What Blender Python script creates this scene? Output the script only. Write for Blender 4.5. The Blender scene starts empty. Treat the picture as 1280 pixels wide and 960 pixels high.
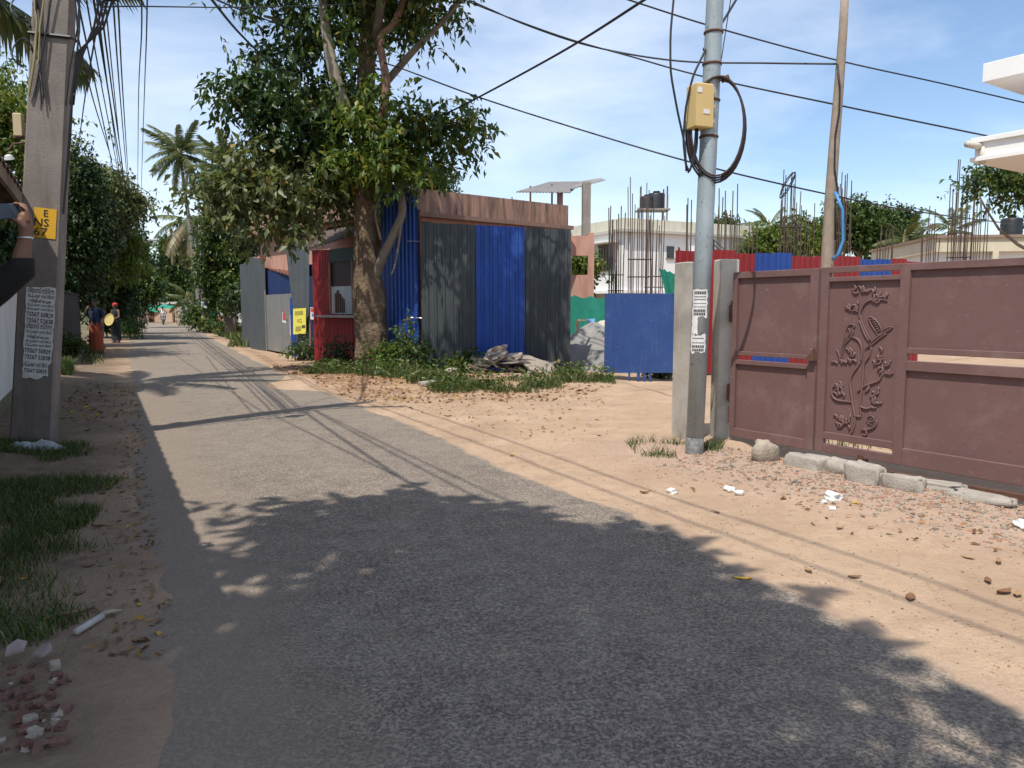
import bpy, math, random
import numpy as np
from mathutils import Vector, Matrix
random.seed(7)
SC = bpy.context.scene
C = SC.collection
R = math.radians

# ------------------------------------------------------------------ camera
EYE = 1.5
PITCH = R(5.55)
FPX = 967.0
cam = bpy.data.cameras.new('camera')
cam.sensor_width = 36.0
cam.lens = FPX / 1280 * 36.0
cam.clip_start = 0.05
cam.clip_end = 3000
cob = bpy.data.objects.new('camera', cam)
C.objects.link(cob)
cob.location = (0, 0, EYE)
cob.rotation_euler = (math.pi/2 - PITCH, 0, 0)
SC.camera = cob

# ------------------------------------------------------------------ sky and sun
SUN_EL = 62.0
SUN_DIR = Vector((-0.454, -0.891, math.tan(R(SUN_EL)) * 1.0)).normalized()   # towards the sun
w = bpy.data.worlds.new('World'); SC.world = w; w.use_nodes = True
nt = w.node_tree; nt.nodes.clear()
wo = nt.nodes.new('ShaderNodeOutputWorld')
bg = nt.nodes.new('ShaderNodeBackground'); bg.inputs['Strength'].default_value = 0.15
sky = nt.nodes.new('ShaderNodeTexSky'); sky.sky_type = 'NISHITA'; sky.sun_disc = False
sky.sun_elevation = R(SUN_EL)
sky.sun_rotation = math.atan2(SUN_DIR.x, SUN_DIR.y)
sky.air_density = 1.0; sky.dust_density = 0.7; sky.ozone_density = 2.6
tc = nt.nodes.new('ShaderNodeTexCoord')
mp = nt.nodes.new('ShaderNodeMapping'); mp.inputs['Scale'].default_value = (1.0, 1.0, 3.4)
mp.inputs['Location'].default_value = (0.3, 0.1, 0.0)
n1 = nt.nodes.new('ShaderNodeTexNoise'); n1.inputs['Scale'].default_value = 1.9; n1.inputs['Detail'].default_value = 7; n1.inputs['Roughness'].default_value = 0.55
n1.inputs['Distortion'].default_value = 0.35
rp = nt.nodes.new('ShaderNodeValToRGB'); rp.color_ramp.elements[0].position = 0.37; rp.color_ramp.elements[1].position = 0.74
rp.color_ramp.elements[1].color = (0.62, 0.62, 0.62, 1)
mx = nt.nodes.new('ShaderNodeMix'); mx.data_type = 'RGBA'
mx.inputs['B'].default_value = (7.0, 7.4, 8.0, 1)
nt.links.new(tc.outputs['Generated'], mp.inputs['Vector'])
nt.links.new(mp.outputs[0], n1.inputs['Vector'])
nt.links.new(n1.outputs['Fac'], rp.inputs['Fac'])
nt.links.new(rp.outputs['Color'], mx.inputs['Factor'])
nt.links.new(sky.outputs[0], mx.inputs['A'])
nt.links.new(mx.outputs['Result'], bg.inputs['Color'])
nt.links.new(bg.outputs[0], wo.inputs['Surface'])

sl = bpy.data.lights.new('sun', 'SUN'); sl.energy = 4.1; sl.angle = R(0.53); sl.color = (1.0, 0.95, 0.86)
so = bpy.data.objects.new('sun', sl); C.objects.link(so)
so.rotation_euler = SUN_DIR.to_track_quat('Z', 'Y').to_euler()
so.location = (0, -5, 30)
vs = SC.view_settings
vs.view_transform = 'Standard'; vs.look = 'None'; vs.gamma = 1; vs.exposure = 0.30
vs.use_curve_mapping = False

# ------------------------------------------------------------------ survey helpers (photo bearings -> metres in the place)
def at(px, py, Y):
    x = (px-640)/FPX; v = -(py-480)/FPX
    dy = math.cos(PITCH)+v*math.sin(PITCH); dz = -math.sin(PITCH)+v*math.cos(PITCH)
    t = Y/dy
    return Vector((x*t, Y, EYE+dz*t))
def gr(px, py, z=0.0):
    x = (px-640)/FPX; v = -(py-480)/FPX
    dy = math.cos(PITCH)+v*math.sin(PITCH); dz = -math.sin(PITCH)+v*math.cos(PITCH)
    t = (z-EYE)/dz
    return Vector((x*t, dy*t, z))

# ------------------------------------------------------------------ materials
MATS = {}
def nodes(name):
    m = bpy.data.materials.new(name); m.use_nodes = True
    t = m.node_tree; t.nodes.clear()
    o = t.nodes.new('ShaderNodeOutputMaterial'); b = t.nodes.new('ShaderNodeBsdfPrincipled')
    t.links.new(b.outputs[0], o.inputs['Surface'])
    return m, t, b, o
def c4(c): return (c[0], c[1], c[2], 1)
def mixrgb(t, a, b, fac, mode='MIX'):
    n = t.nodes.new('ShaderNodeMix'); n.data_type = 'RGBA'; n.blend_type = mode
    for k, v in (('A', a), ('B', b)):
        if isinstance(v, tuple): n.inputs[k].default_value = c4(v)
        else: t.links.new(v, n.inputs[k])
    if isinstance(fac, float): n.inputs['Factor'].default_value = fac
    else: t.links.new(fac, n.inputs['Factor'])
    return n.outputs['Result']
def noise(t, vec, scale, detail=5, rough=0.6, dist=0):
    n = t.nodes.new('ShaderNodeTexNoise'); n.inputs['Scale'].default_value = scale
    n.inputs['Detail'].default_value = detail; n.inputs['Roughness'].default_value = rough; n.inputs['Distortion'].default_value = dist
    if vec is not None: t.links.new(vec, n.inputs['Vector'])
    return n.outputs['Fac']
def ramp(t, fac, lo, hi, c0=(0,0,0), c1=(1,1,1)):
    r = t.nodes.new('ShaderNodeValToRGB'); e = r.color_ramp.elements
    e[0].position = lo; e[1].position = hi; e[0].color = c4(c0); e[1].color = c4(c1)
    t.links.new(fac, r.inputs['Fac']); return r.outputs['Color']
def position(t, scale=(1,1,1)):
    g = t.nodes.new('ShaderNodeNewGeometry')
    m = t.nodes.new('ShaderNodeMapping'); m.inputs['Scale'].default_value = scale
    t.links.new(g.outputs['Position'], m.inputs['Vector']); return m.outputs[0]
def bumpn(t, b, height, strength, dist=0.02):
    n = t.nodes.new('ShaderNodeBump'); n.inputs['Strength'].default_value = strength; n.inputs['Distance'].default_value = dist
    t.links.new(height, n.inputs['Height']); t.links.new(n.outputs[0], b.inputs['Normal'])
def M(name, col, rough=0.7, var=0.18, scale=3.0, bump=0.0, bscale=60, metal=0.0, dirt=None, dirt_amt=0.5, streak=False, dscale=2.0, dlo=0.48, dhi=0.72, spec=0.4, bdist=0.02, chips=None, chip_amt=0.6):
    if name in MATS: return MATS[name]
    m, t, b, o = nodes(name)
    p = position(t)
    f = noise(t, p, scale, 6)
    lo = tuple(max(0, c*(1-var)) for c in col); hi = tuple(c*(1+var) for c in col)
    c = ramp(t, f, 0.3, 0.7, lo, hi)
    fine = noise(t, p, scale*14, 3)
    c = mixrgb(t, c, tuple(x*0.78 for x in col), mulf(t, fine, 0.45))
    if dirt is not None:
        pv = position(t, (1, 1, 0.12) if streak else (1, 1, 1))
        d = noise(t, pv, dscale*(3 if streak else 1), 7, 0.65)
        d = ramp(t, d, dlo, dhi)
        mm = t.nodes.new('ShaderNodeMath'); mm.operation = 'MULTIPLY'; mm.inputs[1].default_value = dirt_amt
        t.links.new(d, mm.inputs[0])
        c = mixrgb(t, c, dirt, mm.outputs[0])
    if chips is not None:                       # chipped paint, rust runs and scuffs
        k1 = ramp(t, noise(t, p, 26, 6, 0.75), 0.605, 0.63)
        k2 = ramp(t, noise(t, position(t, (1, 1, 0.05)), 17, 4, 0.7), 0.55, 0.74, (0,0,0), (0.6,0.6,0.6))
        c = mixrgb(t, c, chips, mulf(t, k2, chip_amt)); c = mixrgb(t, c, tuple(x*0.7 for x in chips), mulf(t, k1, chip_amt*1.3))
        k3 = ramp(t, noise(t, position(t, (1, 1, 2.5)), 9, 7, 0.8), 0.60, 0.66)
        c = mixrgb(t, c, (0.45, 0.40, 0.36), mulf(t, k3, 0.35*chip_amt))
    t.links.new(c, b.inputs['Base Color'])
    b.inputs['Roughness'].default_value = rough; b.inputs['Metallic'].default_value = metal
    b.inputs['Specular IOR Level'].default_value = spec
    if bump: bumpn(t, b, noise(t, p, bscale, 6, 0.65), bump, bdist)
    MATS[name] = m; return m
def mulf(t, f, k):
    mm = t.nodes.new('ShaderNodeMath'); mm.operation = 'MULTIPLY'; mm.inputs[1].default_value = k
    t.links.new(f, mm.inputs[0]); return mm.outputs[0]
def leafmat(name, c0, c1, c2=None, trans=0.3, rough=0.45, c2amt=0.08):
    if name in MATS: return MATS[name]
    m, t, b, o = nodes(name)
    g = t.nodes.new('ShaderNodeNewGeometry')
    rnd = g.outputs['Random Per Island']
    c = ramp(t, rnd, 0.0, 1.0, c0, c1)
    if c2 is not None:
        w2 = t.nodes.new('ShaderNodeTexWhiteNoise'); w2.noise_dimensions = '1D'; t.links.new(rnd, w2.inputs['W'])
        k = ramp(t, w2.outputs['Value'], 1-c2amt, 1-c2amt+0.01)
        c = mixrgb(t, c, c2, k)
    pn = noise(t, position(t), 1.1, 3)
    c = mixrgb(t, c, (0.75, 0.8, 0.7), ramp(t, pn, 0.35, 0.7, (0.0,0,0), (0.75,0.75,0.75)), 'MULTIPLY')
    t.links.new(c, b.inputs['Base Color']); b.inputs['Roughness'].default_value = rough
    b.inputs['Specular IOR Level'].default_value = 0.35
    tr = t.nodes.new('ShaderNodeBsdfTranslucent')
    t.links.new(mixrgb(t, c, (1.0, 1.0, 0.45), 1.0, 'MULTIPLY'), tr.inputs['Color'])
    ms = t.nodes.new('ShaderNodeMixShader'); ms.inputs[0].default_value = trans
    t.links.new(b.outputs[0], ms.inputs[1]); t.links.new(tr.outputs[0], ms.inputs[2]); t.links.new(ms.outputs[0], o.inputs['Surface'])
    MATS[name] = m; return m

# ------------------------------------------------------------------ mesh helpers
ORI = {}
class MB:
    def __init__(s): s.v = []; s.f = []
    def add(s, vs, fs):
        n = len(s.v); s.v += [tuple(q) for q in vs]; s.f += [tuple(i+n for i in f) for f in fs]; return s
    def box(s, c, d, rz=0.0, bev=0.0, rot=None):
        x, y, z = d[0]/2, d[1]/2, d[2]/2
        b = min(bev, x*.9, y*.9, z*.9)
        if b <= 0:
            vs = [(-x,-y,-z),(x,-y,-z),(x,y,-z),(-x,y,-z),(-x,-y,z),(x,-y,z),(x,y,z),(-x,y,z)]
            fs = [(0,3,2,1),(4,5,6,7),(0,1,5,4),(1,2,6,5),(2,3,7,6),(3,0,4,7)]
        else:
            vs = []; 
            for zz, ins in ((-z, b), (-z+b, 0), (z-b, 0), (z, b)):
                vs += [(-x+ins,-y+ins,zz),(x-ins,-y+ins,zz),(x-ins,y-ins,zz),(-x+ins,y-ins,zz)]
            fs = [(3,2,1,0),(12,13,14,15)]
            for k in range(3):
                for j in range(4):
                    fs.append((k*4+j, k*4+(j+1)%4, k*4+4+(j+1)%4, k*4+4+j))
        m = rot if rot is not None else Matrix.Rotation(rz, 3, 'Z')
        s.add([m @ Vector(q) + Vector(c) for q in vs], fs); return s
    def bar(s, a, b, w, h=None, up=(0,0,1)):
        a = Vector(a); b = Vector(b); h = h or w
        d = (b-a); L = d.length; d.normalize()
        u = Vector(up)
        if abs(d.dot(u)) > 0.98: u = Vector((0,1,0))
        x = d.cross(u).normalized(); z = x.cross(d).normalized()
        rot = Matrix((x, d, z)).transposed()
        return s.box((a+b)/2, (w, L, h), rot=rot)
    def tube(s, pts, r, n=8, cap=True, squash=None):
        pts = [Vector(p) for p in pts]; k = len(pts)
        rs = r if isinstance(r, (list, tuple)) else [r]*k
        base = len(s.v); prev = None
        for i, p in enumerate(pts):
            d = (pts[min(i+1, k-1)] - pts[max(i-1, 0)])
            if d.length < 1e-9: d = Vector((0,0,1))
            d.normalize()
            if prev is None:
                u = Vector((0,0,1)) if abs(d.z) < 0.9 else Vector((1,0,0))
                x = d.cross(u).normalized()
            else:
                x = (prev - d*prev.dot(d)).normalized()
            y = d.cross(x); prev = x
            for j in range(n):
                a = 2*math.pi*j/n
                q = p + x*(math.cos(a)*rs[i]) + y*(math.sin(a)*rs[i])
                s.v.append(tuple(q))
        for i in range(k-1):
            for j in range(n):
                a = base+i*n+j; b = base+i*n+(j+1)%n
                s.f.append((a, b, b+n, a+n))
        if cap:
            s.f.append(tuple(base+j for j in reversed(range(n)))); s.f.append(tuple(base+(k-1)*n+j for j in range(n)))
        return s
    def prism(s, pts, d):           # polygon pts extruded by vector d
        d = Vector(d); n = len(pts); pts = [Vector(p) for p in pts]
        s.add(pts + [p+d for p in pts], [tuple(reversed(range(n))), tuple(range(n, 2*n))] + [(i, (i+1)%n, n+(i+1)%n, n+i) for i in range(n)])
        return s
    def lathe(s, prof, c=(0,0,0), n=16, m=None):
        base = len(s.v); c = Vector(c)
        for r, z in prof:
            for j in range(n):
                a = 2*math.pi*j/n; q = Vector((math.cos(a)*r, math.sin(a)*r, z))
                if m is not None: q = m @ q
                s.v.append(tuple(q+c))
        k = len(prof)
        for i in range(k-1):
            for j in range(n):
                a = base+i*n+j; b = base+i*n+(j+1)%n; s.f.append((a, b, b+n, a+n))
        s.f.append(tuple(base+j for j in reversed(range(n)))); s.f.append(tuple(base+(k-1)*n+j for j in range(n)))
        return s
    def build(s, name, mat, parent=None, smooth=False):
        return mesh_obj(name, s.v, s.f, mat, parent, smooth)
def root_origin(o):
    while o.parent is not None: o = o.parent
    return ORI.get(o.name, Vector((0,0,0)))
def mesh_obj(name, v, f, mat, parent=None, smooth=False):
    v = np.asarray(v, dtype=np.float64).reshape(-1, 3)
    me = bpy.data.meshes.new(name)
    if parent is not None:
        og = root_origin(parent)
    else:
        lo = v.min(0); hi = v.max(0); og = Vector(((lo[0]+hi[0])/2, (lo[1]+hi[1])/2, lo[2]))
    v = v - np.array(og)
    if isinstance(f, np.ndarray):
        me.vertices.add(len(v)); me.vertices.foreach_set('co', v.astype(np.float32).ravel())
        k = f.shape[1]; me.loops.add(f.size); me.loops.foreach_set('vertex_index', f.astype(np.int32).ravel())
        me.polygons.add(len(f)); me.polygons.foreach_set('loop_start', np.arange(0, f.size, k, dtype=np.int32))
        me.update(calc_edges=True)
    else:
        me.from_pydata(v.tolist(), [], f); me.update()
    if smooth: me.polygons.foreach_set('use_smooth', [True]*len(me.polygons))
    me.materials.append(mat)
    o = bpy.data.objects.new(name, me); C.objects.link(o)
    if parent is not None: o.parent = parent
    else: o.location = og; ORI[o.name] = Vector(og)
    return o
def thing(name, label, cat, loc, group=None):
    o = bpy.data.objects.new(name, None); C.objects.link(o); o.location = loc; o.empty_display_size = 0.2
    ORI[o.name] = Vector(loc); return tag(o, label, cat, group)
def tag(o, label=None, cat=None, group=None, kind=None):
    if label: o['label'] = label
    if cat: o['category'] = cat
    if group: o['group'] = group
    if kind: o['kind'] = kind
    return o
def dup(root, loc, rz=None, label=None, scale=None):
    r = root.copy(); C.objects.link(r); r.location = loc; ORI[r.name] = Vector(loc)
    if rz is not None: r.rotation_euler = (0, 0, rz)
    if scale is not None: r.scale = (scale,)*3
    if label: r['label'] = label
    for ch in list(root.children):
        c = ch.copy(); C.objects.link(c); c.parent = r
        for g in list(ch.children):
            d = g.copy(); C.objects.link(d); d.parent = c
    return r
def text_mesh(body, size, mat, parent, origin, right, up, name='lettering', depth=0.0, align='CENTER', sx=1.0, fit=None, bold=0.0):
    cu = bpy.data.curves.new('t', 'FONT'); cu.body = body; cu.size = size; cu.align_x = align; cu.align_y = 'CENTER'
    cu.resolution_u = 2; cu.offset = bold*size
    ob = bpy.data.objects.new('t', cu); C.objects.link(ob)
    dg = bpy.context.evaluated_depsgraph_get(); dg.update()
    me = bpy.data.meshes.new_from_object(ob.evaluated_get(dg))
    vs = [tuple(q.co) for q in me.vertices]; fs = [tuple(p.vertices) for p in me.polygons]
    bpy.data.objects.remove(ob); bpy.data.curves.remove(cu); bpy.data.meshes.remove(me)
    right = Vector(right).normalized(); up = Vector(up).normalized(); origin = Vector(origin)
    if not vs: return None
    if fit:
        wd = max(q[0] for q in vs)-min(q[0] for q in vs); sx = min(sx, fit/wd)
    return mesh_obj(name, [origin + right*(q[0]*sx) + up*q[1] for q in vs], fs, mat, parent)
def corrugated(p0, p1, z0, z1, pitch=0.2, depth=0.028, lean=(0,0), thick=0.004, top0=None, shape='trap', z0b=None):
    """sheet between ground points p0,p1, from height z0 to z1 (z1 may be (left,right)); returns MB"""
    p0 = Vector((p0[0], p0[1], 0)); p1 = Vector((p1[0], p1[1], 0)); d = p1-p0; L = d.length; d.normalize()
    nrm = Vector((d.y, -d.x, 0))
    zl, zr = z1 if isinstance(z1, tuple) else (z1, z1)
    bl, br = z0 if isinstance(z0, tuple) else (z0, z0)
    prof = []; u = 0.0
    while u < L-1e-6:
        if shape == 'trap':
            for a, h in ((0, 0), (0.55, 0), (0.66, 1), (0.86, 1), (0.97, 0)):
                if u+a*pitch < L: prof.append((u+a*pitch, h*depth))
        else:
            for k in range(6): 
                if u+k/6*pitch < L: prof.append((u+k/6*pitch, depth*0.5*(1-math.cos(2*math.pi*k/6))))
        u += pitch
    prof.append((L, 0)); n = len(prof); m = MB(); v = []
    for off in (0, -thick):
        for (uu, h) in prof:
            t = uu/L
            q = p0 + d*uu + nrm*(h+off)
            v.append(q + Vector((0,0,bl+(br-bl)*t)))
        for (uu, h) in prof:
            t = uu/L
            q = p0 + d*uu + nrm*(h+off) + Vector((lean[0], lean[1], 0))
            v.append(q + Vector((0,0,zl+(zr-zl)*t)))
    f = []
    for i in range(n-1):
        f.append((i, i+1, n+i+1, n+i)); f.append((2*n+i+1, 2*n+i, 3*n+i, 3*n+i+1))
        f.append((n+i, n+i+1, 3*n+i+1, 3*n+i)); f.append((i+1, i, 2*n+i, 2*n+i+1))
    f.append((0, n, 3*n, 2*n)); f.append((n-1, 3*n-1, 4*n-1, 2*n-1))
    m.add(v, f); return m

# ------------------------------------------------------------------ foliage helpers
def leaf_mesh(rng, pos, direc, L, W, fold=0.25, droop=0.0):
    """pos (N,3) leaf bases, direc (N,3) unit; two folded triangles + tip bend: 5 verts, 3 faces of tris"""
    N = len(pos); L = np.broadcast_to(L, (N,)).reshape(-1, 1); W = np.broadcast_to(W, (N,)).reshape(-1, 1)
    up = np.array([0, 0, 1.0]) + rng.normal(0, 0.55, (N, 3))
    side = np.cross(direc, up); side /= np.linalg.norm(side, axis=1, keepdims=True)+1e-9
    nrm = np.cross(side, direc)
    mid = pos + direc*L*0.45
    b = pos; l = mid + side*W*0.5 + nrm*W*fold*0.5; r = mid - side*W*0.5 + nrm*W*fold*0.5
    m2 = mid + 0
    tip = pos + direc*L - np.array([0,0,1.0])*L*droop
    v = np.stack([b, l, tip, r, m2], 1).reshape(-1, 3)
    k = np.arange(N)[:, None]*5
    f = np.concatenate([k+np.array([[0,4,1]]), k+np.array([[0,3,4]]), k+np.array([[4,2,1]]), k+np.array([[4,3,2]])], 1).reshape(-1, 3)
    return v, f
def twigs(rng, blobs, ntw, per, L, W, twig=0.45, shell=0.45, droop=0.25, hang=0.3, weights=None, ret=False, clump=0, spread=0.55):
    """leaves on short twigs spread through ellipsoid blobs (cx,cy,cz,rx,ry,rz)"""
    bl = np.array(blobs, float)
    vol = (bl[:,3]*bl[:,4]*bl[:,5])**(0.75) if weights is None else np.array(weights, float)
    idx = rng.choice(len(bl), ntw, p=vol/vol.sum())
    d = rng.normal(0, 1, (ntw, 3)); d /= np.linalg.norm(d, axis=1, keepdims=True)
    rad = shell + (1-shell)*rng.random((ntw, 1))**0.7
    # uneven outline: a lumpy radius per direction
    lump = 1 + 0.22*np.sin(d[:,0:1]*5+idx[:,None]*1.7)+0.18*np.sin(d[:,2:3]*7+d[:,1:2]*4+idx[:,None])
    c = bl[idx,:3] + d*rad*lump*bl[idx,3:6]
    if clump:                                       # gather twigs into sprays, leaving gaps between
        nc = max(3, ntw//clump); cen = c[:nc]; ci = idx[:nc]; j = rng.integers(0, nc, ntw)
        off = rng.normal(0, 0.5, (ntw, 3))*np.array([1, 1, 0.6])*spread
        c = np.where((rng.random((ntw, 1)) < 0.86), cen[j]+off, c); d = np.where((rng.random((ntw, 1)) < 0.5), off/(np.linalg.norm(off, axis=1, keepdims=True)+1e-6), d)
    td = d*0.8 + rng.normal(0, 0.6, (ntw, 3)) + np.array([0,0,-hang]); td /= np.linalg.norm(td, axis=1, keepdims=True)
    P = []; D = []
    for k in range(per):
        t = (k+0.5)/per
        P.append(c + td*twig*(t-0.3) - np.array([0,0,1])*twig*0.15*t*t)
        q = td*0.55 + rng.normal(0, 0.62, (ntw, 3)) + np.array([0,0,-droop]); q /= np.linalg.norm(q, axis=1, keepdims=True); D.append(q)
    P = np.concatenate(P); D = np.concatenate(D)
    sc = rng.uniform(0.65, 1.2, len(P))
    v, f = leaf_mesh(rng, P, D, L*sc, W*sc, 0.3, 0.15)
    if ret: return v, f, c, td
    return v, f
def merge(parts):
    V = []; F = []; n = 0
    for v, f in parts:
        V.append(v); F.append(f+n); n += len(v)
    return np.concatenate(V), np.concatenate(F)
def limb(mb, a, b, r0, r1, rng, bend=0.12, k=6, n=8):
    a = np.array(a, float); b = np.array(b, float); L = np.linalg.norm(b-a)
    pts = []; rs = []
    off = rng.normal(0, bend*L, 3); off[2] *= 0.5
    for i in range(k+1):
        t = i/k; p = a+(b-a)*t + off*math.sin(math.pi*t) + rng.normal(0, 0.012*L, 3)*(0 < i < k)
        pts.append(p); rs.append(r0+(r1-r0)*t)
    mb.tube(pts, rs, n)
    return pts
def tree(name, label, base, top, r0, blobs, ntw, per, L, W, lm, bm, seed, group=None, twig=0.5, shell=0.4, nl=7, hang=0.3, clump=14, spread=0.7):
    rng = np.random.default_rng(seed)
    t = thing(name, label, 'tree', base, group)
    mb = MB(); b = np.array(base, float); tp = np.array(top, float)
    pts = limb(mb, b-np.array([0,0,0.15]), tp, r0, r0*0.35, rng, 0.04, 9, 10)
    for i in range(nl):
        bl = blobs[i % len(blobs)]
        q = np.array(pts[3+int(rng.integers(0, 6))]); e = np.array(bl[:3])+rng.normal(0, 0.35, 3)*np.array(bl[3:6])
        limb(mb, q, e, r0*0.35, r0*0.08, rng, 0.1, 5, 6)
    mb.build('trunk', bm, t, True)
    v, f = twigs(rng, blobs, ntw, per, L, W, twig, shell, hang=hang, clump=clump, spread=spread)
    mesh_obj('crown', v, f, lm, t)
    return t
def blades(rng, pts, h, wd, lean=0.5):
    N = len(pts); a = rng.uniform(0, 2*math.pi, N); hh = h*rng.uniform(0.4, 1.3, N)
    s = np.stack([np.cos(a), np.sin(a), np.zeros(N)], 1)*wd*0.5
    ln = rng.normal(0, lean, (N, 3))*hh[:, None]; ln[:, 2] = 0
    m = pts + ln*0.35 + np.array([0,0,1])*hh[:, None]*0.6
    tp = pts + ln + np.array([0,0,1])*hh[:, None]
    v = np.stack([pts-s, pts+s, m+s*0.7, m-s*0.7, tp], 1).reshape(-1, 3); k = np.arange(N)[:, None]*5
    f = np.concatenate([k+np.array([[0,1,2]]), k+np.array([[0,2,3]]), k+np.array([[3,2,4]])], 1).reshape(-1, 3)
    return v, f
def vnoise(x, y, s, seed=0):
    """cheap smooth value noise, numpy"""
    x = np.asarray(x)/s; y = np.asarray(y)/s
    xi = np.floor(x).astype(np.int64); yi = np.floor(y).astype(np.int64); fx = x-xi; fy = y-yi
    fx = fx*fx*(3-2*fx); fy = fy*fy*(3-2*fy)
    def h(a, b):
        n = (a*374761393 + b*668265263 + seed*1442695) & 0x7fffffff
        n = ((n ^ (n >> 13))*1274126177) & 0x7fffffff
        return (n ^ (n >> 16)) % 10007/10007.0
    return (h(xi,yi)*(1-fx)+h(xi+1,yi)*fx)*(1-fy)+(h(xi,yi+1)*(1-fx)+h(xi+1,yi+1)*fx)*fy

# ================================================================== SETTING: ground and road
RY = np.array([-9, 0, 2.8, 4.7, 7.2, 12.7, 21, 38, 50, 61, 73])
RL = np.array([4.3, 0.1, -1.25, -2.2, -3.45, -6.15, -10.3, -18.6, -24.4, -29.7, -36.0])
RR = np.array([7.2, 3.2, 1.95, 1.25, 0.0, -2.75, -6.8, -14.6, -20.0, -25.0, -31.0])
def road_l(y): return np.interp(y, RY, RL)
def road_r(y): return np.interp(y, RY, RR)

def ground_height(x, y):
    x = np.asarray(x, float); y = np.asarray(y, float)
    dl = (road_l(y)-x)*0.9; dr = (x-road_r(y))*0.9
    d = np.maximum(dl, dr)                                     # >0 outside the carriageway
    d = np.where(y > 73, 5.0, d)
    nz = (vnoise(x, y, 1.3, 3)-0.5)*0.05 + (vnoise(x, y, 0.42, 5)-0.5)*0.022 + (vnoise(x, y, 0.2, 9)-0.5)*0.008
    k = np.clip(d/0.9, 0, 1)
    z = nz*k + 0.006*np.clip(d/0.25, 0, 1) + (vnoise(x, y, 0.3, 11)-0.55)*0.022*np.clip(1-np.abs(d)/0.5, 0, 1)
    z = np.where(d < 0, np.minimum(z, 0.006)-0.02*np.clip(-d/0.25, 0, 1), z)
    # rubbly bank in front of the gate and the steel pole
    gx = (x-2.2)*0.834+(y-8.4)*0.551                           # distance across the gate line (>0 behind)
    gy = (x-2.2)*0.551-(y-8.4)*0.834                           # along the gate
    bank = np.exp(-((gx+0.35)/0.75)**2)*np.clip((gy+1.4)/0.8, 0, 1)
    z = z + bank*0.015*np.clip(dr/0.8, 0, 1)
    z = z - 0.13*np.clip((gx+0.02)/0.12, 0, 1)*np.clip((gy-0.1)/0.3, 0, 1)*np.clip((2.2-gx)/0.8, 0, 1)*np.clip((6.5-gy)/1.0, 0, 1)
    # verge under the weeds by the sheds, and the grassy bank on the left
    wd = np.clip((y-13.6)/1.6, 0, 1)*np.clip((19-y)/1.5, 0, 1)*np.clip((x+5.2)/1.0, 0, 1)*np.clip((2.6-x)/1.0, 0, 1)
    z = z + wd*0.10
    z = z + np.clip((dl-0.9)/0.8, 0, 1)*0.07*np.clip((40-y)/10, 0, 1)
    return z
def axis(lo, hi, fine, near, grow, far):
    a = list(np.arange(lo, hi, fine)); s = fine; x = hi
    out = []
    while x < far: out.append(x); s *= grow; x += s
    out.append(far)
    s = fine; x = lo; neg = []
    while x > near: s *= grow; x -= s; neg.append(max(x, near))
    return np.array(neg[::-1]+a+out)
xs = axis(-7.0, 6.0, 0.10, -900, 1.12, 900)
ys = axis(1.8, 19.5, 0.10, -60, 1.25, 1500)
GX, GY = np.meshgrid(xs, ys)
GZ = ground_height(GX, GY)
nx, ny = len(xs), len(ys)
gv = np.stack([GX.ravel(), GY.ravel(), GZ.ravel()], 1)
ii = (np.arange(ny-1)[:, None]*nx+np.arange(nx-1)[None, :]).ravel()
gf = np.stack([ii, ii+1, ii+1+nx, ii+nx], 1)
dl = (road_l(GY)-GX)*0.9; dr = (GX-road_r(GY))*0.9
soil = np.clip((dl+0.45+(vnoise(GX, GY, 0.5, 21)-0.5)*0.7)/1.1, 0, 1)*(dl > -1.2)
soil = np.where(GY > 85, 1.0, soil)
yard = np.clip((GX+0.55*GY-11.0)/1.5, 0, 1)                     # building yard behind the gate
litter = np.clip(1-np.abs(GY-15.6)/4.2, 0, 1)*np.clip((GX+7.5)/1.5, 0, 1)*np.clip((1.8-GX)/3.0, 0, 1)*np.clip((dr+0.15)/0.6, 0, 1)
litter = litter + 0.7*np.clip(1-np.abs(dr-0.5)/0.7, 0, 1)*np.clip((GY-12)/3, 0, 1)
gravel = np.exp(-((((GX-2.2)*0.834+(GY-8.4)*0.551)+0.55)/0.75)**2)*np.clip(((GX-2.2)*0.551-(GY-8.4)*0.834+1.2)/0.9, 0, 1)
far_green = np.clip((np.maximum(dl, dr)-2.2)/1.5, 0, 1)*np.clip((GY-22)/5, 0, 1)*(GX < 3)

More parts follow.
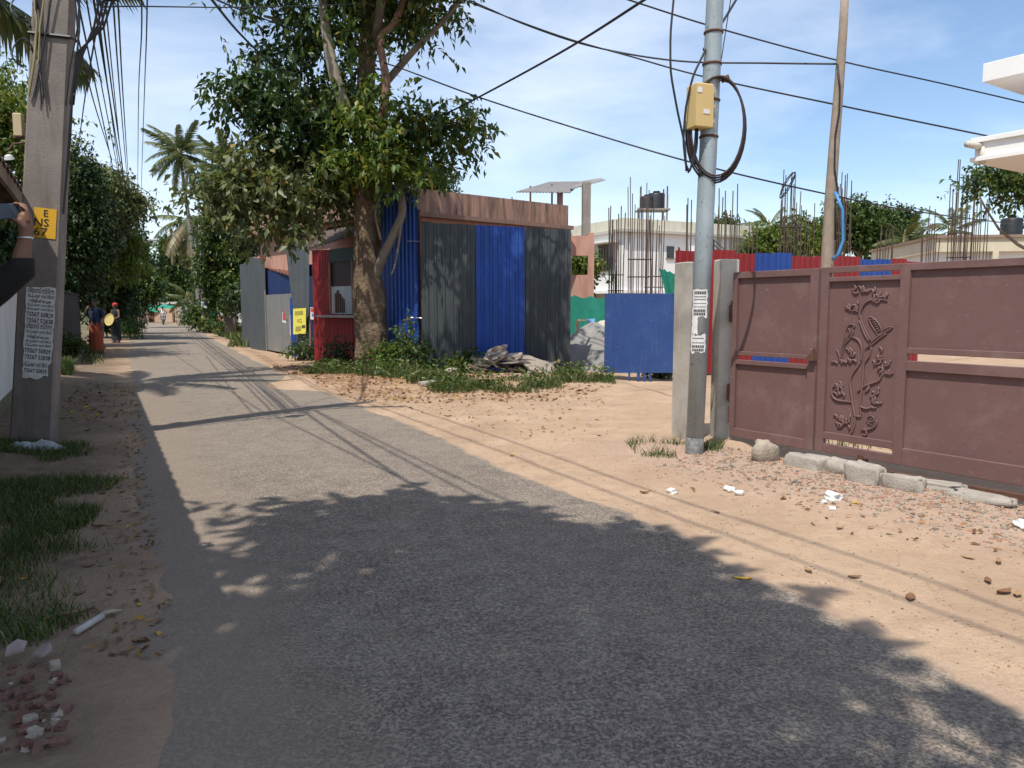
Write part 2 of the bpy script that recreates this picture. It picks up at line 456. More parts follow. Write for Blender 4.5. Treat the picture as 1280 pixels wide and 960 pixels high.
def ground_mat():
    m, t, b, o = nodes('sandy_earth')
    p = position(t)
    def att(n):
        a = t.nodes.new('ShaderNodeAttribute'); a.attribute_name = n; return a.outputs['Fac']
    big = noise(t, p, 0.9, 6); fine = noise(t, p, 38, 4, 0.7); mid = noise(t, p, 6, 6, 0.65)
    c = ramp(t, big, 0.3, 0.7, (0.37, 0.258, 0.172), (0.50, 0.358, 0.248))
    c = mixrgb(t, c, (0.29, 0.195, 0.125), ramp(t, mid, 0.5, 0.8, (0,0,0), (0.5,0.5,0.5)))
    c = mixrgb(t, c, (0.20, 0.125, 0.075), ramp(t, fine, 0.6, 0.78, (0,0,0), (0.55,0.55,0.55)))
    c = mixrgb(t, c, (0.33, 0.225, 0.15), ramp(t, noise(t, p, 2.1, 8, 0.72, 0.6), 0.48, 0.66, (0,0,0), (0.6,0.6,0.6)))
    c = mixrgb(t, c, (0.16, 0.115, 0.085), ramp(t, noise(t, p, 95, 2, 0.5), 0.66, 0.74, (0,0,0), (0.7,0.7,0.7)))
    tr = noise(t, position(t, (1.6, 0.75, 1)), 7, 6, 0.6, 1.2)
    c = mixrgb(t, c, (0.30, 0.205, 0.135), ramp(t, tr, 0.56, 0.70, (0,0,0), (0.45,0.45,0.45)))
    # loose grit of several colours
    vo = t.nodes.new('ShaderNodeTexVoronoi'); vo.inputs['Scale'].default_value = 55; t.links.new(p, vo.inputs['Vector'])
    cell = mixrgb(t, (0.42, 0.22, 0.14), (0.40, 0.36, 0.31), vo.outputs['Color'])
    gm = t.nodes.new('ShaderNodeMath'); gm.operation = 'MULTIPLY'; t.links.new(att('gravel'), gm.inputs[0]); t.links.new(ramp(t, mid, 0.35, 0.55), gm.inputs[1])
    c = mixrgb(t, c, cell, gm.outputs[0])
    sc = ramp(t, mid, 0.3, 0.7, (0.135, 0.10, 0.070), (0.25, 0.185, 0.13))
    c = mixrgb(t, c, sc, att('soil'))
    lc = ramp(t, noise(t, p, 9, 5, 0.7), 0.35, 0.65, (0.15, 0.075, 0.04), (0.36, 0.21, 0.12))
    lm = t.nodes.new('ShaderNodeMath'); lm.operation = 'MULTIPLY'; t.links.new(att('litter'), lm.inputs[0]); t.links.new(ramp(t, noise(t, p, 2.2, 6, 0.7), 0.36, 0.6), lm.inputs[1])
    c = mixrgb(t, c, lc, lm.outputs[0])
    c = mixrgb(t, c, ramp(t, mid, 0.3, 0.7, (0.05, 0.065, 0.025), (0.13, 0.12, 0.05)), att('green'))
    t.links.new(c, b.inputs['Base Color']); b.inputs['Roughness'].default_value = 0.95; b.inputs['Specular IOR Level'].default_value = 0.1
    h = t.nodes.new('ShaderNodeMath'); h.operation = 'ADD'; t.links.new(fine, h.inputs[0]); t.links.new(mulf(t, mid, 1.5), h.inputs[1])
    bumpn(t, b, h.outputs[0], 0.75, 0.022)
    return m
ground = mesh_obj('ground', gv, gf, ground_mat(), None, True)
tag(ground, kind='structure')
for nm, arr in (('soil', soil), ('litter', np.clip(litter, 0, 1)), ('gravel', gravel*np.clip(dr/0.6, 0, 1)), ('green', np.clip(far_green, 0, 1))):
    a = ground.data.attributes.new(nm, 'FLOAT', 'POINT'); a.data.foreach_set('value', arr.ravel().astype(np.float32))

# carriageway: worn asphalt, dust drifted over both ragged edges
sec = [(RL[0], -9.0, RR[0], -9.0)]
yy = np.concatenate([np.arange(-8.8, 22, 0.22), np.arange(22, 73, 0.8)])
secs = []
for y in yy:
    jl = (vnoise(np.array([y]), np.array([1.0]), 0.55, 31)[0]-0.5)*0.22 + (vnoise(np.array([y]), np.array([1.0]), 0.23, 37)[0]-0.5)*0.10
    jr = (vnoise(np.array([y]), np.array([9.0]), 0.75, 33)[0]-0.5)*0.20 + (vnoise(np.array([y]), np.array([9.0]), 0.23, 39)[0]-0.5)*0.08
    secs.append((float(road_l(y))-0.25+jl, y, float(road_r(y))+0.20+jr, y))
secs += [(-36.6,73.4,-31.2,74.2),(-38.6,76.4,-33.4,78.6),(-42.0,79.2,-38.0,82.6),(-48.5,81.2,-47.0,85.6),(-70,83,-70,88)]
NA = 10; rv = []; la = []; ra = []
for (xl, yl, xr, yr) in secs:
    wdt = math.hypot(xr-xl, yr-yl)*0.9
    for k in range(NA+1):
        t = k/NA; x = xl+(xr-xl)*t; y = yl+(yr-yl)*t
        rv.append((x, y, 0.004+0.018*math.sin(math.pi*t)-(0.012 if k in (0, NA) else 0))); la.append(t*wdt); ra.append((1-t)*wdt)
n = len(secs); rf = []
for i in range(n-1):
    for k in range(NA):
        a = i*(NA+1)+k; rf.append((a, a+1, a+NA+2, a+NA+1))
def position_y(t):
    g = t.nodes.new('ShaderNodeNewGeometry'); s = t.nodes.new('ShaderNodeSeparateXYZ'); t.links.new(g.outputs['Position'], s.inputs[0])
    m = t.nodes.new('ShaderNodeMapRange'); m.inputs['From Min'].default_value = 5; m.inputs['From Max'].default_value = 14; t.links.new(s.outputs['Y'], m.inputs['Value']); return m.outputs[0]
def road_mat():
    m, t, b, o = nodes('dusty_asphalt')
    p = position(t)
    def att(n):
        a = t.nodes.new('ShaderNodeAttribute'); a.attribute_name = n; return a.outputs['Fac']
    vo = t.nodes.new('ShaderNodeTexVoronoi'); vo.inputs['Scale'].default_value = 78; t.links.new(p, vo.inputs['Vector'])
    vr = t.nodes.new('ShaderNodeSeparateColor'); t.links.new(vo.outputs['Color'], vr.inputs[0])
    c = ramp(t, vr.outputs[0], 0.0, 1.0, (0.105, 0.095, 0.088), (0.335, 0.295, 0.25))
    dk = ramp(t, noise(t, p, 62, 3, 0.75), 0.50, 0.58)
    c = mixrgb(t, c, (0.030, 0.028, 0.030), mulf(t, dk, 0.85))
    lt = ramp(t, noise(t, p, 120, 2, 0.6), 0.62, 0.70)
    c = mixrgb(t, c, (0.50, 0.43, 0.35), mulf(t, lt, 0.8))
    big = noise(t, p, 0.8, 6, 0.6)
    c = mixrgb(t, c, (0.285, 0.262, 0.235), ramp(t, big, 0.3, 0.72, (0.10,)*3, (0.50,)*3))
    pat = noise(t, p, 4.5, 7, 0.7)
    c = mixrgb(t, c, (0.70, 0.68, 0.70), ramp(t, pat, 0.42, 0.66, (0.0,)*3, (0.8,)*3), 'MULTIPLY')
    far = mulf(t, ramp(t, position_y(t), 0.0, 1.0), 0.30)
    c = mixrgb(t, c, (0.265, 0.245, 0.222), far)
    c = mixrgb(t, c, (1.09, 1.0, 0.90), 1.0, 'MULTIPLY')
    # dust drifted in from both verges
    def edge(nm, wdt, seed):
        a = t.nodes.new('ShaderNodeMath'); a.operation = 'ADD'; t.links.new(att(nm), a.inputs[0])
        pn = noise(t, position(t, (1, 1, 1)), 1.4+seed*0.3, 8, 0.72)
        t.links.new(mulf(t, pn, -1.5*wdt), a.inputs[1])
        r = ramp(t, a.outputs[0], 0.0, 1.0, (1,1,1), (0,0,0)); 
        rr = r.node.color_ramp.elements; rr[0].position = 0.0; rr[1].position = 0.42*wdt
        return r
    sand = ramp(t, noise(t, p, 3, 5), 0.3, 0.7, (0.35, 0.245, 0.163), (0.47, 0.338, 0.235))
    c = mixrgb(t, c, sand, edge('right_m', 0.20, 1)); c = mixrgb(t, c, (0.245, 0.195, 0.150), mulf(t, edge('left_m', 0.75, 2), 0.7))
    # wheel tracks in the dust of the left edge
    t.links.new(c, b.inputs['Base Color']); b.inputs['Roughness'].default_value = 0.85; b.inputs['Specular IOR Level'].default_value = 0.25
    h = t.nodes.new('ShaderNodeMath'); h.operation = 'ADD'; t.links.new(vr.outputs[0], h.inputs[0]); t.links.new(dk, h.inputs[1])
    bumpn(t, b, h.outputs[0], 0.55, 0.006)
    return m
road = mesh_obj('road', rv, rf, road_mat(), None, True)
tag(road, kind='structure')
for nm, arr in (('left_m', la), ('right_m', ra)):
    a = road.data.attributes.new(nm, 'FLOAT', 'POINT'); a.data.foreach_set('value', np.array(arr, dtype=np.float32))

def gz(x, y): return float(ground_height(np.array([x]), np.array([y]))[0])

# common materials
concrete = M('old_concrete', (0.30, 0.27, 0.235), 0.9, 0.2, 2.0, 0.35, 70, dirt=(0.12, 0.105, 0.09), dirt_amt=0.5, streak=True)
pole_concrete = M('pole_concrete', (0.24, 0.205, 0.18), 0.92, 0.2, 4.0, 0.5, 90, dirt=(0.10, 0.085, 0.075), dirt_amt=0.6, streak=True)
post_concrete = M('post_plaster', (0.47, 0.435, 0.37), 0.92, 0.15, 2.5, 0.3, 60, dirt=(0.20, 0.185, 0.165), dirt_amt=0.7, streak=False, dscale=1.4)
steel_grey = M('painted_steel_pole', (0.36, 0.42, 0.44), 0.45, 0.12, 4, 0.05, 90, metal=0.25, dirt=(0.22, 0.22, 0.2), dirt_amt=0.4, streak=True, chips=(0.15, 0.10, 0.07), chip_amt=0.5)
cable_black = M('cable_black', (0.018, 0.018, 0.02), 0.5, 0.1)
rust = M('rusty_steel', (0.13, 0.065, 0.045), 0.8, 0.3, 12, 0.2, 80, metal=0.3)
rebar_m = M('rebar_steel', (0.12, 0.085, 0.07), 0.75, 0.3, 6, metal=0.4)
paper_white = M('paper_white', (0.72, 0.71, 0.69), 0.85, 0.08, 14, dirt=(0.4, 0.38, 0.35), dirt_amt=0.4, dscale=9)
ink = M('ink_black', (0.03, 0.03, 0.035), 0.7, 0.1)
grey_sheet = M('grey_steel_sheet', (0.085, 0.10, 0.112), 0.42, 0.12, 1.5, 0.04, 30, metal=0.1, dirt=(0.16, 0.15, 0.13), dirt_amt=0.35, streak=True, chips=(0.17, 0.12, 0.085), chip_amt=0.5)
dark_sheet = M('charcoal_steel_sheet', (0.052, 0.063, 0.068), 0.40, 0.12, 1.5, 0.04, 30, metal=0.1, dirt=(0.12, 0.115, 0.1), dirt_amt=0.3, streak=True, chips=(0.15, 0.105, 0.075), chip_amt=0.5)
blue_sheet = M('blue_steel_sheet', (0.018, 0.072, 0.33), 0.40, 0.12, 1.5, 0.04, 30, metal=0.1, dirt=(0.03, 0.06, 0.17), dirt_amt=0.5, streak=True, chips=(0.12, 0.12, 0.16), chip_amt=0.45)
red_sheet = M('red_steel_sheet', (0.27, 0.022, 0.026), 0.42, 0.15, 1.5, 0.04, 30, metal=0.1, dirt=(0.14, 0.03, 0.03), dirt_amt=0.4, streak=True, chips=(0.16, 0.08, 0.06), chip_amt=0.5)
flat_grey = M('flat_grey_plate', (0.20, 0.20, 0.195), 0.6, 0.15, 2.5, 0.05, 20, dirt=(0.33, 0.31, 0.28), dirt_amt=0.45, streak=True)
white_paint = M('white_lime_wash', (0.72, 0.72, 0.70), 0.85, 0.06, 2, 0.1, 60, dirt=(0.30, 0.31, 0.22), dirt_amt=0.4, streak=True)
white_clean = M('white_house_paint', (0.80, 0.79, 0.76), 0.8, 0.04, 2, 0.05, 60, dirt=(0.5, 0.48, 0.42), dirt_amt=0.25, streak=True, dlo=0.55)
pink_wall = M('pink_wall', (0.52, 0.285, 0.215), 0.9, 0.1, 1.2, 0.15, 40, dirt=(0.23, 0.13, 0.10), dirt_amt=0.55, streak=True)
pink_mossy = M('mossy_pink_parapet', (0.43, 0.25, 0.185), 0.95, 0.2, 1.2, 0.3, 40, dirt=(0.07, 0.055, 0.045), dirt_amt=0.85, streak=True, dlo=0.38, dhi=0.66)
glass_dark = M('dark_glass', (0.02, 0.025, 0.03), 0.15, 0.1, spec=0.6)
wood_pole = M('casuarina_pole', (0.30, 0.24, 0.185), 0.9, 0.2, 6, 0.3, 40, streak=True, dirt=(0.16, 0.12, 0.09))
wood_old = M('weathered_wood', (0.22, 0.16, 0.11), 0.9, 0.25, 5, 0.2, 40)
bark = M('tree_bark', (0.23, 0.162, 0.10), 0.95, 0.35, 3.2, 1.0, 11, dirt=(0.10, 0.07, 0.048), dirt_amt=0.75, dscale=3.0, dlo=0.36, dhi=0.70, bdist=0.12)
bark_grey = M('grey_bark', (0.20, 0.165, 0.13), 0.95, 0.3, 3, 0.7, 25)
palm_bark = M('palm_bark', (0.21, 0.185, 0.155), 0.95, 0.3, 5, 0.6, 30)
gate_paint = M('maroon_gate_paint', (0.165, 0.094, 0.087), 0.5, 0.07, 1.4, 0.03, 40, dirt=(0.30, 0.22, 0.20), dirt_amt=0.45, dscale=2.6, dlo=0.52, dhi=0.8, spec=0.35, chips=(0.20, 0.10, 0.065), chip_amt=0.55)
green_net = M('green_shade_net', (0.02, 0.235, 0.165), 0.85, 0.15, 5)
plastic_black = M('black_tank_plastic', (0.02, 0.022, 0.025), 0.45, 0.1)
tile_red = M('clay_tile', (0.20, 0.065, 0.05), 0.85, 0.25, 4, 0.2, 30)
roof_sheet = M('fibre_cement_roof', (0.11, 0.085, 0.07), 0.95, 0.25, 3, 0.3, 40)
skin_m = M('brown_skin', (0.20, 0.10, 0.065), 0.55, 0.08, 9)
hair_m = M('black_hair', (0.012, 0.011, 0.012), 0.6, 0.1)

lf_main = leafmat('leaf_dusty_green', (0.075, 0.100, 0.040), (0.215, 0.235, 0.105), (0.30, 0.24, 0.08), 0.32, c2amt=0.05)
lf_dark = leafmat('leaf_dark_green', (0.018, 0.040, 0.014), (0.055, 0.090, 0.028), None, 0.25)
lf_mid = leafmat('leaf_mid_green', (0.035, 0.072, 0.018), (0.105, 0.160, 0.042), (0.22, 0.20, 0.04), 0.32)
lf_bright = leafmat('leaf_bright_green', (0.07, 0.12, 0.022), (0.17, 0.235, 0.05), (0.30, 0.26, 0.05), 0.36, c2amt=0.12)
lf_palm = leafmat('palm_leaflet', (0.055, 0.085, 0.025), (0.15, 0.17, 0.06), (0.26, 0.21, 0.10), 0.28, c2amt=0.1)
lf_dry = leafmat('palm_leaflet_dry', (0.17, 0.14, 0.085), (0.30, 0.25, 0.15), None, 0.2)
grass_m = leafmat('grass_blade', (0.035, 0.065, 0.014), (0.10, 0.15, 0.035), (0.28, 0.24, 0.10), 0.25, 0.6, 0.1)
litter_m = leafmat('dry_leaf', (0.13, 0.06, 0.025), (0.36, 0.20, 0.09), (0.5, 0.32, 0.04), 0.15, 0.7, 0.06)

# ================================================================== LEFT SIDE: house, wall, electricity pole
def lerp(a, b, t): return Vector(a)+(Vector(b)-Vector(a))*t
# --- roadside house whose eave throws the straight-edged shade
EA = Vector((-8.55, 14.5, 2.95)); EB = Vector((-2.05, 2.2, 2.95))
ed = (EB-EA).normalized(); en = Vector((ed.y, -ed.x, 0))           # en points away from the road
if en.x > 0: en = -en
house = thing('house', 'roadside house with low brown sloping eave behind the leaning concrete pole', 'house', (-8.4, 9.0, 0))
wm = MB(); a = EA+en*1.3+ed*0.5; b = EB+en*1.3-ed*0.3
for p0, p1 in ((a, b), (a, a+en*4.5), (b, b+en*4.5), (a+en*4.5, b+en*4.5)):
    p0 = Vector((p0.x, p0.y, 1.68)); p1 = Vector((p1.x, p1.y, 1.68)); wm.bar(p0, p1, 0.2, 3.4)
wm.build('wall', M('grey_plaster', (0.33, 0.30, 0.26), 0.9, 0.15, 2, 0.1), house)
rise = 1.75; run = 3.6
rm = MB(); nrow = int((EB-EA).length/0.17)
up = Vector((0,0,1))
# corrugated roof slope down to the eave, with thickness
def roof_slope(sgn):
    m = MB(); L = (EB-EA).length; v = []; K = 150
    e0 = EA if sgn > 0 else EA+en*(2*run)
    for lay in (0, -0.03):
        for i in range(K+1):
            h = 0.03*(1 if (i % 4) in (1, 2) else 0)
            for q in (e0, e0+(en*run if sgn > 0 else -en*run)+up*rise):
                v.append(q+ed*(L*i/K)+up*(h+lay))
    f = []
    n = 2*(K+1)
    for i in range(K):
        f += [(2*i, 2*i+2, 2*i+3, 2*i+1), (n+2*i, n+2*i+1, n+2*i+3, n+2*i+2), (2*i, n+2*i, n+2*i+2, 2*i+2), (2*i+1, 2*i+3, n+2*i+3, n+2*i+1)]
    f += [(0, 1, n+1, n), (2*K, n+2*K, n+2*K+1, 2*K+1)]
    m.add(v, f); return m
rf_ = roof_slope(1).build('roof', roof_sheet, house)
roof_slope(-1).build('roof', roof_sheet, house)
fm = MB(); fm.bar(EA-up*0.09+en*0.04, EB-up*0.09+en*0.04, 0.04, 0.17).build('fascia', wood_old, rf_)
fm = MB(); fm.bar(EA-up*0.08, EA+en*run+up*(rise-0.08), 0.04, 0.15).build('barge_board', wood_old, rf_)
for i in range(9):
    p = lerp(EA, EB, (i+0.5)/9); MB().bar(p-up*0.08+en*0.08, p+en*1.6+up*(rise/run*1.6-0.08), 0.06, 0.1).build('rafter', wood_old, rf_)
for i in range(4):
    p = lerp(EA, EB, (i+0.2)/3.6)+en*0.95
    MB().tube([(p.x, p.y, -0.1), (p.x, p.y, 3.3)], 0.06, 8).build('veranda_post', wood_old, house)

# --- white boundary wall
w0 = Vector((-9.75, 15.45, 0)); w1 = Vector((-6.6, 9.6, 0))
cw = thing('boundary_wall', 'white lime washed boundary wall with mossy foot behind the concrete pole', 'wall', (w0+w1)/2)
MB().bar(w0+up*0.98, w1+up*0.98, 0.16, 2.1).build('wall', white_paint, cw)
MB().bar(w0+up*2.06, w1+up*2.06, 0.22, 0.07).build('coping', concrete, cw)
MB().bar(w0+up*0.08, w1+up*0.08, 0.20, 0.34).build('plinth', M('mossy_plinth', (0.16, 0.16, 0.09), 0.95, 0.3, 5, 0.2), cw)

# --- leaning concrete electricity pole
pb = Vector((-5.32, 8.47, -0.2)); pt = Vector((-4.39, 8.42, 8.3))
ep = thing('electricity_pole', 'broad leaning concrete electricity pole with yellow number plate and pasted notices', 'pole', (pb.x, pb.y, 0))
pd = (pt-pb).normalized()
fx = Vector((0.985, 0.17, 0)).normalized(); fx = (fx-pd*fx.dot(pd)).normalized(); fy = pd.cross(fx)   # fx along the face, fy into it
if fy.y < 0: fy = -fy
def pole_pt(s, du=0.0, dv=0.0): return pb+pd*s+fx*du+fy*dv
def pole_w(s): return 0.215-0.006*s, 0.10-0.003*s
v = []; f = []
for i in range(10):
    s = i*0.95; hw, hd = pole_w(s); c = 0.02
    for (su, sv) in ((-hw+c, -hd), (hw-c, -hd), (hw, -hd+c), (hw, hd-c), (hw-c, hd), (-hw+c, hd), (-hw, hd-c), (-hw, -hd+c)): v.append(pole_pt(s, su, sv))
for i in range(9):
    for j in range(8): f.append((i*8+j, i*8+(j+1) % 8, i*8+8+(j+1) % 8, i*8+8+j))
f += [tuple(reversed(range(8))), tuple(range(72, 80))]
MB().add(v, f).build('shaft', pole_concrete, ep)
def on_pole(px, py):                        # point on the road-facing side of the pole
    x = (px-640)/FPX; vv = -(py-480)/FPX
    d = Vector((x, math.cos(PITCH)+vv*math.sin(PITCH), -math.sin(PITCH)+vv*math.cos(PITCH)))
    o = Vector((0, 0, EYE)); nn = fy
    q = pole_pt(0, 0, -0.10)
    t = (q-o).dot(nn)/d.dot(nn); p = o+d*t
    return (p-q).dot(fx), (p-q).dot(pd)
def plate(name, x0, y0, x1, y1, mat, lift=0.004, thick=0.003, parent=ep, ragged=0):
    u0, s0 = on_pole(x0, y1); u1, s1 = on_pole(x1, y0)
    s0, s1 = min(s0, s1), max(s0, s1); u0, u1 = min(u0, u1), max(u0, u1)
    pts = []
    if ragged:
        n = 7; rr = random.Random(ragged)
        for i in range(n+1): pts.append((u0+(u1-u0)*i/n, s0+rr.uniform(-.03, .03)))
        for i in range(1, 7): pts.append((u1+rr.uniform(-.008, .008), s0+(s1-s0)*i/7))
        for i in range(n+1): pts.append((u1+(u0-u1)*i/n, s1+rr.uniform(-.012, .012)))
        for i in range(1, 7): pts.append((u0+rr.uniform(-.008, .008), s1+(s0-s1)*i/7))
    else: pts = [(u0, s0), (u1, s0), (u1, s1), (u0, s1)]
    def dv(s): return -pole_w(s)[1]-lift
    P = [pole_pt(s, u, dv(s)) for u, s in pts]
    o = MB().prism(P, -fy*thick).build(name, mat, parent)
    return o, (u0+u1)/2, (s0+s1)/2, u1-u0, s1-s0
def ptext(body, size, u, s, parent, mat, sx=1.0, lift=0.0095, fit=None):
    return text_mesh(body, size, mat, parent, pole_pt(s, u, -pole_w(s)[1]-lift), fx, pd, sx=sx, fit=fit, bold=0.012)
yel = M('yellow_enamel', (0.72, 0.40, 0.025), 0.6, 0.08, 6, dirt=(0.45, 0.25, 0.05), dirt_amt=0.4, dscale=6)
o, uc, sc_, wd_, ht_ = plate('number_plate', 41, 262, 71, 296, yel)
ptext('E', 0.10, uc+0.005, sc_+0.10, o, ink); ptext('NS', 0.115, uc-0.035, sc_+0.0, o, ink, 1.1); ptext('67', 0.125, uc-0.04, sc_-0.10, o, ink, 1.1)
ML1 = '\u0d17\u0d4d\u0d2f\u0d3e\u0d38\u0d4d \u0d38\u0d4d\u0d31\u0d4d\u0d31\u0d57'
def notice(x0, y0, x1, y1, seed, rows):
    o, uc, sc_, wd_, ht_ = plate('pasted_notice', x0, y0, x1, y1, paper_white, 0.003+0.001*seed, 0.002, ep, seed)
    for (t, body, size, sx) in rows:
        ptext(body, size, uc, sc_+ht_*(0.5-t), o, ink, sx, 0.0075+0.001*seed, wd_*0.9)
ML2 = '\u0d31\u0d3f\u0d2a\u0d4d\u0d2a\u0d2f\u0d7c \u0d38\u0d7c\u0d35\u0d40\u0d38\u0d4d'; ML3 = '\u0d35\u0d3f\u0d33\u0d3f\u0d15\u0d4d\u0d15\u0d41\u0d15'
rows = [(0.10, ML1, 0.075, 1.0), (0.24, ML2, 0.045, 1.0), (0.36, ML3, 0.04, 1.0), (0.47, ML2, 0.035, 0.9), (0.57, ML2, 0.035, 1.0),
        (0.71, '73567 50829', 0.066, 0.95), (0.87, '73567 52838', 0.066, 0.95)]
notice(31, 361, 70, 406, 2, rows); notice(29, 405, 67, 452, 3, rows)
notice(28, 451, 61, 470, 4, [(0.3, ML2, 0.06, 1.0), (0.65, '73567 50829', 0.06, 0.9)])
# steel bands, side bracket, junction box, down-leads
for s in (4.55, 5.35, 6.3):
    hw, hd = pole_w(s); bm = MB()
    P = [pole_pt(s+0.02*k, su*(hw+0.012), sv*(hd+0.012)) for k, (su, sv) in enumerate(((-1,-1),(1,-1),(1,1),(-1,1),(-1,-1)))]
    bm.tube(P, 0.018, 6).build('cable_band', cable_black, ep)
bx_ = MB().box(pole_pt(3.62, -0.29, 0.0), (0.08, 0.09, 0.24), 0.2, 0.01).build('switch_box', M('cream_plastic', (0.50, 0.40, 0.24), 0.5), ep)
MB().bar(pole_pt(3.5, -0.33, 0), pole_pt(3.5, -0.18, 0), 0.03).build('bracket', rust, ep)
MB().lathe([(0.015, 0.0), (0.035, 0.01), (0.050, 0.045), (0.052, 0.05)], pole_pt(3.30, -0.36, -0.05), 12, Matrix.Rotation(R(200), 3, 'X')).build('lamp_shade', M('tin_white', (0.6, 0.6, 0.58), 0.4), ep)
MB().tube([pole_pt(3.45, -0.2, 0), pole_pt(3.42, -0.32, -0.03), pole_pt(3.34, -0.36, -0.05)], 0.012, 6).build('lamp_arm', rust, ep)
rr = random.Random(5)
yel_cable = M('faded_yellow_cable', (0.28, 0.24, 0.12), 0.6)
for k in range(8):
    u = -0.17+0.045*k if k < 5 else 0.24; P = []
    for i in range(12):
        s = 3.9+i*0.36+rr.uniform(-.05, .05)
        P.append(pole_pt(s, u+0.05*math.sin(i*0.9+k)+rr.uniform(-.02, .02), -pole_w(s)[1]-0.03-0.02*abs(math.sin(i+k))))
    MB().tube(P, 0.009 if k else 0.014, 5).build('down_lead', yel_cable if k in (0, 3) else cable_black, ep)
for k in range(5):   # loose loops
    P = []; c = pole_pt(4.35+0.45*k, -0.24, -0.1)
    for i in range(13):
        a = 2*math.pi*i/12*(0.8); P.append(c+fx*(0.10*math.cos(a)*(1+.3*k % 2))+pd*(0.14*math.sin(a))+fy*(-0.03*math.sin(a*2)))
    MB().tube(P, 0.009, 5).build('cable_loop', cable_black, ep)
# top ironwork: cross arm, insulators, splice box hung beside the shaft
MB().bar(pole_pt(7.6, -0.5, -0.16), pole_pt(7.6, 1.05, -0.16), 0.07).build('cross_arm', rust, ep)
MB().bar(pole_pt(6.9, 0.15, -0.16), pole_pt(7.55, 0.9, -0.16), 0.04).build('arm_brace', rust, ep)
for du in (-0.4, 0.55, 0.8, 1.0):
    MB().lathe([(0.02, 0), (0.045, 0.02), (0.05, 0.05), (0.03, 0.07), (0.05, 0.09), (0.04, 0.13), (0.01, 0.14)], pole_pt(7.65, du, -0.16), 10).build('insulator', M('brown_porcelain', (0.11, 0.05, 0.035), 0.25), ep)
sb_ = MB().box(pole_pt(5.15, 0.56, -0.2), (0.17, 0.14, 0.36), 0.1, 0.03).build('splice_box', cable_black, ep)
MB().tube([pole_pt(5.33, 0.56, -0.2), pole_pt(5.75, 0.52, -0.18), pole_pt(6.2, 0.2, -0.12)], 0.014, 6).build('splice_cable', cable_black, sb_)
for k in range(4):
    P = [pole_pt(4.97, 0.5+0.04*k, -0.2), pole_pt(4.7, 0.46+.03*k, -0.19), pole_pt(4.4, 0.36-.02*k, -0.18), pole_pt(4.0, 0.27, -0.15), pole_pt(3.5-0.25*k, 0.25-.01*k, -0.1)]
    MB().tube(P, 0.012, 5).build('splice_cable', cable_black, sb_)

# ================================================================== RIGHT SIDE: gate, posts, poles
G0 = Vector((2.49, 8.72, 0)); GU = Vector((0.551, -0.834, 0)).normalized(); GN = Vector((-0.834, -0.551, 0)).normalized()
def gp(u, z, d=0.0): return G0+GU*u+up*z+GN*d
def gbar(m, u0, z0, u1, z1, d=0.0, t=0.05):
    """box in the gate plane spanning u0..u1, z0..z1, centred d in front"""
    c = gp((u0+u1)/2, (z0+z1)/2, d); rot = Matrix((GU, -GN, up)).transposed()
    m.box(c, (abs(u1-u0), t, abs(z1-z0)), rot=rot, bev=0.004)
    return m
gl = thing('wicket_gate', 'narrow maroon sheet metal gate leaf hinged on the concrete post', 'gate', gp(0.5, 0.06))
for n_, a in (('stile', (0.0, 0.06, 0.062, 1.905)), ('stile', (0.99, 0.06, 1.085, 1.905)), ('rail', (0.064, 1.835, 0.988, 1.905)), ('rail', (0.064, 0.985, 0.988, 1.03)), ('rail', (0.064, 0.885, 0.988, 0.935)), ('rail', (0.064, 0.06, 0.988, 0.16))):
    gbar(MB(), *a).build(n_, gate_paint, gl)
for a in ((0.06, 1.028, 0.993, 1.838), (0.06, 0.158, 0.993, 0.888)):
    gbar(MB(), *a, d=-0.012, t=0.006).build('panel', gate_paint, gl)
lk = gbar(MB(), 1.02, 0.98, 1.10, 1.10, d=0.045, t=0.03).build('latch', gate_paint, gl)
MB().prism([gp(1.0, 0.98, 0.062), gp(1.10, 0.98, 0.062), gp(1.10, 1.11, 0.062)], GN*0.02).build('latch_plate', rust, lk)
for z in (1.5, 0.3):
    MB().tube([gp(-0.02, z-0.09, 0.0), gp(-0.02, z+0.09, 0.0)], 0.02, 8).build('hinge', rust, gl)

gm_ = thing('main_gate', 'wide maroon sheet metal sliding gate with embossed tree and birds panel', 'gate', gp(2.5, 0.06))
for n_, a in (('stile', (1.115, 0.065, 1.20, 1.91)), ('stile', (1.93, 0.065, 2.02, 1.91)), ('stile', (4.72, 0.065, 4.82, 1.91)),
              ('rail', (1.202, 1.85, 1.928, 1.91)), ('rail', (1.202, 1.765, 1.928, 1.81)), ('rail', (1.202, 0.20, 1.928, 0.27)), ('rail', (1.202, 0.065, 1.928, 0.15)),
              ('rail', (2.022, 1.845, 4.718, 1.91)), ('rail', (2.022, 1.095, 4.718, 1.15)), ('rail', (2.022, 0.94, 4.718, 1.03)), ('rail', (2.022, 0.065, 4.718, 0.225))):
    gbar(MB(), *a).build(n_, gate_paint, gm_)
for a in ((2.018, 1.148, 4.722, 1.848), (2.018, 0.222, 4.722, 0.944)):
    gbar(MB(), *a, d=-0.012, t=0.006).build('panel', gate_paint, gm_)
pan = gbar(MB(), 1.198, 0.267, 1.932, 1.768, d=-0.012, t=0.006).build('embossed_panel', gate_paint, gm_)
def zu(x, y):      # drawing of the embossed panel: sheet-drawing units -> gate plane
    px = 1020+x/4.367; py = 340+y/4.364
    dx = (px-640)/FPX; vv = -(py-480)/FPX
    dy = math.cos(PITCH)+vv*math.sin(PITCH); dz = -math.sin(PITCH)+vv*math.cos(PITCH)
    det = GU.x*(-dy)+dx*GU.y
    s = (-G0.x*(-dy)-dx*G0.y)/det; t = (-GU.x*G0.y+GU.y*G0.x)/det
    return s, EYE+dz*t
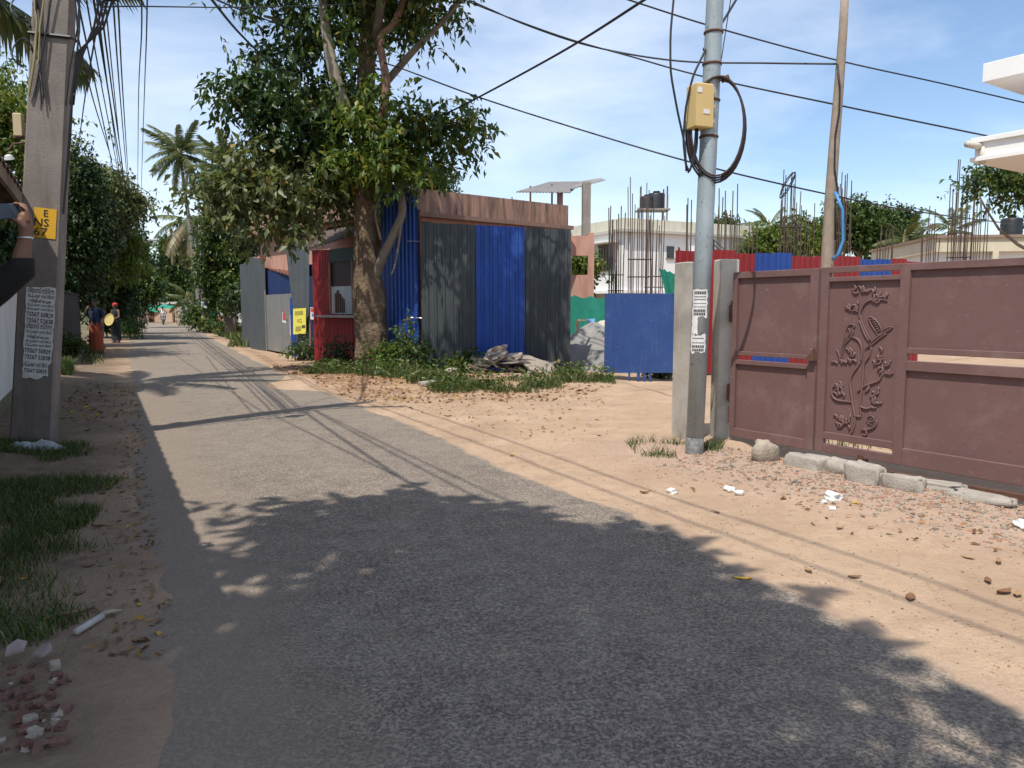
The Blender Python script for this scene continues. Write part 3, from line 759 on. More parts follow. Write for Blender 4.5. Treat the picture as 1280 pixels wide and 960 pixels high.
def rel(m, pts, r=0.007, smooth=True):
    P = [zu(*q) for q in pts]
    if smooth and len(P) > 2:
        Q = []
        for i in range(len(P)-1):
            p0 = P[max(i-1, 0)]; p1 = P[i]; p2 = P[i+1]; p3 = P[min(i+2, len(P)-1)]
            for k in range(3):
                t = k/3; Q.append(tuple(0.5*(2*p1[j]+(p2[j]-p0[j])*t+(2*p0[j]-5*p1[j]+4*p2[j]-p3[j])*t*t+(3*p1[j]-p0[j]-3*p2[j]+p3[j])*t**3) for j in range(2)))
        P = Q+[P[-1]]
    n = len(P); rs = [r*(0.45+0.55*math.sin(math.pi*min(1, max(0, (i+0.6)/(n+0.2))))) for i in range(n)]
    m.tube([gp(u, z, 0.0) for u, z in P], rs, 6)
tm = MB()
for pts in ([(190,890),(210,840),(212,790),(203,740),(195,680),(185,600),(200,555),(225,520),(240,495)], [(212,788),(246,788)], [(246,788),(240,730),(250,640),(255,590),(262,500),(290,460),(302,410)],
            [(246,490),(251,440),(245,395),(225,365),(195,355)], [(302,378),(270,320),(245,255),(240,222),(265,172),(300,152),(350,150),(390,156)], [(290,380),(262,330),(236,262)],
            [(225,655),(260,625),(310,605),(345,590),(366,550)], [(195,710),(160,705),(120,700),(92,680),(85,640),(100,615)], [(235,730),(270,745),(300,740)], [(245,862),(290,858),(325,838),(332,805)],
            [(262,850),(276,872),(270,892),(254,884)]): rel(tm, pts, 0.0115)
sp = [(300+30*(1-i/18)*math.cos(i*0.75), 805+32*(1-i/18)*math.sin(i*0.75)) for i in range(17)]
rel(tm, sp, 0.006, False)
tm.build('embossed_stem', gate_paint, pan, True)
b1 = MB(); rel(b1, [(135,482),(140,420),(155,360),(170,300),(190,285),(212,292),(200,310),(202,330),(185,362),(160,392),(146,440),(135,482)], 0.0085)
rel(b1, [(160,330),(165,360),(150,400)], 0.007); rel(b1, [(110,420),(125,450),(130,480)], 0.0085); rel(b1, [(175,305),(185,330),(175,352)], 0.007)
b1.build('embossed_bird', gate_paint, pan, True)
b2 = MB(); rel(b2, [(268,425),(300,385),(340,352),(385,325),(418,300),(395,302),(365,318)], 0.008); rel(b2, [(285,415),(330,375),(385,335)], 0.0085)
rel(b2, [(342,350),(322,318),(300,285),(288,245),(322,258),(346,290),(358,325),(345,348)], 0.0085)
for k in range(6): rel(b2, [(297+k*7, 262+k*13), (322+k*5, 262+k*11)], 0.007, False)
b2.build('embossed_bird', gate_paint, pan, True)
rr = random.Random(3)
def spray(cx, cy, rx, ry, n, a0, lm):
    for k in range(n):
        a = a0+rr.uniform(-1.1, 1.1); x = cx+rr.uniform(-rx, rx); y = cy+rr.uniform(-ry, ry); L = rr.uniform(24, 40)
        dx, dy = math.cos(a)*L, -math.sin(a)*L; nx_, ny_ = -dy*0.25, dx*0.25
        rel(lm, [(x, y), (x+dx*.5+nx_, y+dy*.5+ny_), (x+dx, y+dy)], 0.0115)
for args in ((340,140,38,26,12,0.9), (205,190,26,34,10,2.3), (250,105,14,10,4,1.2), (205,100,10,8,3,0.5), (170,498,55,10,9,2.4), (200,450,28,18,6,1.4), (350,500,36,60,16,1.0), (125,655,32,36,13,1.9), (300,690,34,42,13,0.6), (145,835,38,38,15,1.4)):
    lm = MB(); spray(*args, lm); lm.build('embossed_leaves', gate_paint, pan, True)
# wheel under the sliding leaf and the guide rail
MB().lathe([(0.015, -0.02), (0.055, -0.02), (0.045, 0), (0.055, 0.02), (0.015, 0.02)], gp(1.62, 0.03, 0.0), 14, Matrix((GU, up, GN)).transposed()).build('roller', rust, gm_)
gbar(MB(), 1.59, 0.0, 1.65, 0.10, d=0.035, t=0.008).build('roller_fork', rust, gm_)
gr_ = MB(); gr_.bar(gp(1.62, -0.02, 0.06), gp(4.9, -0.015, 0.06), 0.05, 0.045).build('guide_rail', rust)
tag(bpy.data.objects['guide_rail'], 'rusty steel guide rail lying on the ground below the maroon gate', 'rail')

def square_post(name, label, p, w, d, h, ang, mat, cap=False, group=None):
    t = thing(name, label, 'post', (p[0], p[1], 0), group)
    MB().box((p[0], p[1], h/2-0.15), (w, d, h+0.3), ang, 0.012).build('shaft', mat, t)
    return t
ang = math.atan2(GU.y, GU.x)
c1 = square_post('concrete_post', 'tall plastered concrete gate post behind the steel pole', (2.06, 8.98), 0.27, 0.27, 2.03, 0.30, post_concrete)
c2 = square_post('concrete_post', 'plastered concrete gate post carrying the hinges of the narrow gate leaf', (2.45, 8.93), 0.21, 0.22, 2.06, 0.12, post_concrete)
for z in (0.55, 1.45):
    MB().box((2.50, 8.79, z), (0.05, 0.07, 0.20), ang, 0.01).build('hinge_plate', rust, c2)

# --- grey steel pole with junction box and cable coil
s0 = Vector((1.88, 7.9, -0.2)); s1 = at(898, -90, 7.9)
sp_ = thing('steel_pole', 'grey round steel utility pole with cream junction box and cable coil', 'pole', (s0.x, s0.y, 0))
sd = (s1-s0).normalized()
def spt(z): return s0+sd*((z+0.2)/sd.z)
MB().tube([spt(-0.2), spt(0.18)], 0.094, 18).build('base_sleeve', M('dark_band_paint', (0.12, 0.12, 0.115), 0.8, 0.4, 30, dirt=(0.3, 0.3, 0.28), dirt_amt=0.7, dscale=14), sp_, True)
MB().tube([spt(0.18), spt(2.4), spt(5.6), spt(7.0)], [0.090, 0.088, 0.082, 0.080], 20).build('shaft', steel_grey, sp_, True)
def curved_paper(z0, z1, a0, a1, seed):
    v = []; f = []; n = 8; k = 8; rr = random.Random(seed)
    for i in range(n+1):
        for j in range(k+1):
            a = a0+(a1-a0)*j/k; z = z0+(z1-z0)*i/n
            if i in (0, n): z += rr.uniform(-.015, .015)
            if j in (0, k): a += rr.uniform(-.08, .08)
            v.append(spt(z)+Vector((math.cos(a), math.sin(a), 0))*0.0925)
    for i in range(n):
        for j in range(k): f.append((i*(k+1)+j, i*(k+1)+j+1, (i+1)*(k+1)+j+1, (i+1)*(k+1)+j))
    m = MB().add(v, f); return m
A0, A1 = R(-165), R(-62)
for (z0, z1, sd_) in ((1.42, 1.70, 1), (1.06, 1.24, 2)):
    o = curved_paper(z0, z1, A0, A1, sd_).build('pasted_notice', paper_white, sp_, True)
    rr = random.Random(sd_+40)
    mm = MB(); rows = ((0.86, .03), (0.72, .01), (0.62, .01), (0.48, .008), (0.36, .008), (0.22, .026), (0.10, .026)) if sd_ == 1 else ((0.8, .01), (0.55, .01), (0.34, .026), (0.14, .026))
    for (t, hh) in rows:       # rows of unreadable print
        a = A0+0.25
        while a < A1-0.3:
            da = rr.uniform(0.08, 0.16); z = z0+(z1-z0)*t
            q = [spt(z+dz)+Vector((math.cos(aa), math.sin(aa), 0))*0.0945 for aa, dz in ((a, -hh/2), (a+da, -hh/2), (a+da, hh/2), (a, hh/2))]
            mm.add(q, [(0, 1, 2, 3)]); a += da+0.05
    mm.build('printed_rows', ink, o)
o = curved_paper(1.25, 1.42, R(-165), R(-120), 3).build('pasted_notice', paper_white, sp_, True)
# junction box on the left of the shaft
jb = MB().box(spt(3.47)+Vector((-0.12, -0.08, 0)), (0.20, 0.17, 0.42), 0.35, 0.012).build('junction_box', M('cream_enamel', (0.62, 0.45, 0.19), 0.45, 0.06, 5), sp_)
bc = spt(3.47)+Vector((-0.12, -0.08, 0)); bm_ = Matrix.Rotation(0.35, 3, 'Z')
for z in (-0.14, 0.0, 0.14): MB().box(bc+bm_ @ Vector((0.105, -0.06, z)), (0.02, 0.04, 0.03), 0.35).build('latch', M('cream_enamel', (0.6, 0.45, 0.2)), jb)
MB().box(bc+bm_ @ Vector((-0.06, -0.088, 0.14)), (0.05, 0.004, 0.05), 0.35).build('label_plate', paper_white, jb)
MB().box(bc+bm_ @ Vector((0.02, -0.088, -0.06)), (0.07, 0.004, 0.04), 0.35).build('label_plate', paper_white, jb)
for k in range(4):
    P = []; cc = spt(3.28)+Vector((0.05, -0.12, 0))
    for i in range(33):
        a = 2*math.pi*i/32; P.append(cc+Vector((math.cos(a)*(0.245+.012*k), 0.02*k-0.05*math.cos(a), math.sin(a)*(0.475+0.010*k)-0.01*k)))
    MB().tube(P, 0.011, 6, cap=False).build('cable_coil', cable_black if k % 2 else M('brown_cable', (0.06, 0.035, 0.03), 0.5), sp_, True)
for z in (3.2, 3.55, 3.9, 4.2): MB().lathe([(0.093, -0.012), (0.098, 0), (0.093, 0.012)], spt(z), 16).build('strap', rust, sp_)
MB().tube([spt(3.74)+Vector((0.09, -.03, 0)), spt(3.76)+Vector((0.16, -.06, 0))], 0.03, 6).build('coil_hook', rust, sp_)
for k, P in enumerate(([at(846, -40, 7.9), at(838, 40, 7.85), at(838, 90, 7.8), at(847, 140, 7.8), at(856, 180, 7.8), at(858, 214, 7.8)],
                       [at(882, 62, 7.85), at(866, 95, 7.8), at(857, 135, 7.8), at(854, 175, 7.8), at(857, 205, 7.8), at(862, 216, 7.8), at(868, 190, 7.8), at(870, 160, 7.8)],
                       [at(872, 160, 7.8), at(871, 185, 7.8), at(866, 205, 7.8), at(860, 216, 7.8)],
                       [at(920, -40, 8.2), at(910, 20, 8.1), at(900, 85, 7.95), at(897, 100, 7.9)])):
    Q = []
    for i in range(len(P)-1):
        for j in range(4): Q.append(P[i].lerp(P[i+1], j/4))
    Q.append(P[-1]); Q = [Q[0]]+[(Q[i-1]+Q[i]*2+Q[i+1])/4 for i in range(1, len(Q)-1)]+[Q[-1]]
    MB().tube(Q, 0.011 if k < 3 else 0.005, 6).build('drop_cable', cable_black, sp_, True)

# --- wooden service pole behind the gate
wp0 = at(1033, 345, 13.0); wp1 = at(1057, -30, 13.0); wd = (wp1-wp0); wb = wp0-wd*((wp0.z+0.2)/wd.z)
wp = thing('wooden_pole', 'slim pale wooden service pole rising behind the maroon gate', 'pole', (wb.x, wb.y, 0))
MB().tube([wb.lerp(wp1, t)+Vector((0.015*math.sin(9*t), 0, 0)) for t in np.linspace(0, 1, 9)], list(np.linspace(0.125, 0.06, 9)), 12).build('shaft', wood_pole, wp, True)
P = [at(1047, 80, 12.9), at(1050, 110, 12.88), at(1049, 140, 12.9), at(1044, 170, 12.9), at(1043, 210, 12.88), at(1047, 235, 12.88), at(1044, 260, 12.88), at(1044, 300, 12.88)]
MB().tube(P, 0.014, 6).build('drop_cable', cable_black, wp, True)
MB().tube([at(1044, 240, 12.85), at(1053, 262, 12.8), at(1054, 300, 12.8), at(1048, 318, 12.8), at(1040, 325, 12.85)], 0.025, 7).build('hose', M('blue_hose', (0.06, 0.22, 0.5), 0.4), wp, True)

# ================================================================== SHEDS OF STEEL SHEET
def sheet(parent, px0, px1, Y0, Y1, top, bot=0.02, mat=grey_sheet, lean=(0, 0), pitch=0.2, depth=0.028, name='steel_sheet', topr=None, fr=0.0):
    p0 = at(px0, 400, Y0); p1 = at(px1, 400, Y1)
    zl = at(px0, top, Y0).z; zr = at(px1, topr if topr else top, Y1).z
    return corrugated((p0.x, p0.y-fr), (p1.x, p1.y-fr), bot, (zl, zr), pitch, depth, lean).build(name, mat, parent)
hoard = thing('sheet_hoarding', 'hoarding of upright charcoal and blue steel sheets right of the big tree', 'hoarding', (-0.6, 18.1, 0))
sheet(hoard, 527, 594, 18.35, 18.15, 278, 0.03, dark_sheet, topr=281)
sheet(hoard, 595.5, 656, 18.12, 17.98, 281, 0.05, blue_sheet, topr=284)
sheet(hoard, 657.5, 713, 17.95, 17.6, 284, 0.0, dark_sheet, topr=287)
sheet(hoard, 478, 523, 19.7, 18.6, 226, 0.0, blue_sheet, topr=238, pitch=0.16, depth=0.03)
for px, Y, top in ((525, 18.75, 262), (594.5, 18.35, 284), (656.5, 18.2, 288), (711, 17.95, 290)):
    q = at(px, 400, Y); MB().tube([(q.x, q.y, -0.2), (q.x, q.y, at(px, top, Y).z)], 0.035, 8).build('post', rust if px == 525 else wood_old, hoard)
for z in (0.7, 2.2):
    MB().tube([(-2.2, 18.72, z), (1.2, 17.98, z)], 0.03, 6).build('cross_rail', wood_old, hoard)
for (px, py) in ((522, 302), (526, 398)):
    q = at(px, py, 18.55); MB().tube([q+Vector((-0.25, 0.05, 0.02)), q+Vector((0.12, 0, 0))], 0.012, 5).build('tie_rod', M('bare_steel', (0.4, 0.4, 0.4), 0.4, metal=0.6), hoard)

# red kiosk with a glazed hatch and a corrugated roof, left of the tree
kio = thing('roadside_kiosk', 'closed red steel sheet kiosk with glazed hatch beside the big tree trunk', 'kiosk', (-4.9, 21.4, 0))
sheet(kio, 392, 414, 22.1, 21.2, 313, 0.0, red_sheet, topr=312, pitch=0.10, depth=0.02)
sheet(kio, 414, 444, 21.2, 20.3, 392, 0.0, red_sheet, topr=394, pitch=0.14, depth=0.02)
q0 = at(414, 400, 21.2); q1 = at(444, 400, 20.3); kd = (q1-q0); kd.z = 0; kd.normalize(); kn = Vector((kd.y, -kd.x, 0)); KL = (Vector((q1.x, q1.y, 0))-Vector((q0.x, q0.y, 0))).length
def kp(u, z, d=0): return Vector((q0.x, q0.y, 0))+kd*u+up*z+kn*d
def kbox(u0, u1, z0, z1, d, t): return MB().box(kp((u0+u1)/2, (z0+z1)/2, d), (abs(u1-u0), t, abs(z1-z0)), rot=Matrix((kd, -kn, up)).transposed(), bev=0.004)
kbox(0.0, KL, 2.75, 3.1, 0.0, 0.05).build('lintel_board', M('dark_green_board', (0.03, 0.05, 0.045), 0.7), kio)
kbox(0.0, KL, 2.1, 2.75, -0.04, 0.03).build('upper_shutter', M('dark_maroon_shutter', (0.05, 0.022, 0.025), 0.6), kio)
pane = kbox(0.06, KL-0.1, 1.36, 2.1, -0.02, 0.012).build('pane', M('dusty_glass', (0.33, 0.36, 0.38), 0.25, 0.15, 3, spec=0.6, dirt=(0.5, 0.5, 0.48), dirt_amt=0.5, streak=True), kio)
for u in (0.03, KL-0.06): kbox(u-0.025, u+0.025, 1.36, 2.75, 0.02, 0.05).build('frame', wood_old, kio)
for k, (u, h) in enumerate(((0.24, 0.52), (0.34, 0.6), (0.46, 0.5), (0.56, 0.42), (0.64, 0.36))):
    kbox(u, u+0.06, 1.40, 1.40+h, 0.002, 0.03).build('shelf_board', M('brown_stain', (0.11, 0.06, 0.045), 0.8), pane)
kbox(-0.35, KL+0.35, 1.27, 1.33, 0.12, 0.30).build('counter', M('tin_counter', (0.30, 0.28, 0.25), 0.5, metal=0.3), kio)
MB().box(kp(KL-0.1, 1.5, -1.0), (0.06, 2.0, 3.0), rot=Matrix((kd, -kn, up)).transposed()).build('side_wall', dark_sheet, kio)
MB().box(kp(KL/2, 1.5, -1.9), (KL+0.9, 0.05, 3.0), rot=Matrix((kd, -kn, up)).transposed()).build('back_wall', dark_sheet, kio)
def sloped_roof(a, b, c, d, mat, parent, name='roof', k=14, th=0.025, amp=0.035):
    """corrugated roof through corners a,b (eave) and d,c (ridge)"""
    a, b, c, d = map(Vector, (a, b, c, d)); v = []; n = 2*(k*2+1)
    nn = (b-a).cross(d-a).normalized()
    if nn.z < 0: nn = -nn
    for lay in (0, -th):
        for i in range(k*2+1):
            t = i/(2*k); h = amp*(i % 2)+lay
            v += [a.lerp(b, t)+nn*h, d.lerp(c, t)+nn*h]
    f = []
    for i in range(2*k):
        f += [(2*i, 2*i+2, 2*i+3, 2*i+1), (n+2*i, n+2*i+1, n+2*i+3, n+2*i+2), (2*i, n+2*i, n+2*i+2, 2*i+2), (2*i+1, 2*i+3, n+2*i+3, n+2*i+1)]
    f += [(0, 1, n+1, n), (4*k, n+4*k, n+4*k+1, 4*k+1)]
    return MB().add(v, f).build(name, mat, parent)
sloped_roof(at(386, 311, 22.0), at(447, 293, 19.95), at(470, 274, 21.8), at(410, 285, 24.0), roof_sheet, kio)

# grey shed along the road
gs = thing('grey_sheet_shed', 'roadside shed of grey steel sheets with plain metal door and leaning sheet', 'shed', (-8.4, 26.5, 0))
sheet(gs, 302, 313, 31.2, 29.6, 331, 0.0, grey_sheet, topr=328, pitch=0.2)
sheet(gs, 312.5, 333, 29.2, 27.4, 321, 0.0, grey_sheet, topr=324, pitch=0.2)
sheet(gs, 333, 367, 27.6, 24.6, 337, at(350, 370, 26).z, M('shaded_blue_sheet', (0.014, 0.035, 0.12), 0.5), topr=343, pitch=0.18, name='upper_sheet', fr=-0.15)  # blue sheet coloured darker to stand for the shadow above the door
d0 = at(333, 400, 27.4); d1 = at(367, 400, 24.5)
for k, (t0, t1) in enumerate(((0.0, 0.60), (0.61, 1.0))):
    a = lerp(d0, d1, t0); b = lerp(d0, d1, t1); ztop = at(345, 368, 26.2).z
    MB().bar((a.x, a.y, ztop/2+0.03), (b.x, b.y, ztop/2+0.03), 0.03, ztop-0.06).build('door_plate', flat_grey, gs)
q = at(333, 400, 27.35); MB().tube([(q.x, q.y-0.05, -0.1), (q.x, q.y-0.05, 2.15)], 0.03, 6).build('door_post', flat_grey, gs)
sheet(gs, 363, 377, 24.4, 23.9, 372, 0.0, blue_sheet, name='blue_sheet', pitch=0.16)
# the leaning sheet: foot nearer the kiosk, head out to the left
a0 = at(374, 447, 23.75); a1 = at(388, 450, 23.3); b0 = at(357, 305, 23.9); b1 = at(387, 304, 23.4)
v = []; f = []; K = 15
for lay in (0, 0.004):
    for i in range(K+1):
        t = i/K; h = 0.03*(1 if i % 4 in (2, 3) else 0)+lay
        v += [Vector((a0.x+(a1.x-a0.x)*t, a0.y+(a1.y-a0.y)*t-h-0.05, 0.0)), Vector((b0.x+(b1.x-b0.x)*t, b0.y+(b1.y-b0.y)*t-h-0.05, b0.z+(b1.z-b0.z)*t))]
n = 2*(K+1)
for i in range(K): f += [(2*i, 2*i+2, 2*i+3, 2*i+1), (n+2*i, n+2*i+1, n+2*i+3, n+2*i+2), (2*i+1, 2*i+3, n+2*i+3, n+2*i+1), (2*i, n+2*i, n+2*i+2, 2*i+2)]
f += [(0, 1, n+1, n), (2*K, n+2*K, n+2*K+1, 2*K+1)]
MB().add(v, f).build('leaning_sheet', grey_sheet, gs)
sheet(gs, 388, 395, 23.3, 22.6, 345, 0.0, M('navy_sheet', (0.02, 0.035, 0.085), 0.45), name='navy_sheet', pitch=0.15)
qq = at(390, 330, 23.2); sheet(gs, 384, 391, 23.6, 23.4, 330, at(388, 352, 23.5).z, blue_sheet, name='blue_flap', pitch=0.15, fr=-0.2)
sloped_roof(at(300, 333, 31.5), at(314, 325, 29.4), at(335, 322, 31.0), at(318, 326, 33), roof_sheet, gs, k=6)
sloped_roof(at(331, 335, 27.9), at(369, 347, 24.2), at(395, 335, 26.5), at(352, 327, 30), M('rust_roof', (0.14, 0.06, 0.045), 0.85), gs, k=9)
def poster(parent, px0, py0, px1, py1, Y0, Y1, mat, name='poster', dz=0.0):
    P = [at(px0, py1, Y0), at(px1, py1+dz, Y1), at(px1, py0+dz, Y1), at(px0, py0, Y0)]
    nn = (P[1]-P[0]).cross(P[3]-P[0]).normalized()
    if nn.y > 0: nn = -nn
    return MB().prism(P, nn*0.004).build(name, mat, parent), P, nn
def inkbox(parent, P, nn, u0, u1, v0, v1, mat, lift=0.007, name='print'):
    def q(u, v): return P[0].lerp(P[1], u).lerp(P[3].lerp(P[2], u), v)+nn*lift
    MB().prism([q(u0, v0), q(u1, v0), q(u1, v1), q(u0, v1)], nn*0.001).build(name, mat, parent)
ypap = M('yellow_poster_paper', (0.74, 0.66, 0.10), 0.8, 0.06, 8)
o, P, nn = poster(gs, 366.5, 386, 382.5, 418, 23.55, 23.15, ypap, dz=-1)
dk = M('poster_dark', (0.10, 0.10, 0.05), 0.8); redp = M('poster_red', (0.55, 0.06, 0.05), 0.8)
inkbox(o, P, nn, 0.15, 0.78, 0.74, 0.90, M('poster_olive', (0.33, 0.30, 0.06), 0.8)); inkbox(o, P, nn, 0.68, 0.95, 0.22, 0.34, dk); inkbox(o, P, nn, 0.2, 0.62, 0.12, 0.30, M('poster_olive', (0.33, 0.3, 0.06)))
r_ = (P[1]-P[0]).normalized(); u_ = (P[3]-P[0]).normalized()
text_mesh('VG', 0.19, dk, o, P[0].lerp(P[1], 0.5).lerp(P[3].lerp(P[2], 0.5), 0.5)+nn*0.008, r_, u_)
o, P, nn = poster(gs, 353, 379, 361, 403, 25.55, 24.95, paper_white, dz=1)
for (a, b, c_, d_) in ((0.1, 0.5, 0.12, 0.5), (0.1, 0.35, 0.55, 0.68), (0.6, 0.85, 0.08, 0.2), (0.55, 0.8, 0.6, 0.9)): inkbox(o, P, nn, a, b, c_, d_, redp if a < 0.3 else dk)
o, P, nn = poster(gs, 362.5, 394, 366.5, 419, 24.7, 24.4, M('pale_pink_paper', (0.7, 0.58, 0.54), 0.85), dz=1)
o, P, nn = poster(gs, 388, 384, 394.5, 399, 22.9, 22.5, paper_white, dz=1)
inkbox(o, P, nn, 0.1, 0.9, 0.62, 0.95, redp); inkbox(o, P, nn, 0.3, 0.6, 0.25, 0.5, M('poster_blue', (0.1, 0.2, 0.5)))

# ================================================================== PINK HOUSE BEHIND THE SHEDS
PH = thing('pink_house', 'single storey pink house with black-stained parapet behind the steel sheds', 'house', (-1.5, 24.5, 0))
C0 = Vector((-3.5, 21.35, 0)); fu = Vector((0.776, 0.631, 0)).normalized(); fv = Vector((-0.631, 0.776, 0))
def hp(u, v, z): return C0+fu*u+fv*v+up*z
def hbox(u0, u1, v0, v1, z0, z1, bev=0): return MB().box(hp((u0+u1)/2, (v0+v1)/2, (z0+z1)/2), (u1-u0, v1-v0, z1-z0), rot=Matrix((fu, fv, up)).transposed(), bev=bev)
hbox(0, 6.5, 0, 8.8, -0.2, 4.05).build('wall', pink_wall, PH)
sl_ = hbox(-0.35, 6.8, -0.35, 9.1, 4.05, 4.17).build('roof_slab', M('stained_slab', (0.28, 0.17, 0.13), 0.9, 0.3, 2, dirt=(0.06, 0.05, 0.04), dirt_amt=0.7), PH)
hbox(-0.3, 6.6, -0.3, -0.15, 4.17, 4.80).build('parapet', pink_mossy, sl_)
hbox(-0.3, -0.15, -0.15, 9.0, 4.17, 4.80).build('parapet', pink_mossy, sl_)
for u in (1.2, 3.1, 5.0): hbox(u, u+0.35, -0.006, 0.1, 3.83, 3.95).build('vent', M('vent_dark', (0.03, 0.02, 0.02)), PH)
for k in range(3):
    v0 = 1.0+k*2.6; wdw = hbox(-0.02, 0.1, v0, v0+1.2, 1.2, 2.5).build('window', glass_dark, PH)
    hbox(-0.05, 0.02, v0-0.08, v0, 1.12, 2.58).build('frame', wood_old, wdw); hbox(-0.05, 0.02, v0+1.2, v0+1.28, 1.12, 2.58).build('frame', wood_old, wdw)
# tiled porch at the far corner
pp = at(342, 345, 29.0)
MB().box((pp.x, pp.y, 1.7), (1.3, 1.3, 3.4), 0.5).build('porch_wall', M('bright_pink_wall', (0.60, 0.34, 0.29), 0.85, 0.08), PH)
pr = sloped_roof(at(324, 322, 28.2), at(352, 312, 27.2), at(368, 303, 29.0), at(338, 308, 30.4), tile_red, PH, 'porch_roof', k=9)
MB().bar(at(324, 326, 28.2), at(352, 317, 27.2), 0.10, 0.16).build('fascia', tile_red, pr)
# stair-head wall with an open window, pillars and the sheet canopy
for (x0, x1, z0, z1) in ((1.5, 1.98, 0, 4.0), (2.52, 2.72, 0, 4.0), (1.98, 2.52, 0, 2.62), (1.98, 2.52, 3.35, 4.0)):
    MB().box(((x0+x1)/2, 26.0, (z0+z1)/2-0.1), (x1-x0, 0.22, z1-z0+(0.2 if z0 == 0 else 0)), 0).build('stair_wall', pink_wall, PH)
for (px, Y, py, w_) in ((700, 25.6, 240, 0.17), (733, 26.05, 228, 0.26)):
    q = at(px, py, Y); MB().box((q.x, Y, (q.z+3.9)/2), (w_, w_, q.z-3.9), 0.1, 0.01).build('pillar', concrete if px > 720 else pink_mossy, PH)
for (px, Y, py) in ((663, 26.8, 240), (690, 27.2, 238)):
    q = at(px, py, Y); MB().tube([(q.x, Y, 4.1), (q.x, Y, q.z+0.2)], 0.035, 6).build('canopy_post', rust, PH)
tin = M('galvanised_sheet', (0.33, 0.30, 0.28), 0.55, 0.2, 3, metal=0.3, dirt=(0.2, 0.12, 0.09), dirt_amt=0.5, streak=True)
sloped_roof(at(645, 240, 25.0), at(712, 241, 25.4), at(728, 227, 28.6), at(686, 228, 28.6), tin, PH, 'canopy', k=16, amp=0.03)
sloped_roof(at(712, 237, 25.8), at(757, 225, 26.6), at(752, 223, 28.6), at(726, 227, 28.4), tin, PH, 'canopy', k=10, amp=0.03)
MB().tube([at(640, 246, 24.0), at(640, 280, 24.0)], 0.02, 5).build('antenna_mast', wood_old, PH)
MB().tube([at(636, 250, 24.0), at(648, 261, 23.9)], 0.01, 5).build('antenna_bar', wood_old, PH)

# ================================================================== WHITE HOUSE, TANKS, REBAR
WH = thing('white_house', 'white two storey house with parapet, barred window and outside stair rail', 'house', (8, 46, 0))
WK = Vector((5.99, 42.0, 0)); wu = Vector((0.886, 0.463, 0)).normalized(); wv = Vector((-0.463, 0.886, 0)).normalized()
def wbox(u0, u1, v0, v1, z0, z1, bev=0): return MB().box(WK+wu*((u0+u1)/2)+wv*((v0+v1)/2)+up*((z0+z1)/2), (u1-u0, v1-v0, z1-z0), rot=Matrix((wu, wv, up)).transposed(), bev=bev)
wbox(0, 10.4, 0, 8, 2.5, 5.6).build('wall', white_clean, WH)
wbox(0.25, 10.1, 0.25, 7.8, -0.2, 2.35).build('ground_floor_wall', M('grey_plaster_wall', (0.42, 0.40, 0.37), 0.9), WH)
wbox(-0.25, 10.6, -0.25, 8.2, 2.35, 2.5).build('floor_slab', white_clean, WH)
wbox(-0.3, 10.7, -0.3, 8.3, 5.6, 5.74).build('roof_slab', M('stained_white', (0.46, 0.43, 0.37), 0.9, 0.1), WH)
for a in ((-0.2, 10.6, -0.2, -0.05), (-0.2, -0.05, -0.05, 8.2), (10.45, 10.6, -0.05, 8.2)):
    wbox(*a, 5.74, 6.32).build('parapet', M('yellowed_white', (0.66, 0.63, 0.50), 0.9, 0.1, 2, dirt=(0.35, 0.33, 0.26), dirt_amt=0.5, streak=True), WH)
wn = wbox(-0.04, 0.05, 1.0, 2.3, 3.65, 4.95).build('window', glass_dark, WH)
for k in range(6): wbox(-0.075, -0.045, 1.0+k*0.25, 1.05+k*0.25, 3.6, 5.0).build('window_bar', wood_old, wn)
for z in (3.58, 4.98): wbox(-0.08, 0.0, 0.94, 2.36, z, z+0.06).build('frame', wood_old, wn)
wbox(-0.75, 0.0, 0.4, 3.2, 5.08, 5.2).build('sunshade', white_clean, WH)
for u in (2.9, 8.2):
    wn = wbox(u, u+0.5, -0.04, 0.05, 4.3, 4.95).build('window', glass_dark, WH)
    wbox(u-0.05, u+0.55, -0.07, 0.0, 4.24, 4.30).build('sill', wood_old, wn)
for u in (0.35, 2.4, 10.0):
    MB().tube([WK+wu*u-wv*0.1+up*0.1, WK+wu*u-wv*0.1+up*5.6], 0.055, 7).build('downpipe', M('pvc_grey', (0.5, 0.5, 0.5), 0.5), WH)
rail_m = M('dark_rail', (0.05, 0.045, 0.045), 0.6)
for z in (0, 0.25, 0.5, 0.75):
    MB().tube([WK+wu*4.6-wv*0.9+up*(5.1+z), WK+wu*6.4-wv*0.9+up*(4.0+z), WK+wu*9.0-wv*0.9+up*(4.0+z), WK+wu*10.2-wv*0.9+up*(3.2+z)], 0.03, 5).build('stair_rail', rail_m, WH)
for u, z in ((4.6, 5.1), (5.5, 4.55), (6.4, 4.0), (7.7, 4.0), (9.0, 4.0)):
    MB().tube([WK+wu*u-wv*0.9+up*(z-0.3), WK+wu*u-wv*0.9+up*(z+0.8)], 0.035, 5).build('rail_post', rail_m, WH)
MB().prism([WK+wu*4.4-wv*1.0+up*5.0, WK+wu*6.4-wv*1.0+up*3.75, WK+wu*9-wv*1.0+up*3.75, WK+wu*9-wv*1.0+up*3.5, WK+wu*6.3-wv*1.0+up*3.5, WK+wu*4.4-wv*1.0+up*4.7], wv*0.9).build('stair', white_clean, WH)

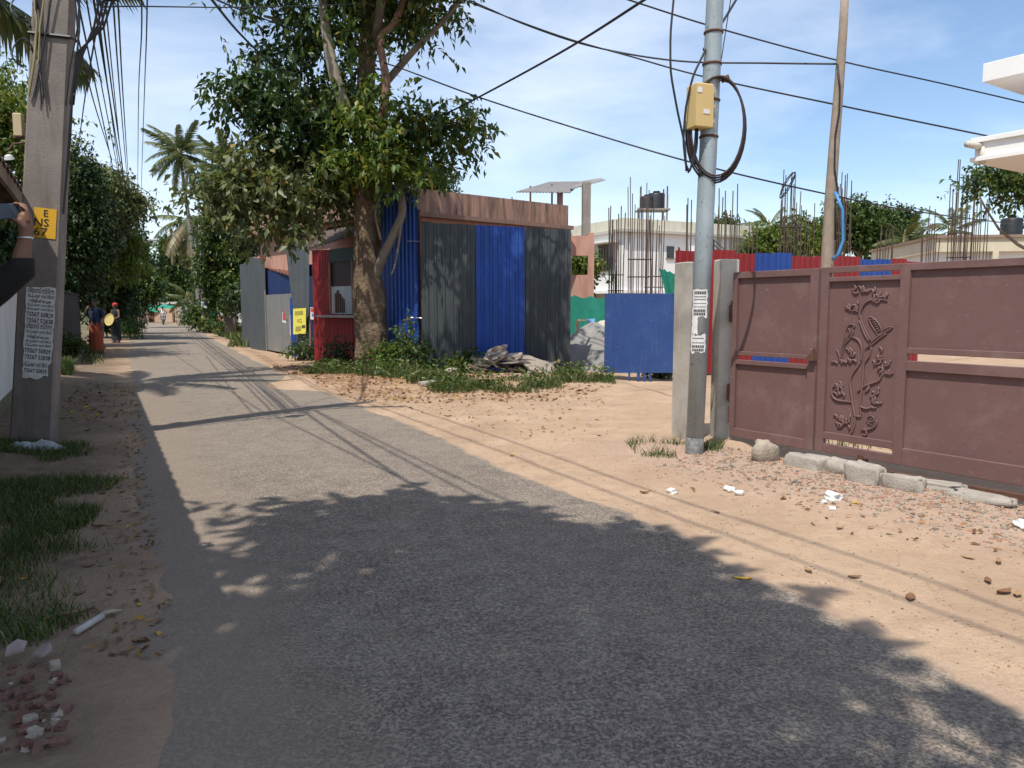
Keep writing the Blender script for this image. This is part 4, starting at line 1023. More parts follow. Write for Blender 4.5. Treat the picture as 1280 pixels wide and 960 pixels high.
TANK = [(0.02, 0), (0.50, 0), (0.52, 0.06), (0.50, 0.10), (0.53, 0.22), (0.50, 0.27), (0.53, 0.42), (0.50, 0.47), (0.53, 0.62), (0.50, 0.67), (0.52, 0.82), (0.45, 0.92), (0.2, 0.99), (0.2, 1.05), (0.02, 1.06)]
def tank(c, s, label, group=None):
    t = thing('water_tank', label, 'water tank', c, group)
    MB().lathe([(r*s, z*s) for r, z in TANK[:-3]]+[(0.02, 0.985*s)], c, 20).build('body', plastic_black, t, True)
    MB().lathe([(0.2*s, 0.98*s), (0.2*s, 1.05*s), (0.02, 1.06*s)], c, 14).build('lid', plastic_black, t, True)
    return t
st = thing('tank_stand', 'tall thin steel water tank stand on the white house roof', 'stand', (7.6, 44.0, 6.0))
pl0 = at(799, 263, 44.0)
MB().box((pl0.x+0.75, 44.0, pl0.z), (1.75, 1.3, 0.08)).build('platform', concrete, st)
for dx in (0.05, 1.45):
    for dy in (-0.55, 0.55): MB().tube([(pl0.x+dx, 44+dy, 5.75), (pl0.x+dx, 44+dy, pl0.z+(1.25 if dx > 1 else 0))], 0.04, 6).build('leg', rust, st)
for k in range(3): MB().tube([(pl0.x+1.35+k*0.1, 44-0.5, pl0.z), (pl0.x+1.35+k*.1, 44-0.5, pl0.z+1.2-0.2*k)], 0.03, 5).build('pipe', M('pvc_white', (0.7, 0.7, 0.7)), st)
tank((pl0.x+0.42, 44.0, pl0.z+0.04), 0.78, 'black ribbed water tank on thin stand beside a lower white pipe cluster').location.z += 0.0
tank((pl0.x+0.98, 44.15, pl0.z+0.04), 0.98, 'larger black ribbed water tank on the white house stand next to pipes')

def rebar_cage(px, Y, top, n, spread, seed, label, bot=0.0, rings=()):
    rr = random.Random(seed); q = at(px, 400, Y)
    t = thing('rebar_cage', label, 'rebar', (q.x, Y, 0), 'rebar starter columns on the building plot')
    zt = at(px, top, Y).z
    n = int(n*1.6)
    for k in range(n):
        x = q.x+spread*((k % 6)/5-0.5)+rr.uniform(-.03, .03); y = Y+(0.14 if k >= 6 else -0.14)
        h = zt-rr.uniform(0, 1.1)*(k > 0)
        MB().tube([(x, y, bot), (x, y, (bot+h)*0.55), (x+rr.uniform(-.06, .06), y, h)], 0.016 if Y < 30 else 0.022, 5).build('bar', rebar_m, t)
    for z in rings:
        s = spread/2+0.04
        MB().tube([(q.x-s, Y-.17, z), (q.x+s, Y-.17, z), (q.x+s, Y+.17, z), (q.x-s, Y+.17, z), (q.x-s, Y-.17, z)], 0.014, 5).build('stirrup', rebar_m, t)
    return t
rebar_cage(769, 30, 258, 7, 0.5, 1, 'brown rebar column in front of the barred white house window', rings=(2.2, 2.8, 1.5))
rebar_cage(799, 27, 222, 8, 0.75, 2, 'tall rebar column in front of the white house corner', rings=(1.2, 2.0, 2.6, 3.2))
rebar_cage(817, 29, 246, 7, 0.6, 3, 'rebar column below the black tanks between tall bars and green net', rings=(1.6, 2.3, 2.7))
rebar_cage(868, 30, 248, 5, 0.7, 4, 'rebar column standing just left of the grey steel pole')
rebar_cage(901, 30, 230, 7, 1.0, 5, 'rebar column standing just right of the grey steel pole')
rebar_cage(928, 32, 272, 5, 0.9, 6, 'short rebar column near the end of the white house')
rebar_cage(982, 26, 213, 8, 0.55, 7, 'rebar column with a loop of wire near its top', rings=(3.0, 4.2))
rebar_cage(1002, 27, 254, 6, 0.6, 8, 'short rebar column right of the one with the wire loop')
rebar_cage(1048, 25, 216, 7, 0.5, 9, 'rebar column directly behind the slim wooden pole')
rebar_cage(1102, 31, 283, 5, 0.5, 10, 'low rebar column in front of the dark tree')
rebar_cage(1158, 26, 258, 5, 0.4, 11, 'low rebar column left of the beige flat roof')
rebar_cage(1194, 26, 200, 8, 0.55, 12, 'tallest rebar column in front of the beige flat roofed house', rings=(3.2, 4.0))
rebar_cage(1216, 27, 232, 6, 0.5, 13, 'second rebar column in front of the beige flat roofed house')
P = []; cc = at(983, 236, 25.8)
for k in range(26): P.append(cc+Vector((math.cos(k*0.5)*0.24, math.sin(k*0.5)*0.12-0.1, math.sin(k*0.52+1)*0.42+0.1)))
wl = MB().tube(P, 0.018, 5).build('wire_loop', cable_black); tag(wl, 'tangled loop of black wire hung on the rebar', 'wire')

# ================================================================== YARD FENCE, LOOSE GATE SHEET, NETS, SAND
fen = thing('yard_fence', 'fence of alternating red and blue corrugated sheets behind the maroon gate', 'fence', (7, 19, 0))
fa = Vector((3.62, 17.0, 0)); fb = Vector((10.6, 20.9, 0)); zt = 2.79
marks = [843, 868, 893, 918, 942, 965, 988, 1016, 1045, 1073, 1092, 1112, 1131, 1150]
cols = ['r', 'r', 'r', 'r', 'b', 'b', 'r', 'r', 'r', 'b', 'b', 'r', 'r']
def on_fence(px):
    k = (px-640)/FPX; # x = k*depth ; approx with cam depth ~ y*0.995
    t = 0
    for _ in range(30):
        p = fa.lerp(fb, t); f_ = p.x-k*(p.y*math.cos(PITCH)); t -= f_/((fb.x-fa.x)-k*(fb.y-fa.y)*math.cos(PITCH))
    return fa.lerp(fb, t)
for k in range(len(cols)):
    p0 = on_fence(marks[k]); p1 = on_fence(marks[k+1])
    corrugated((p0.x, p0.y), (p1.x, p1.y), 0.05, zt+0.03*((k*7) % 3-1), 0.19, 0.035).build('steel_sheet', red_sheet if cols[k] == 'r' else blue_sheet, fen)
corrugated((3.60, 16.98), (4.15, 19.3), 0.05, 2.84, 0.2, 0.03).build('steel_sheet', red_sheet, fen)
for px in (846, 942, 1045, 1130):
    p = on_fence(px)+Vector((0.05, 0.08, 0)); MB().tube([(p.x, p.y, -0.2), (p.x, p.y, 2.7)], 0.04, 7).build('post', rust, fen)

bgt = thing('site_gate', 'flat blue steel sheet gate standing on thin legs at the yard entrance', 'gate', (2.65, 15.95, 0))
zb = at(755, 466, 15.95).z; ztp = at(755, 367, 15.95).z
navy_plate = M('blue_gate_plate', (0.022, 0.062, 0.21), 0.38, 0.12, 2, 0.03, 20, dirt=(0.05, 0.10, 0.25), dirt_amt=0.4, dscale=1.5, chips=(0.13, 0.13, 0.17), chip_amt=0.6)
MB().box((2.635, 15.95, (zb+ztp)/2), (1.44, 0.02, ztp-zb), 0, 0.004).build('plate', navy_plate, bgt)
for x in (1.93, 3.34): MB().box((x, 15.98, (zb+ztp)/2), (0.04, 0.04, ztp-zb-0.02)).build('stile', navy_plate, bgt)
for z in (zb+0.03, ztp-0.03): MB().box((2.635, 15.98, z), (1.36, 0.04, 0.04)).build('rail', navy_plate, bgt)
for x, w_ in ((2.43, 0.035), (2.62, 0.06), (2.74, 0.06), (2.86, 0.05)): MB().box((x, 15.97, (zb+0.02)/2-0.05), (w_, 0.04, zb+0.14)).build('leg', navy_plate, bgt)

def net(name, label, P00, P10, P11, P01, seed, nu=18, nv=12, amp=0.06):
    P00, P10, P11, P01 = map(Vector, (P00, P10, P11, P01)); v = []; f = []
    nn = (P10-P00).cross(P01-P00).normalized()
    rr = random.Random(seed); ph = [rr.uniform(0, 6) for _ in range(4)]
    for lay in (0, 0.006):
        for i in range(nu+1):
            for j in range(nv+1):
                s, t = i/nu, j/nv
                q = P00.lerp(P10, s).lerp(P01.lerp(P11, s), t)
                q = q+nn*(amp*math.sin(s*9+ph[0])*(0.4+t*0.6)+amp*0.5*math.sin(s*21+t*5+ph[1])+lay) - up*(amp*1.5*abs(math.sin(s*math.pi*3+ph[2]))*t)
                v.append(q)
    n = (nu+1)*(nv+1)
    for i in range(nu):
        for j in range(nv):
            a = i*(nv+1)+j; b = a+nv+1; f += [(a, b, b+1, a+1), (n+a, n+a+1, n+b+1, n+b)]
    o = MB().add(v, f).build(name, green_net, None, True); tag(o, label, 'net'); return o
a = at(708, 415, 24.5); b = at(768, 415, 24.5)
net('shade_net', 'green shade net screen hung low beside the sand heap', (a.x, a.y, 0), (b.x, b.y, 0), at(768, 371, 24.5), at(708, 368, 24.5), 1)
net('shade_net', 'green shade net corner sagging beside the red corrugated fence', at(833, 372, 17.4), at(846, 380, 17.4), at(846, 341, 17.4), at(824, 334, 17.4), 2, amp=0.03)

def heap(name, label, cat, c, r, h, mat, seed, rx=1.0, ry=1.0, lump=0.12):
    rng = np.random.default_rng(seed); n = 44; xs_ = np.linspace(-1.05, 1.05, n); X, Y = np.meshgrid(xs_, xs_)
    rad = np.sqrt(X**2+Y**2); ang_ = np.arctan2(Y, X)
    edge = 1+0.12*np.sin(3*ang_+seed)+0.08*np.sin(5*ang_+seed*2)
    Z = np.clip(1-(rad/edge)**1.25, -0.12, 1)*h
    Z = Z*(1+lump*2*(vnoise(X*4+50, Y*4+50, 1.0, seed)-0.5))+(vnoise(X*12+50, Y*12+50, 1.0, seed+1)-0.5)*lump*0.25*h
    v = np.stack([c[0]+X*r*rx, c[1]+Y*r*ry, c[2]+Z], -1).reshape(-1, 3)
    i = (np.arange(n-1)[:, None]*n+np.arange(n-1)[None]).ravel(); f = np.stack([i, i+1, i+1+n, i+n], 1)
    o = mesh_obj(name, v, f, mat, None, True); tag(o, label, cat); return o
sand_grey = M('crushed_stone_sand', (0.25, 0.24, 0.225), 0.95, 0.25, 1.2, 0.8, 25, dirt=(0.34, 0.31, 0.27), dirt_amt=0.6, dscale=0.8)
heap('sand_heap', 'heap of grey crushed stone sand behind the blue site gate', 'sand', (2.05, 19.6, -0.02), 1.75, 1.12, sand_grey, 4, 0.9, 1.0)
heap('pale_sand_heap', 'smaller heap of pale sand behind the grey sand heap', 'sand', (2.75, 21.6, -0.02), 1.3, 1.35, M('pale_sand', (0.50, 0.45, 0.38), 0.95, 0.15, 2, 0.4, 30), 6)
th = thing('trestle', 'small wooden trestle with a pale blue cloth before the green net', 'trestle', (2.3, 23.6, 0))
za = at(722, 400, 23.6).z; xa = at(722, 400, 23.6).x; xb = at(742, 400, 23.6).x
for x in (xa, xb):
    for dy in (-0.2, 0.2): MB().tube([(x-0.08*(1 if x == xa else -1), 23.6+dy*1.4, 0), (x, 23.6+dy, za)], 0.03, 5).build('leg', wood_old, th)
for z in (za, za-0.35, za-0.7): MB().bar((xa, 23.4, z), (xb, 23.4, z), 0.05).build('rung', M('yellowed_wood', (0.45, 0.38, 0.22)), th)
MB().prism([(xa+0.28, 23.36, za+0.04), (xb+0.02, 23.36, za+0.04), (xb-0.02, 23.3, za-0.2), (xa+0.42, 23.3, za-0.62), (xa+0.22, 23.32, za-0.5)], (0, 0.02, 0)).build('cloth', M('pale_blue_cloth', (0.20, 0.42, 0.72), 0.8), th)

# ================================================================== HOUSES ON THE RIGHT
RH = thing('white_slab_house', 'bright white house with two projecting roof slabs and a drain spout', 'house', (10.5, 12.5, 0))
rc = at(1212, 203, 13.0); gv_ = Vector((0.834, 0.551, 0))
def rbox(o, u0, u1, v0, v1, z0, z1): return MB().box(o+GU*((u0+u1)/2)+gv_*((v0+v1)/2)+up*((z0+z1)/2), (u1-u0, v1-v0, z1-z0), rot=Matrix((GU, gv_, up)).transposed(), bev=0.006)
o0 = Vector((rc.x, 13.0, 0)); zb_ = rc.z
bright = M('bright_white_paint', (0.82, 0.81, 0.78), 0.75, 0.03, 2)
rbox(o0, 0.0, 7, 0.0, 6, zb_, zb_+0.07).build('sunshade_slab', bright, RH)
s_ = rbox(o0, 0.05, 7, 0.05, 6, zb_+0.07, zb_+0.30).build('sunshade_fascia', bright, RH)
rbox(o0, 0.0, 7, 0.0, 6, zb_+0.30, zb_+0.38).build('moulding', bright, s_)
r2 = at(1228, 103, 13.3); o2 = Vector((r2.x, 13.3, 0))
rbox(o2, 0.0, 6.5, 0.0, 6, r2.z, r2.z+0.30).build('roof_slab', bright, RH)
rbox(o2, 0.35, 6.5, 0.35, 6, r2.z+0.30, r2.z+0.36).build('roof_top', bright, RH)
rbox(o0, 1.3, 6.6, 1.5, 6, -0.2, zb_-0.003).build('wall', bright, RH)
rbox(o2, 1.3, 6.2, 1.5, 5.8, zb_+0.385, r2.z-0.003).build('upper_wall', bright, RH)
dq = at(1222, 184, 12.95)
MB().tube([dq+GU*0.05+gv_*0.05, dq-GU*0.0-gv_*0.18+Vector((-0.10, -0.02, 0.03))], 0.055, 10).build('drain_spout', M('pvc_cream', (0.55, 0.52, 0.46), 0.5), RH, True)
MB().tube([dq+Vector((0.06, -0.05, 0.0)), dq+Vector((0.06, -0.05, -0.28))], 0.05, 10).build('drain_pipe', M('pvc_cream', (0.55, 0.52, 0.46), 0.5), RH, True)

BH = thing('beige_house', 'low beige flat roofed house beyond the rebar columns', 'house', (20, 29, 0))
beige = M('beige_paint', (0.60, 0.54, 0.40), 0.9, 0.08, 2, dirt=(0.38, 0.33, 0.24), dirt_amt=0.4, streak=True)
b0 = at(1168, 330, 29.0); bdir = Vector((1.0, -0.13, 0)).normalized(); bper = Vector((0.13, 1.0, 0)).normalized()
def bbox(u0, u1, v0, v1, z0, z1): return MB().box(Vector((b0.x, 29, 0))+bdir*((u0+u1)/2)+bper*((v0+v1)/2)+up*((z0+z1)/2), (u1-u0, v1-v0, z1-z0), rot=Matrix((bdir, bper, up)).transposed())
bbox(0.15, 12, 0.2, 7, -0.2, 3.6).build('wall', white_clean, BH)
bbox(0, 12.2, 0, 7.2, 3.6, 4.1).build('roof_band', beige, BH)
bbox(-0.08, 12.3, -0.08, 7.3, 4.1, 4.2).build('coping', M('brown_coping', (0.28, 0.19, 0.14), 0.9), BH)
bbox(2.0, 2.2, -0.02, 0.25, 0, 3.6).build('pilaster', beige, BH); bbox(5.0, 5.2, -0.02, 0.25, 0, 3.6).build('pilaster', beige, BH)
tq = at(1264, 292, 30.5); tank((tq.x, 30.5, 4.3), 0.75, 'black ribbed water tank on the beige flat roof')
stn = MB().box((tq.x, 30.5, 4.15), (1.0, 1.0, 0.28)).build('tank_plinth', concrete); tag(stn, 'low concrete plinth under the tank on the beige roof', 'plinth')

# ================================================================== TREES
# --- the big roadside tree by the sheds
TB = Vector((-3.52, 18.95, 0))
bt = thing('roadside_tree', 'large roadside tree with buttressed gnarled trunk in front of the sheds', 'tree', TB)
rng = np.random.default_rng(11)
v = []; f = []; NS = 72; heights = list(np.linspace(-0.15, 3.0, 60))+list(np.linspace(3.3, 9.5, 14))
cx = np.interp(heights, [0, 1.5, 3, 5, 7, 9.5], [462, 461, 457, 457, 462, 470])
for i, z in enumerate(heights):
    x0 = (cx[i]-640)/FPX*TB.y*0.99
    r = np.interp(z, [-0.15, 0.1, 0.5, 1.2, 1.9, 2.4, 3.2, 5, 7, 9.5], [0.47, 0.42, 0.385, 0.37, 0.38, 0.31, 0.265, 0.235, 0.21, 0.16])
    for j in range(NS):
        a = 2*math.pi*j/NS
        fl = 1+0.11*math.sin(3*a+0.8+z*0.5)*np.clip(2.6-z, 0, 1.2)+0.07*math.sin(5*a-z*1.3)*np.clip(2.8-z, 0.2, 1)
        fl += 0.10*np.clip(2.4-z, 0, 1)*(vnoise(np.array([a*2.2+5]), np.array([z*2.4]), 1.0, 17)[0]-0.5)*2
        fl += 0.07*(vnoise(np.array([a*7+5]), np.array([z*6]), 1.0, 19)[0]-0.5)+0.05*(abs(vnoise(np.array([a*11+5]), np.array([z*4.5]), 1.0, 23)[0]-0.5)*2-0.5)
        fl += 0.16*(abs(vnoise(np.array([a*3.5+5]), np.array([z*2.2+3]), 1.0, 29)[0]-0.5)*2-0.4)*np.clip(2.3-z, 0, 1)
        # deep seam and burr facing the road
        dv_ = math.cos(a-R(262)); 
        fl -= 0.20*max(0, dv_)**14*math.exp(-((z-1.0)/0.45)**2)
        fl += 0.13*max(0, math.cos(a-R(300)))**10*math.exp(-((z-1.15)/0.6)**2) + 0.13*max(0, math.cos(a-R(225)))**10*math.exp(-((z-0.9)/0.55)**2)
        v.append((TB.x*0+x0+r*fl*math.cos(a), TB.y+r*fl*math.sin(a), z))
n = len(heights)
for i in range(n-1):
    for j in range(NS): f.append((i*NS+j, i*NS+(j+1) % NS, (i+1)*NS+(j+1) % NS, (i+1)*NS+j))
f += [tuple(reversed(range(NS))), tuple((n-1)*NS+j for j in range(NS))]
tk = MB().add(v, f).build('trunk', bark, bt, True)
Yb = TB.y
def limb_px(pts, r0, r1, mat, nm='limb'):
    P = [Vector(at(px, py, Y)) for px, py, Y in pts]; Q = []
    for i in range(len(P)-1):
        p0 = P[max(i-1, 0)]; p1 = P[i]; p2 = P[i+1]; p3 = P[min(i+2, len(P)-1)]
        for k in range(4):
            t = k/4; Q.append(0.5*(2*p1+(p2-p0)*t+(2*p0-5*p1+4*p2-p3)*t*t+(3*p1-p0-3*p2+p3)*t**3))
    Q.append(P[-1]); n = len(Q)
    MB().tube(Q, [r0+(r1-r0)*i/(n-1) for i in range(n)], 10).build(nm, mat, tk, True)
limb_px([(462, 372, 19.0), (470, 345, 18.85), (480, 318, 18.6), (494, 288, 18.5), (503, 262, 18.5), (496, 225, 18.5), (484, 190, 18.5)], 0.125, 0.085, bark_grey)
limb_px([(484, 200, 18.5), (478, 150, 18.4), (483, 105, 18.4), (476, 50, 18.4), (495, 25, 18.4), (512, -25, 18.4)], 0.11, 0.07, M('reddish_bark', (0.26, 0.15, 0.11), 0.95, 0.2, 4, 0.3))
limb_px([(448, 160, 18.9), (432, 135, 18.6), (420, 100, 18.5), (411, 60, 18.5), (405, 15, 18.5), (400, -40, 18.5)], 0.17, 0.10, M('pale_bark', (0.34, 0.30, 0.23), 0.95, 0.25, 5, 0.4))
limb_px([(452, 210, 18.9), (420, 215, 19.1), (380, 225, 19.4), (330, 240, 19.5)], 0.10, 0.03, bark_grey)
limb_px([(455, 150, 18.9), (400, 140, 18.6), (350, 140, 18.4), (310, 130, 18.2)], 0.12, 0.03, bark_grey)
limb_px([(470, 190, 18.8), (510, 170, 18.4), (550, 160, 18.2), (580, 155, 18)], 0.09, 0.02, bark_grey)
limb_px([(468, 120, 18.9), (520, 60, 18.6), (560, 20, 18.4), (600, -30, 18.2)], 0.10, 0.03, bark_grey)
limb_px([(462, 80, 18.9), (420, 40, 19.2), (370, 30, 19.4), (330, 20, 19.6)], 0.10, 0.03, bark_grey)
limb_px([(503, 258, 18.5), (499, 300, 18.4), (494, 330, 18.4), (489, 344, 18.35)], 0.035, 0.012, bark_grey)
limb_px([(476, 300, 18.4), (469, 268, 18.35), (474, 248, 18.35), (484, 232, 18.35)], 0.03, 0.015, bark_grey)
def pb_(px, py, Y, rx, ry, rz=None):      # crown clump from its bearing and size in the photo
    q = at(px, py, Y); k = Y/FPX; return (q.x, q.y, q.z, rx*k, rz if rz else rx*k*0.9, ry*k)
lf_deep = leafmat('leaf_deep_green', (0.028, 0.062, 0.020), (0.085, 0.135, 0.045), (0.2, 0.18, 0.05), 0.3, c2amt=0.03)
dark_bl = [pb_(345, 135, 18.6, 62, 48), pb_(305, 110, 18.4, 30, 20), pb_(390, 165, 18.8, 45, 36), pb_(345, 190, 18.6, 34, 16), pb_(420, 120, 19.4, 40, 50), pb_(365, 60, 19.3, 42, 26)]
top_bl = [pb_(370, 15, 18.8, 52, 40), pb_(420, 30, 19, 45, 42), pb_(500, 5, 19, 50, 32), pb_(555, 12, 18.5, 36, 26), pb_(450, -40, 19, 110, 45), pb_(540, -60, 18.5, 90, 45), pb_(330, -60, 18.8, 70, 40), pb_(440, 75, 18.5, 24, 40), pb_(510, 35, 19.0, 40, 30)]
right_bl = [pb_(560, 165, 18.2, 36, 25), pb_(520, 160, 18.4, 38, 32), pb_(532, 190, 18.3, 30, 22), pb_(578, 155, 18, 18, 14), pb_(500, 215, 18.2, 28, 24)]
mid_bl = [pb_(462, 110, 18.1, 22, 45), pb_(465, 165, 18.0, 28, 30), pb_(440, 195, 18.6, 36, 26), pb_(485, 205, 18.0, 28, 24)]
low_bl = [pb_(395, 225, 19.7, 55, 32), pb_(345, 240, 17.8, 52, 30), pb_(300, 250, 17.8, 40, 28), pb_(370, 265, 19.5, 50, 22), pb_(425, 240, 19.8, 28, 28), pb_(320, 205, 17.8, 36, 16), pb_(268, 240, 17.8, 26, 24), pb_(345, 285, 17.8, 40, 14)]
def crown(blobs, ntw, per, L, W, mat, seed, clump=13, spread=0.62, **k):
    r = np.random.default_rng(seed); vv, ff = twigs(r, blobs, ntw, per, L, W, clump=clump, spread=spread, **k); mesh_obj('crown', vv, ff, mat, bt)
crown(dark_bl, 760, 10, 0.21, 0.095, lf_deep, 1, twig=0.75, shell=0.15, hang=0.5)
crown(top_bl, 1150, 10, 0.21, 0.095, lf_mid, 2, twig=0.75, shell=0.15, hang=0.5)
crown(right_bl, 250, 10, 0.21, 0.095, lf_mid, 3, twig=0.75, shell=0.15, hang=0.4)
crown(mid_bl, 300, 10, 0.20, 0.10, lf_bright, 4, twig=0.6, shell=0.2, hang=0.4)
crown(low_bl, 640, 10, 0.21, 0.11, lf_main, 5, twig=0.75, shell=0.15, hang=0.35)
over_bl = [(-2.9, 13.8, 9.2, 1.5, 1.1, 0.7), (-2.4, 14.2, 8.8, 1.2, 1.0, 0.6), (-1.6, 13.6, 9.3, 1.2, 0.9, 0.6), (-1.3, 15.2, 9.6, 1.1, 0.9, 0.6), (-0.6, 14.4, 8.9, 0.9, 0.8, 0.5), (-2.9, 15.6, 9.6, 1.4, 1.0, 0.6)]
crown(over_bl, 430, 10, 0.22, 0.10, lf_mid, 6, twig=0.75, shell=0.1, hang=0.4)
limb_px([(468, 60, 18.9), (480, -40, 17.5), (470, -140, 15.8), (460, -200, 14.6)], 0.12, 0.04, bark_grey)

# --- trees on the left of the road
LG = 'trees lining the left side of the road'
def ltree(label, px, base_Y, top, r0, blobs, ntw, mat, seed, L=0.16, W=0.075, per=8, group=LG, bark_=bark_grey, name='broadleaf_tree', twig=0.5, shell=0.4):
    q = at(px, 400, base_Y); tp = at(px, top, base_Y)
    return tree(name, label, (q.x, base_Y, 0), (tp.x, base_Y, tp.z), r0, blobs, ntw, per, L, W, mat, bark_, seed, group, twig=twig, shell=shell)
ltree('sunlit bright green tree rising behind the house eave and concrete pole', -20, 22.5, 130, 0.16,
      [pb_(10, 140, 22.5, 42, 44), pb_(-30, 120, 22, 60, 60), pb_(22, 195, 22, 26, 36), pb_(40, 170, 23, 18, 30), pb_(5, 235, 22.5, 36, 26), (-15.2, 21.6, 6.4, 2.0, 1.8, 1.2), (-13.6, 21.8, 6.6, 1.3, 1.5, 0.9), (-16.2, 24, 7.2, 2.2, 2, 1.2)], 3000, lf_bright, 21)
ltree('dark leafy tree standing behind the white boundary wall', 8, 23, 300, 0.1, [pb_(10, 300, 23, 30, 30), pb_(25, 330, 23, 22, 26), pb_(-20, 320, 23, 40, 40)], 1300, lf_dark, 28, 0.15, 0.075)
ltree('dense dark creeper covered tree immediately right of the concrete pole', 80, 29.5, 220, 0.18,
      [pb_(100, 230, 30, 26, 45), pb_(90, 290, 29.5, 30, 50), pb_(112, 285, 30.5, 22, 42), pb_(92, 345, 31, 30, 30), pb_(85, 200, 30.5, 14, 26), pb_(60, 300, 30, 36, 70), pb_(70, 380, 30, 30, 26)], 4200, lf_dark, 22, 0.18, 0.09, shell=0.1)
ltree('tall loose olive crowned tree behind the creeper covered one', 112, 40, 250, 0.15,
      [pb_(140, 235, 36, 26, 18), pb_(120, 250, 36, 26, 26), pb_(155, 255, 36, 20, 14), pb_(135, 275, 36, 30, 20), pb_(168, 250, 36, 12, 9), pb_(122, 220, 36, 14, 10)], 1900, lf_main, 23, 0.22, 0.10)
ltree('yellow green leafy tree overhanging the left verge', 124, 39, 330, 0.12,
      [pb_(142, 305, 38, 22, 22), pb_(150, 335, 38, 20, 18), pb_(130, 325, 39, 20, 24), pb_(160, 300, 38, 14, 14)], 1500, lf_bright, 24, 0.19, 0.09)
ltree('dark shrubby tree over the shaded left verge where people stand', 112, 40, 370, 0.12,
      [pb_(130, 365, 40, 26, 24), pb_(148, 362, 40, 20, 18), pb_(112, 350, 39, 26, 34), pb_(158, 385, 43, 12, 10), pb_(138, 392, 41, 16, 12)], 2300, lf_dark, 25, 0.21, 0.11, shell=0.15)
ltree('rounded green tree at the left edge of the road bend', 168, 46, 360, 0.14,
      [pb_(172, 345, 46, 16, 16), pb_(182, 362, 46, 13, 14), pb_(165, 365, 46, 16, 16), pb_(160, 380, 47, 10, 10)], 1500, lf_mid, 26, 0.24, 0.12)
ltree('dark tree far behind the street lamp on the left', 176, 60, 320, 0.2,
      [pb_(168, 325, 60, 16, 16), pb_(180, 335, 60, 10, 14), pb_(160, 300, 60, 14, 12)], 1000, lf_dark, 27, 0.3, 0.15)
# --- right of the road, beyond the sheds
RG = 'trees beyond the sheds on the right of the road'
ltree('tall dense mid green tree right of the far lamp post', 285, 42, 260, 0.25,
      [pb_(290, 260, 42, 32, 36), pb_(272, 310, 42, 26, 38), pb_(305, 330, 42, 26, 40), pb_(280, 360, 42, 26, 30), pb_(315, 280, 42, 24, 30), pb_(265, 225, 43, 16, 18)], 3600, lf_mid, 31, 0.24, 0.11, group=RG, shell=0.2)
ltree('dark tree directly behind the grey sheet shed', 320, 37, 250, 0.2,
      [pb_(325, 240, 37, 24, 28), pb_(312, 290, 37, 18, 28), pb_(345, 275, 37, 24, 24), pb_(300, 380, 38, 14, 20), pb_(375, 250, 38, 26, 30)], 2000, lf_dark, 32, 0.2, 0.1, group=RG, shell=0.2)
ltree('broad round tree closing the view at the bend of the road', 212, 92, 320, 0.3,
      [pb_(212, 312, 92, 22, 22), pb_(200, 345, 92, 22, 22), pb_(225, 350, 92, 24, 24), pb_(240, 330, 92, 20, 30), pb_(185, 360, 95, 20, 20)], 1900, lf_mid, 33, 0.45, 0.22, group=RG, shell=0.3, twig=0.9)
ltree('low green thicket tree behind the far boundary wall', 200, 100, 372, 0.2,
      [pb_(195, 376, 100, 20, 12), pb_(215, 372, 100, 22, 12), pb_(175, 378, 100, 18, 12), pb_(240, 372, 98, 20, 14)], 1400, lf_bright, 34, 0.4, 0.2, group=RG, shell=0.3, twig=0.8)
ltree('bushy mid green tree behind the posters on the right verge', 282, 56, 372, 0.14,
      [pb_(280, 368, 56, 22, 16), pb_(262, 372, 57, 14, 14), pb_(298, 376, 54, 12, 16), pb_(270, 350, 57, 18, 16)], 1500, lf_mid, 35, 0.26, 0.13, group=RG)
ltree('small round tree peeping over the pink parapet', 545, 40, 235, 0.15, [pb_(543, 222, 40, 16, 14), pb_(530, 232, 40, 14, 10), pb_(552, 232, 40, 10, 8)], 700, lf_mid, 36, 0.2, 0.1, group=RG)
ltree('leafy shrub tree seen through the opening of the pink stair wall', 726, 31, 330, 0.08, [pb_(728, 330, 31, 12, 16), pb_(720, 338, 31, 10, 10)], 420, lf_bright, 37, 0.2, 0.1, group=RG)
# --- beyond the yard
YG = 'trees beyond the building plot'
ltree('broad mid green tree behind the wooden pole', 1080, 46, 290, 0.25, [pb_(1075, 280, 46, 30, 26), pb_(1050, 290, 46, 26, 24), pb_(1100, 295, 46, 26, 22), pb_(1060, 262, 46, 14, 10), pb_(1100, 268, 46, 16, 10), pb_(1030, 300, 46, 22, 20)], 2400, lf_mid, 41, 0.26, 0.13, group=YG, shell=0.25)
ltree('tall narrow dark tree right of the broad tree behind the yard', 1127, 48, 290, 0.2, [pb_(1127, 275, 48, 11, 16), pb_(1122, 300, 48, 14, 20), pb_(1135, 305, 48, 12, 16)], 1000, lf_dark, 42, 0.26, 0.13, group=YG)
ltree('light green bushy tree behind the wire looped rebar', 965, 44, 300, 0.2, [pb_(962, 300, 44, 18, 16), pb_(985, 300, 44, 20, 18), pb_(1005, 295, 44, 18, 20), pb_(945, 310, 44, 12, 10)], 1500, lf_bright, 43, 0.24, 0.12, group=YG)
ltree('sparse dark tree branch hanging below the white roof slab', 1330, 24, 150, 0.2, [pb_(1232, 222, 24, 26, 14), pb_(1265, 218, 24, 30, 14), pb_(1245, 248, 24, 16, 9), pb_(1300, 225, 24, 40, 34), pb_(1220, 238, 24, 12, 8), pb_(1270, 192, 24, 30, 16)], 650, lf_mid, 44, 0.17, 0.09, group=YG, shell=0.1)
ltree('small shrub on the white house roof stair', 905, 48, 282, 0.08, [pb_(895, 282, 48, 12, 8), pb_(908, 280, 48, 10, 9)], 300, lf_mid, 45, 0.2, 0.1, group=YG)

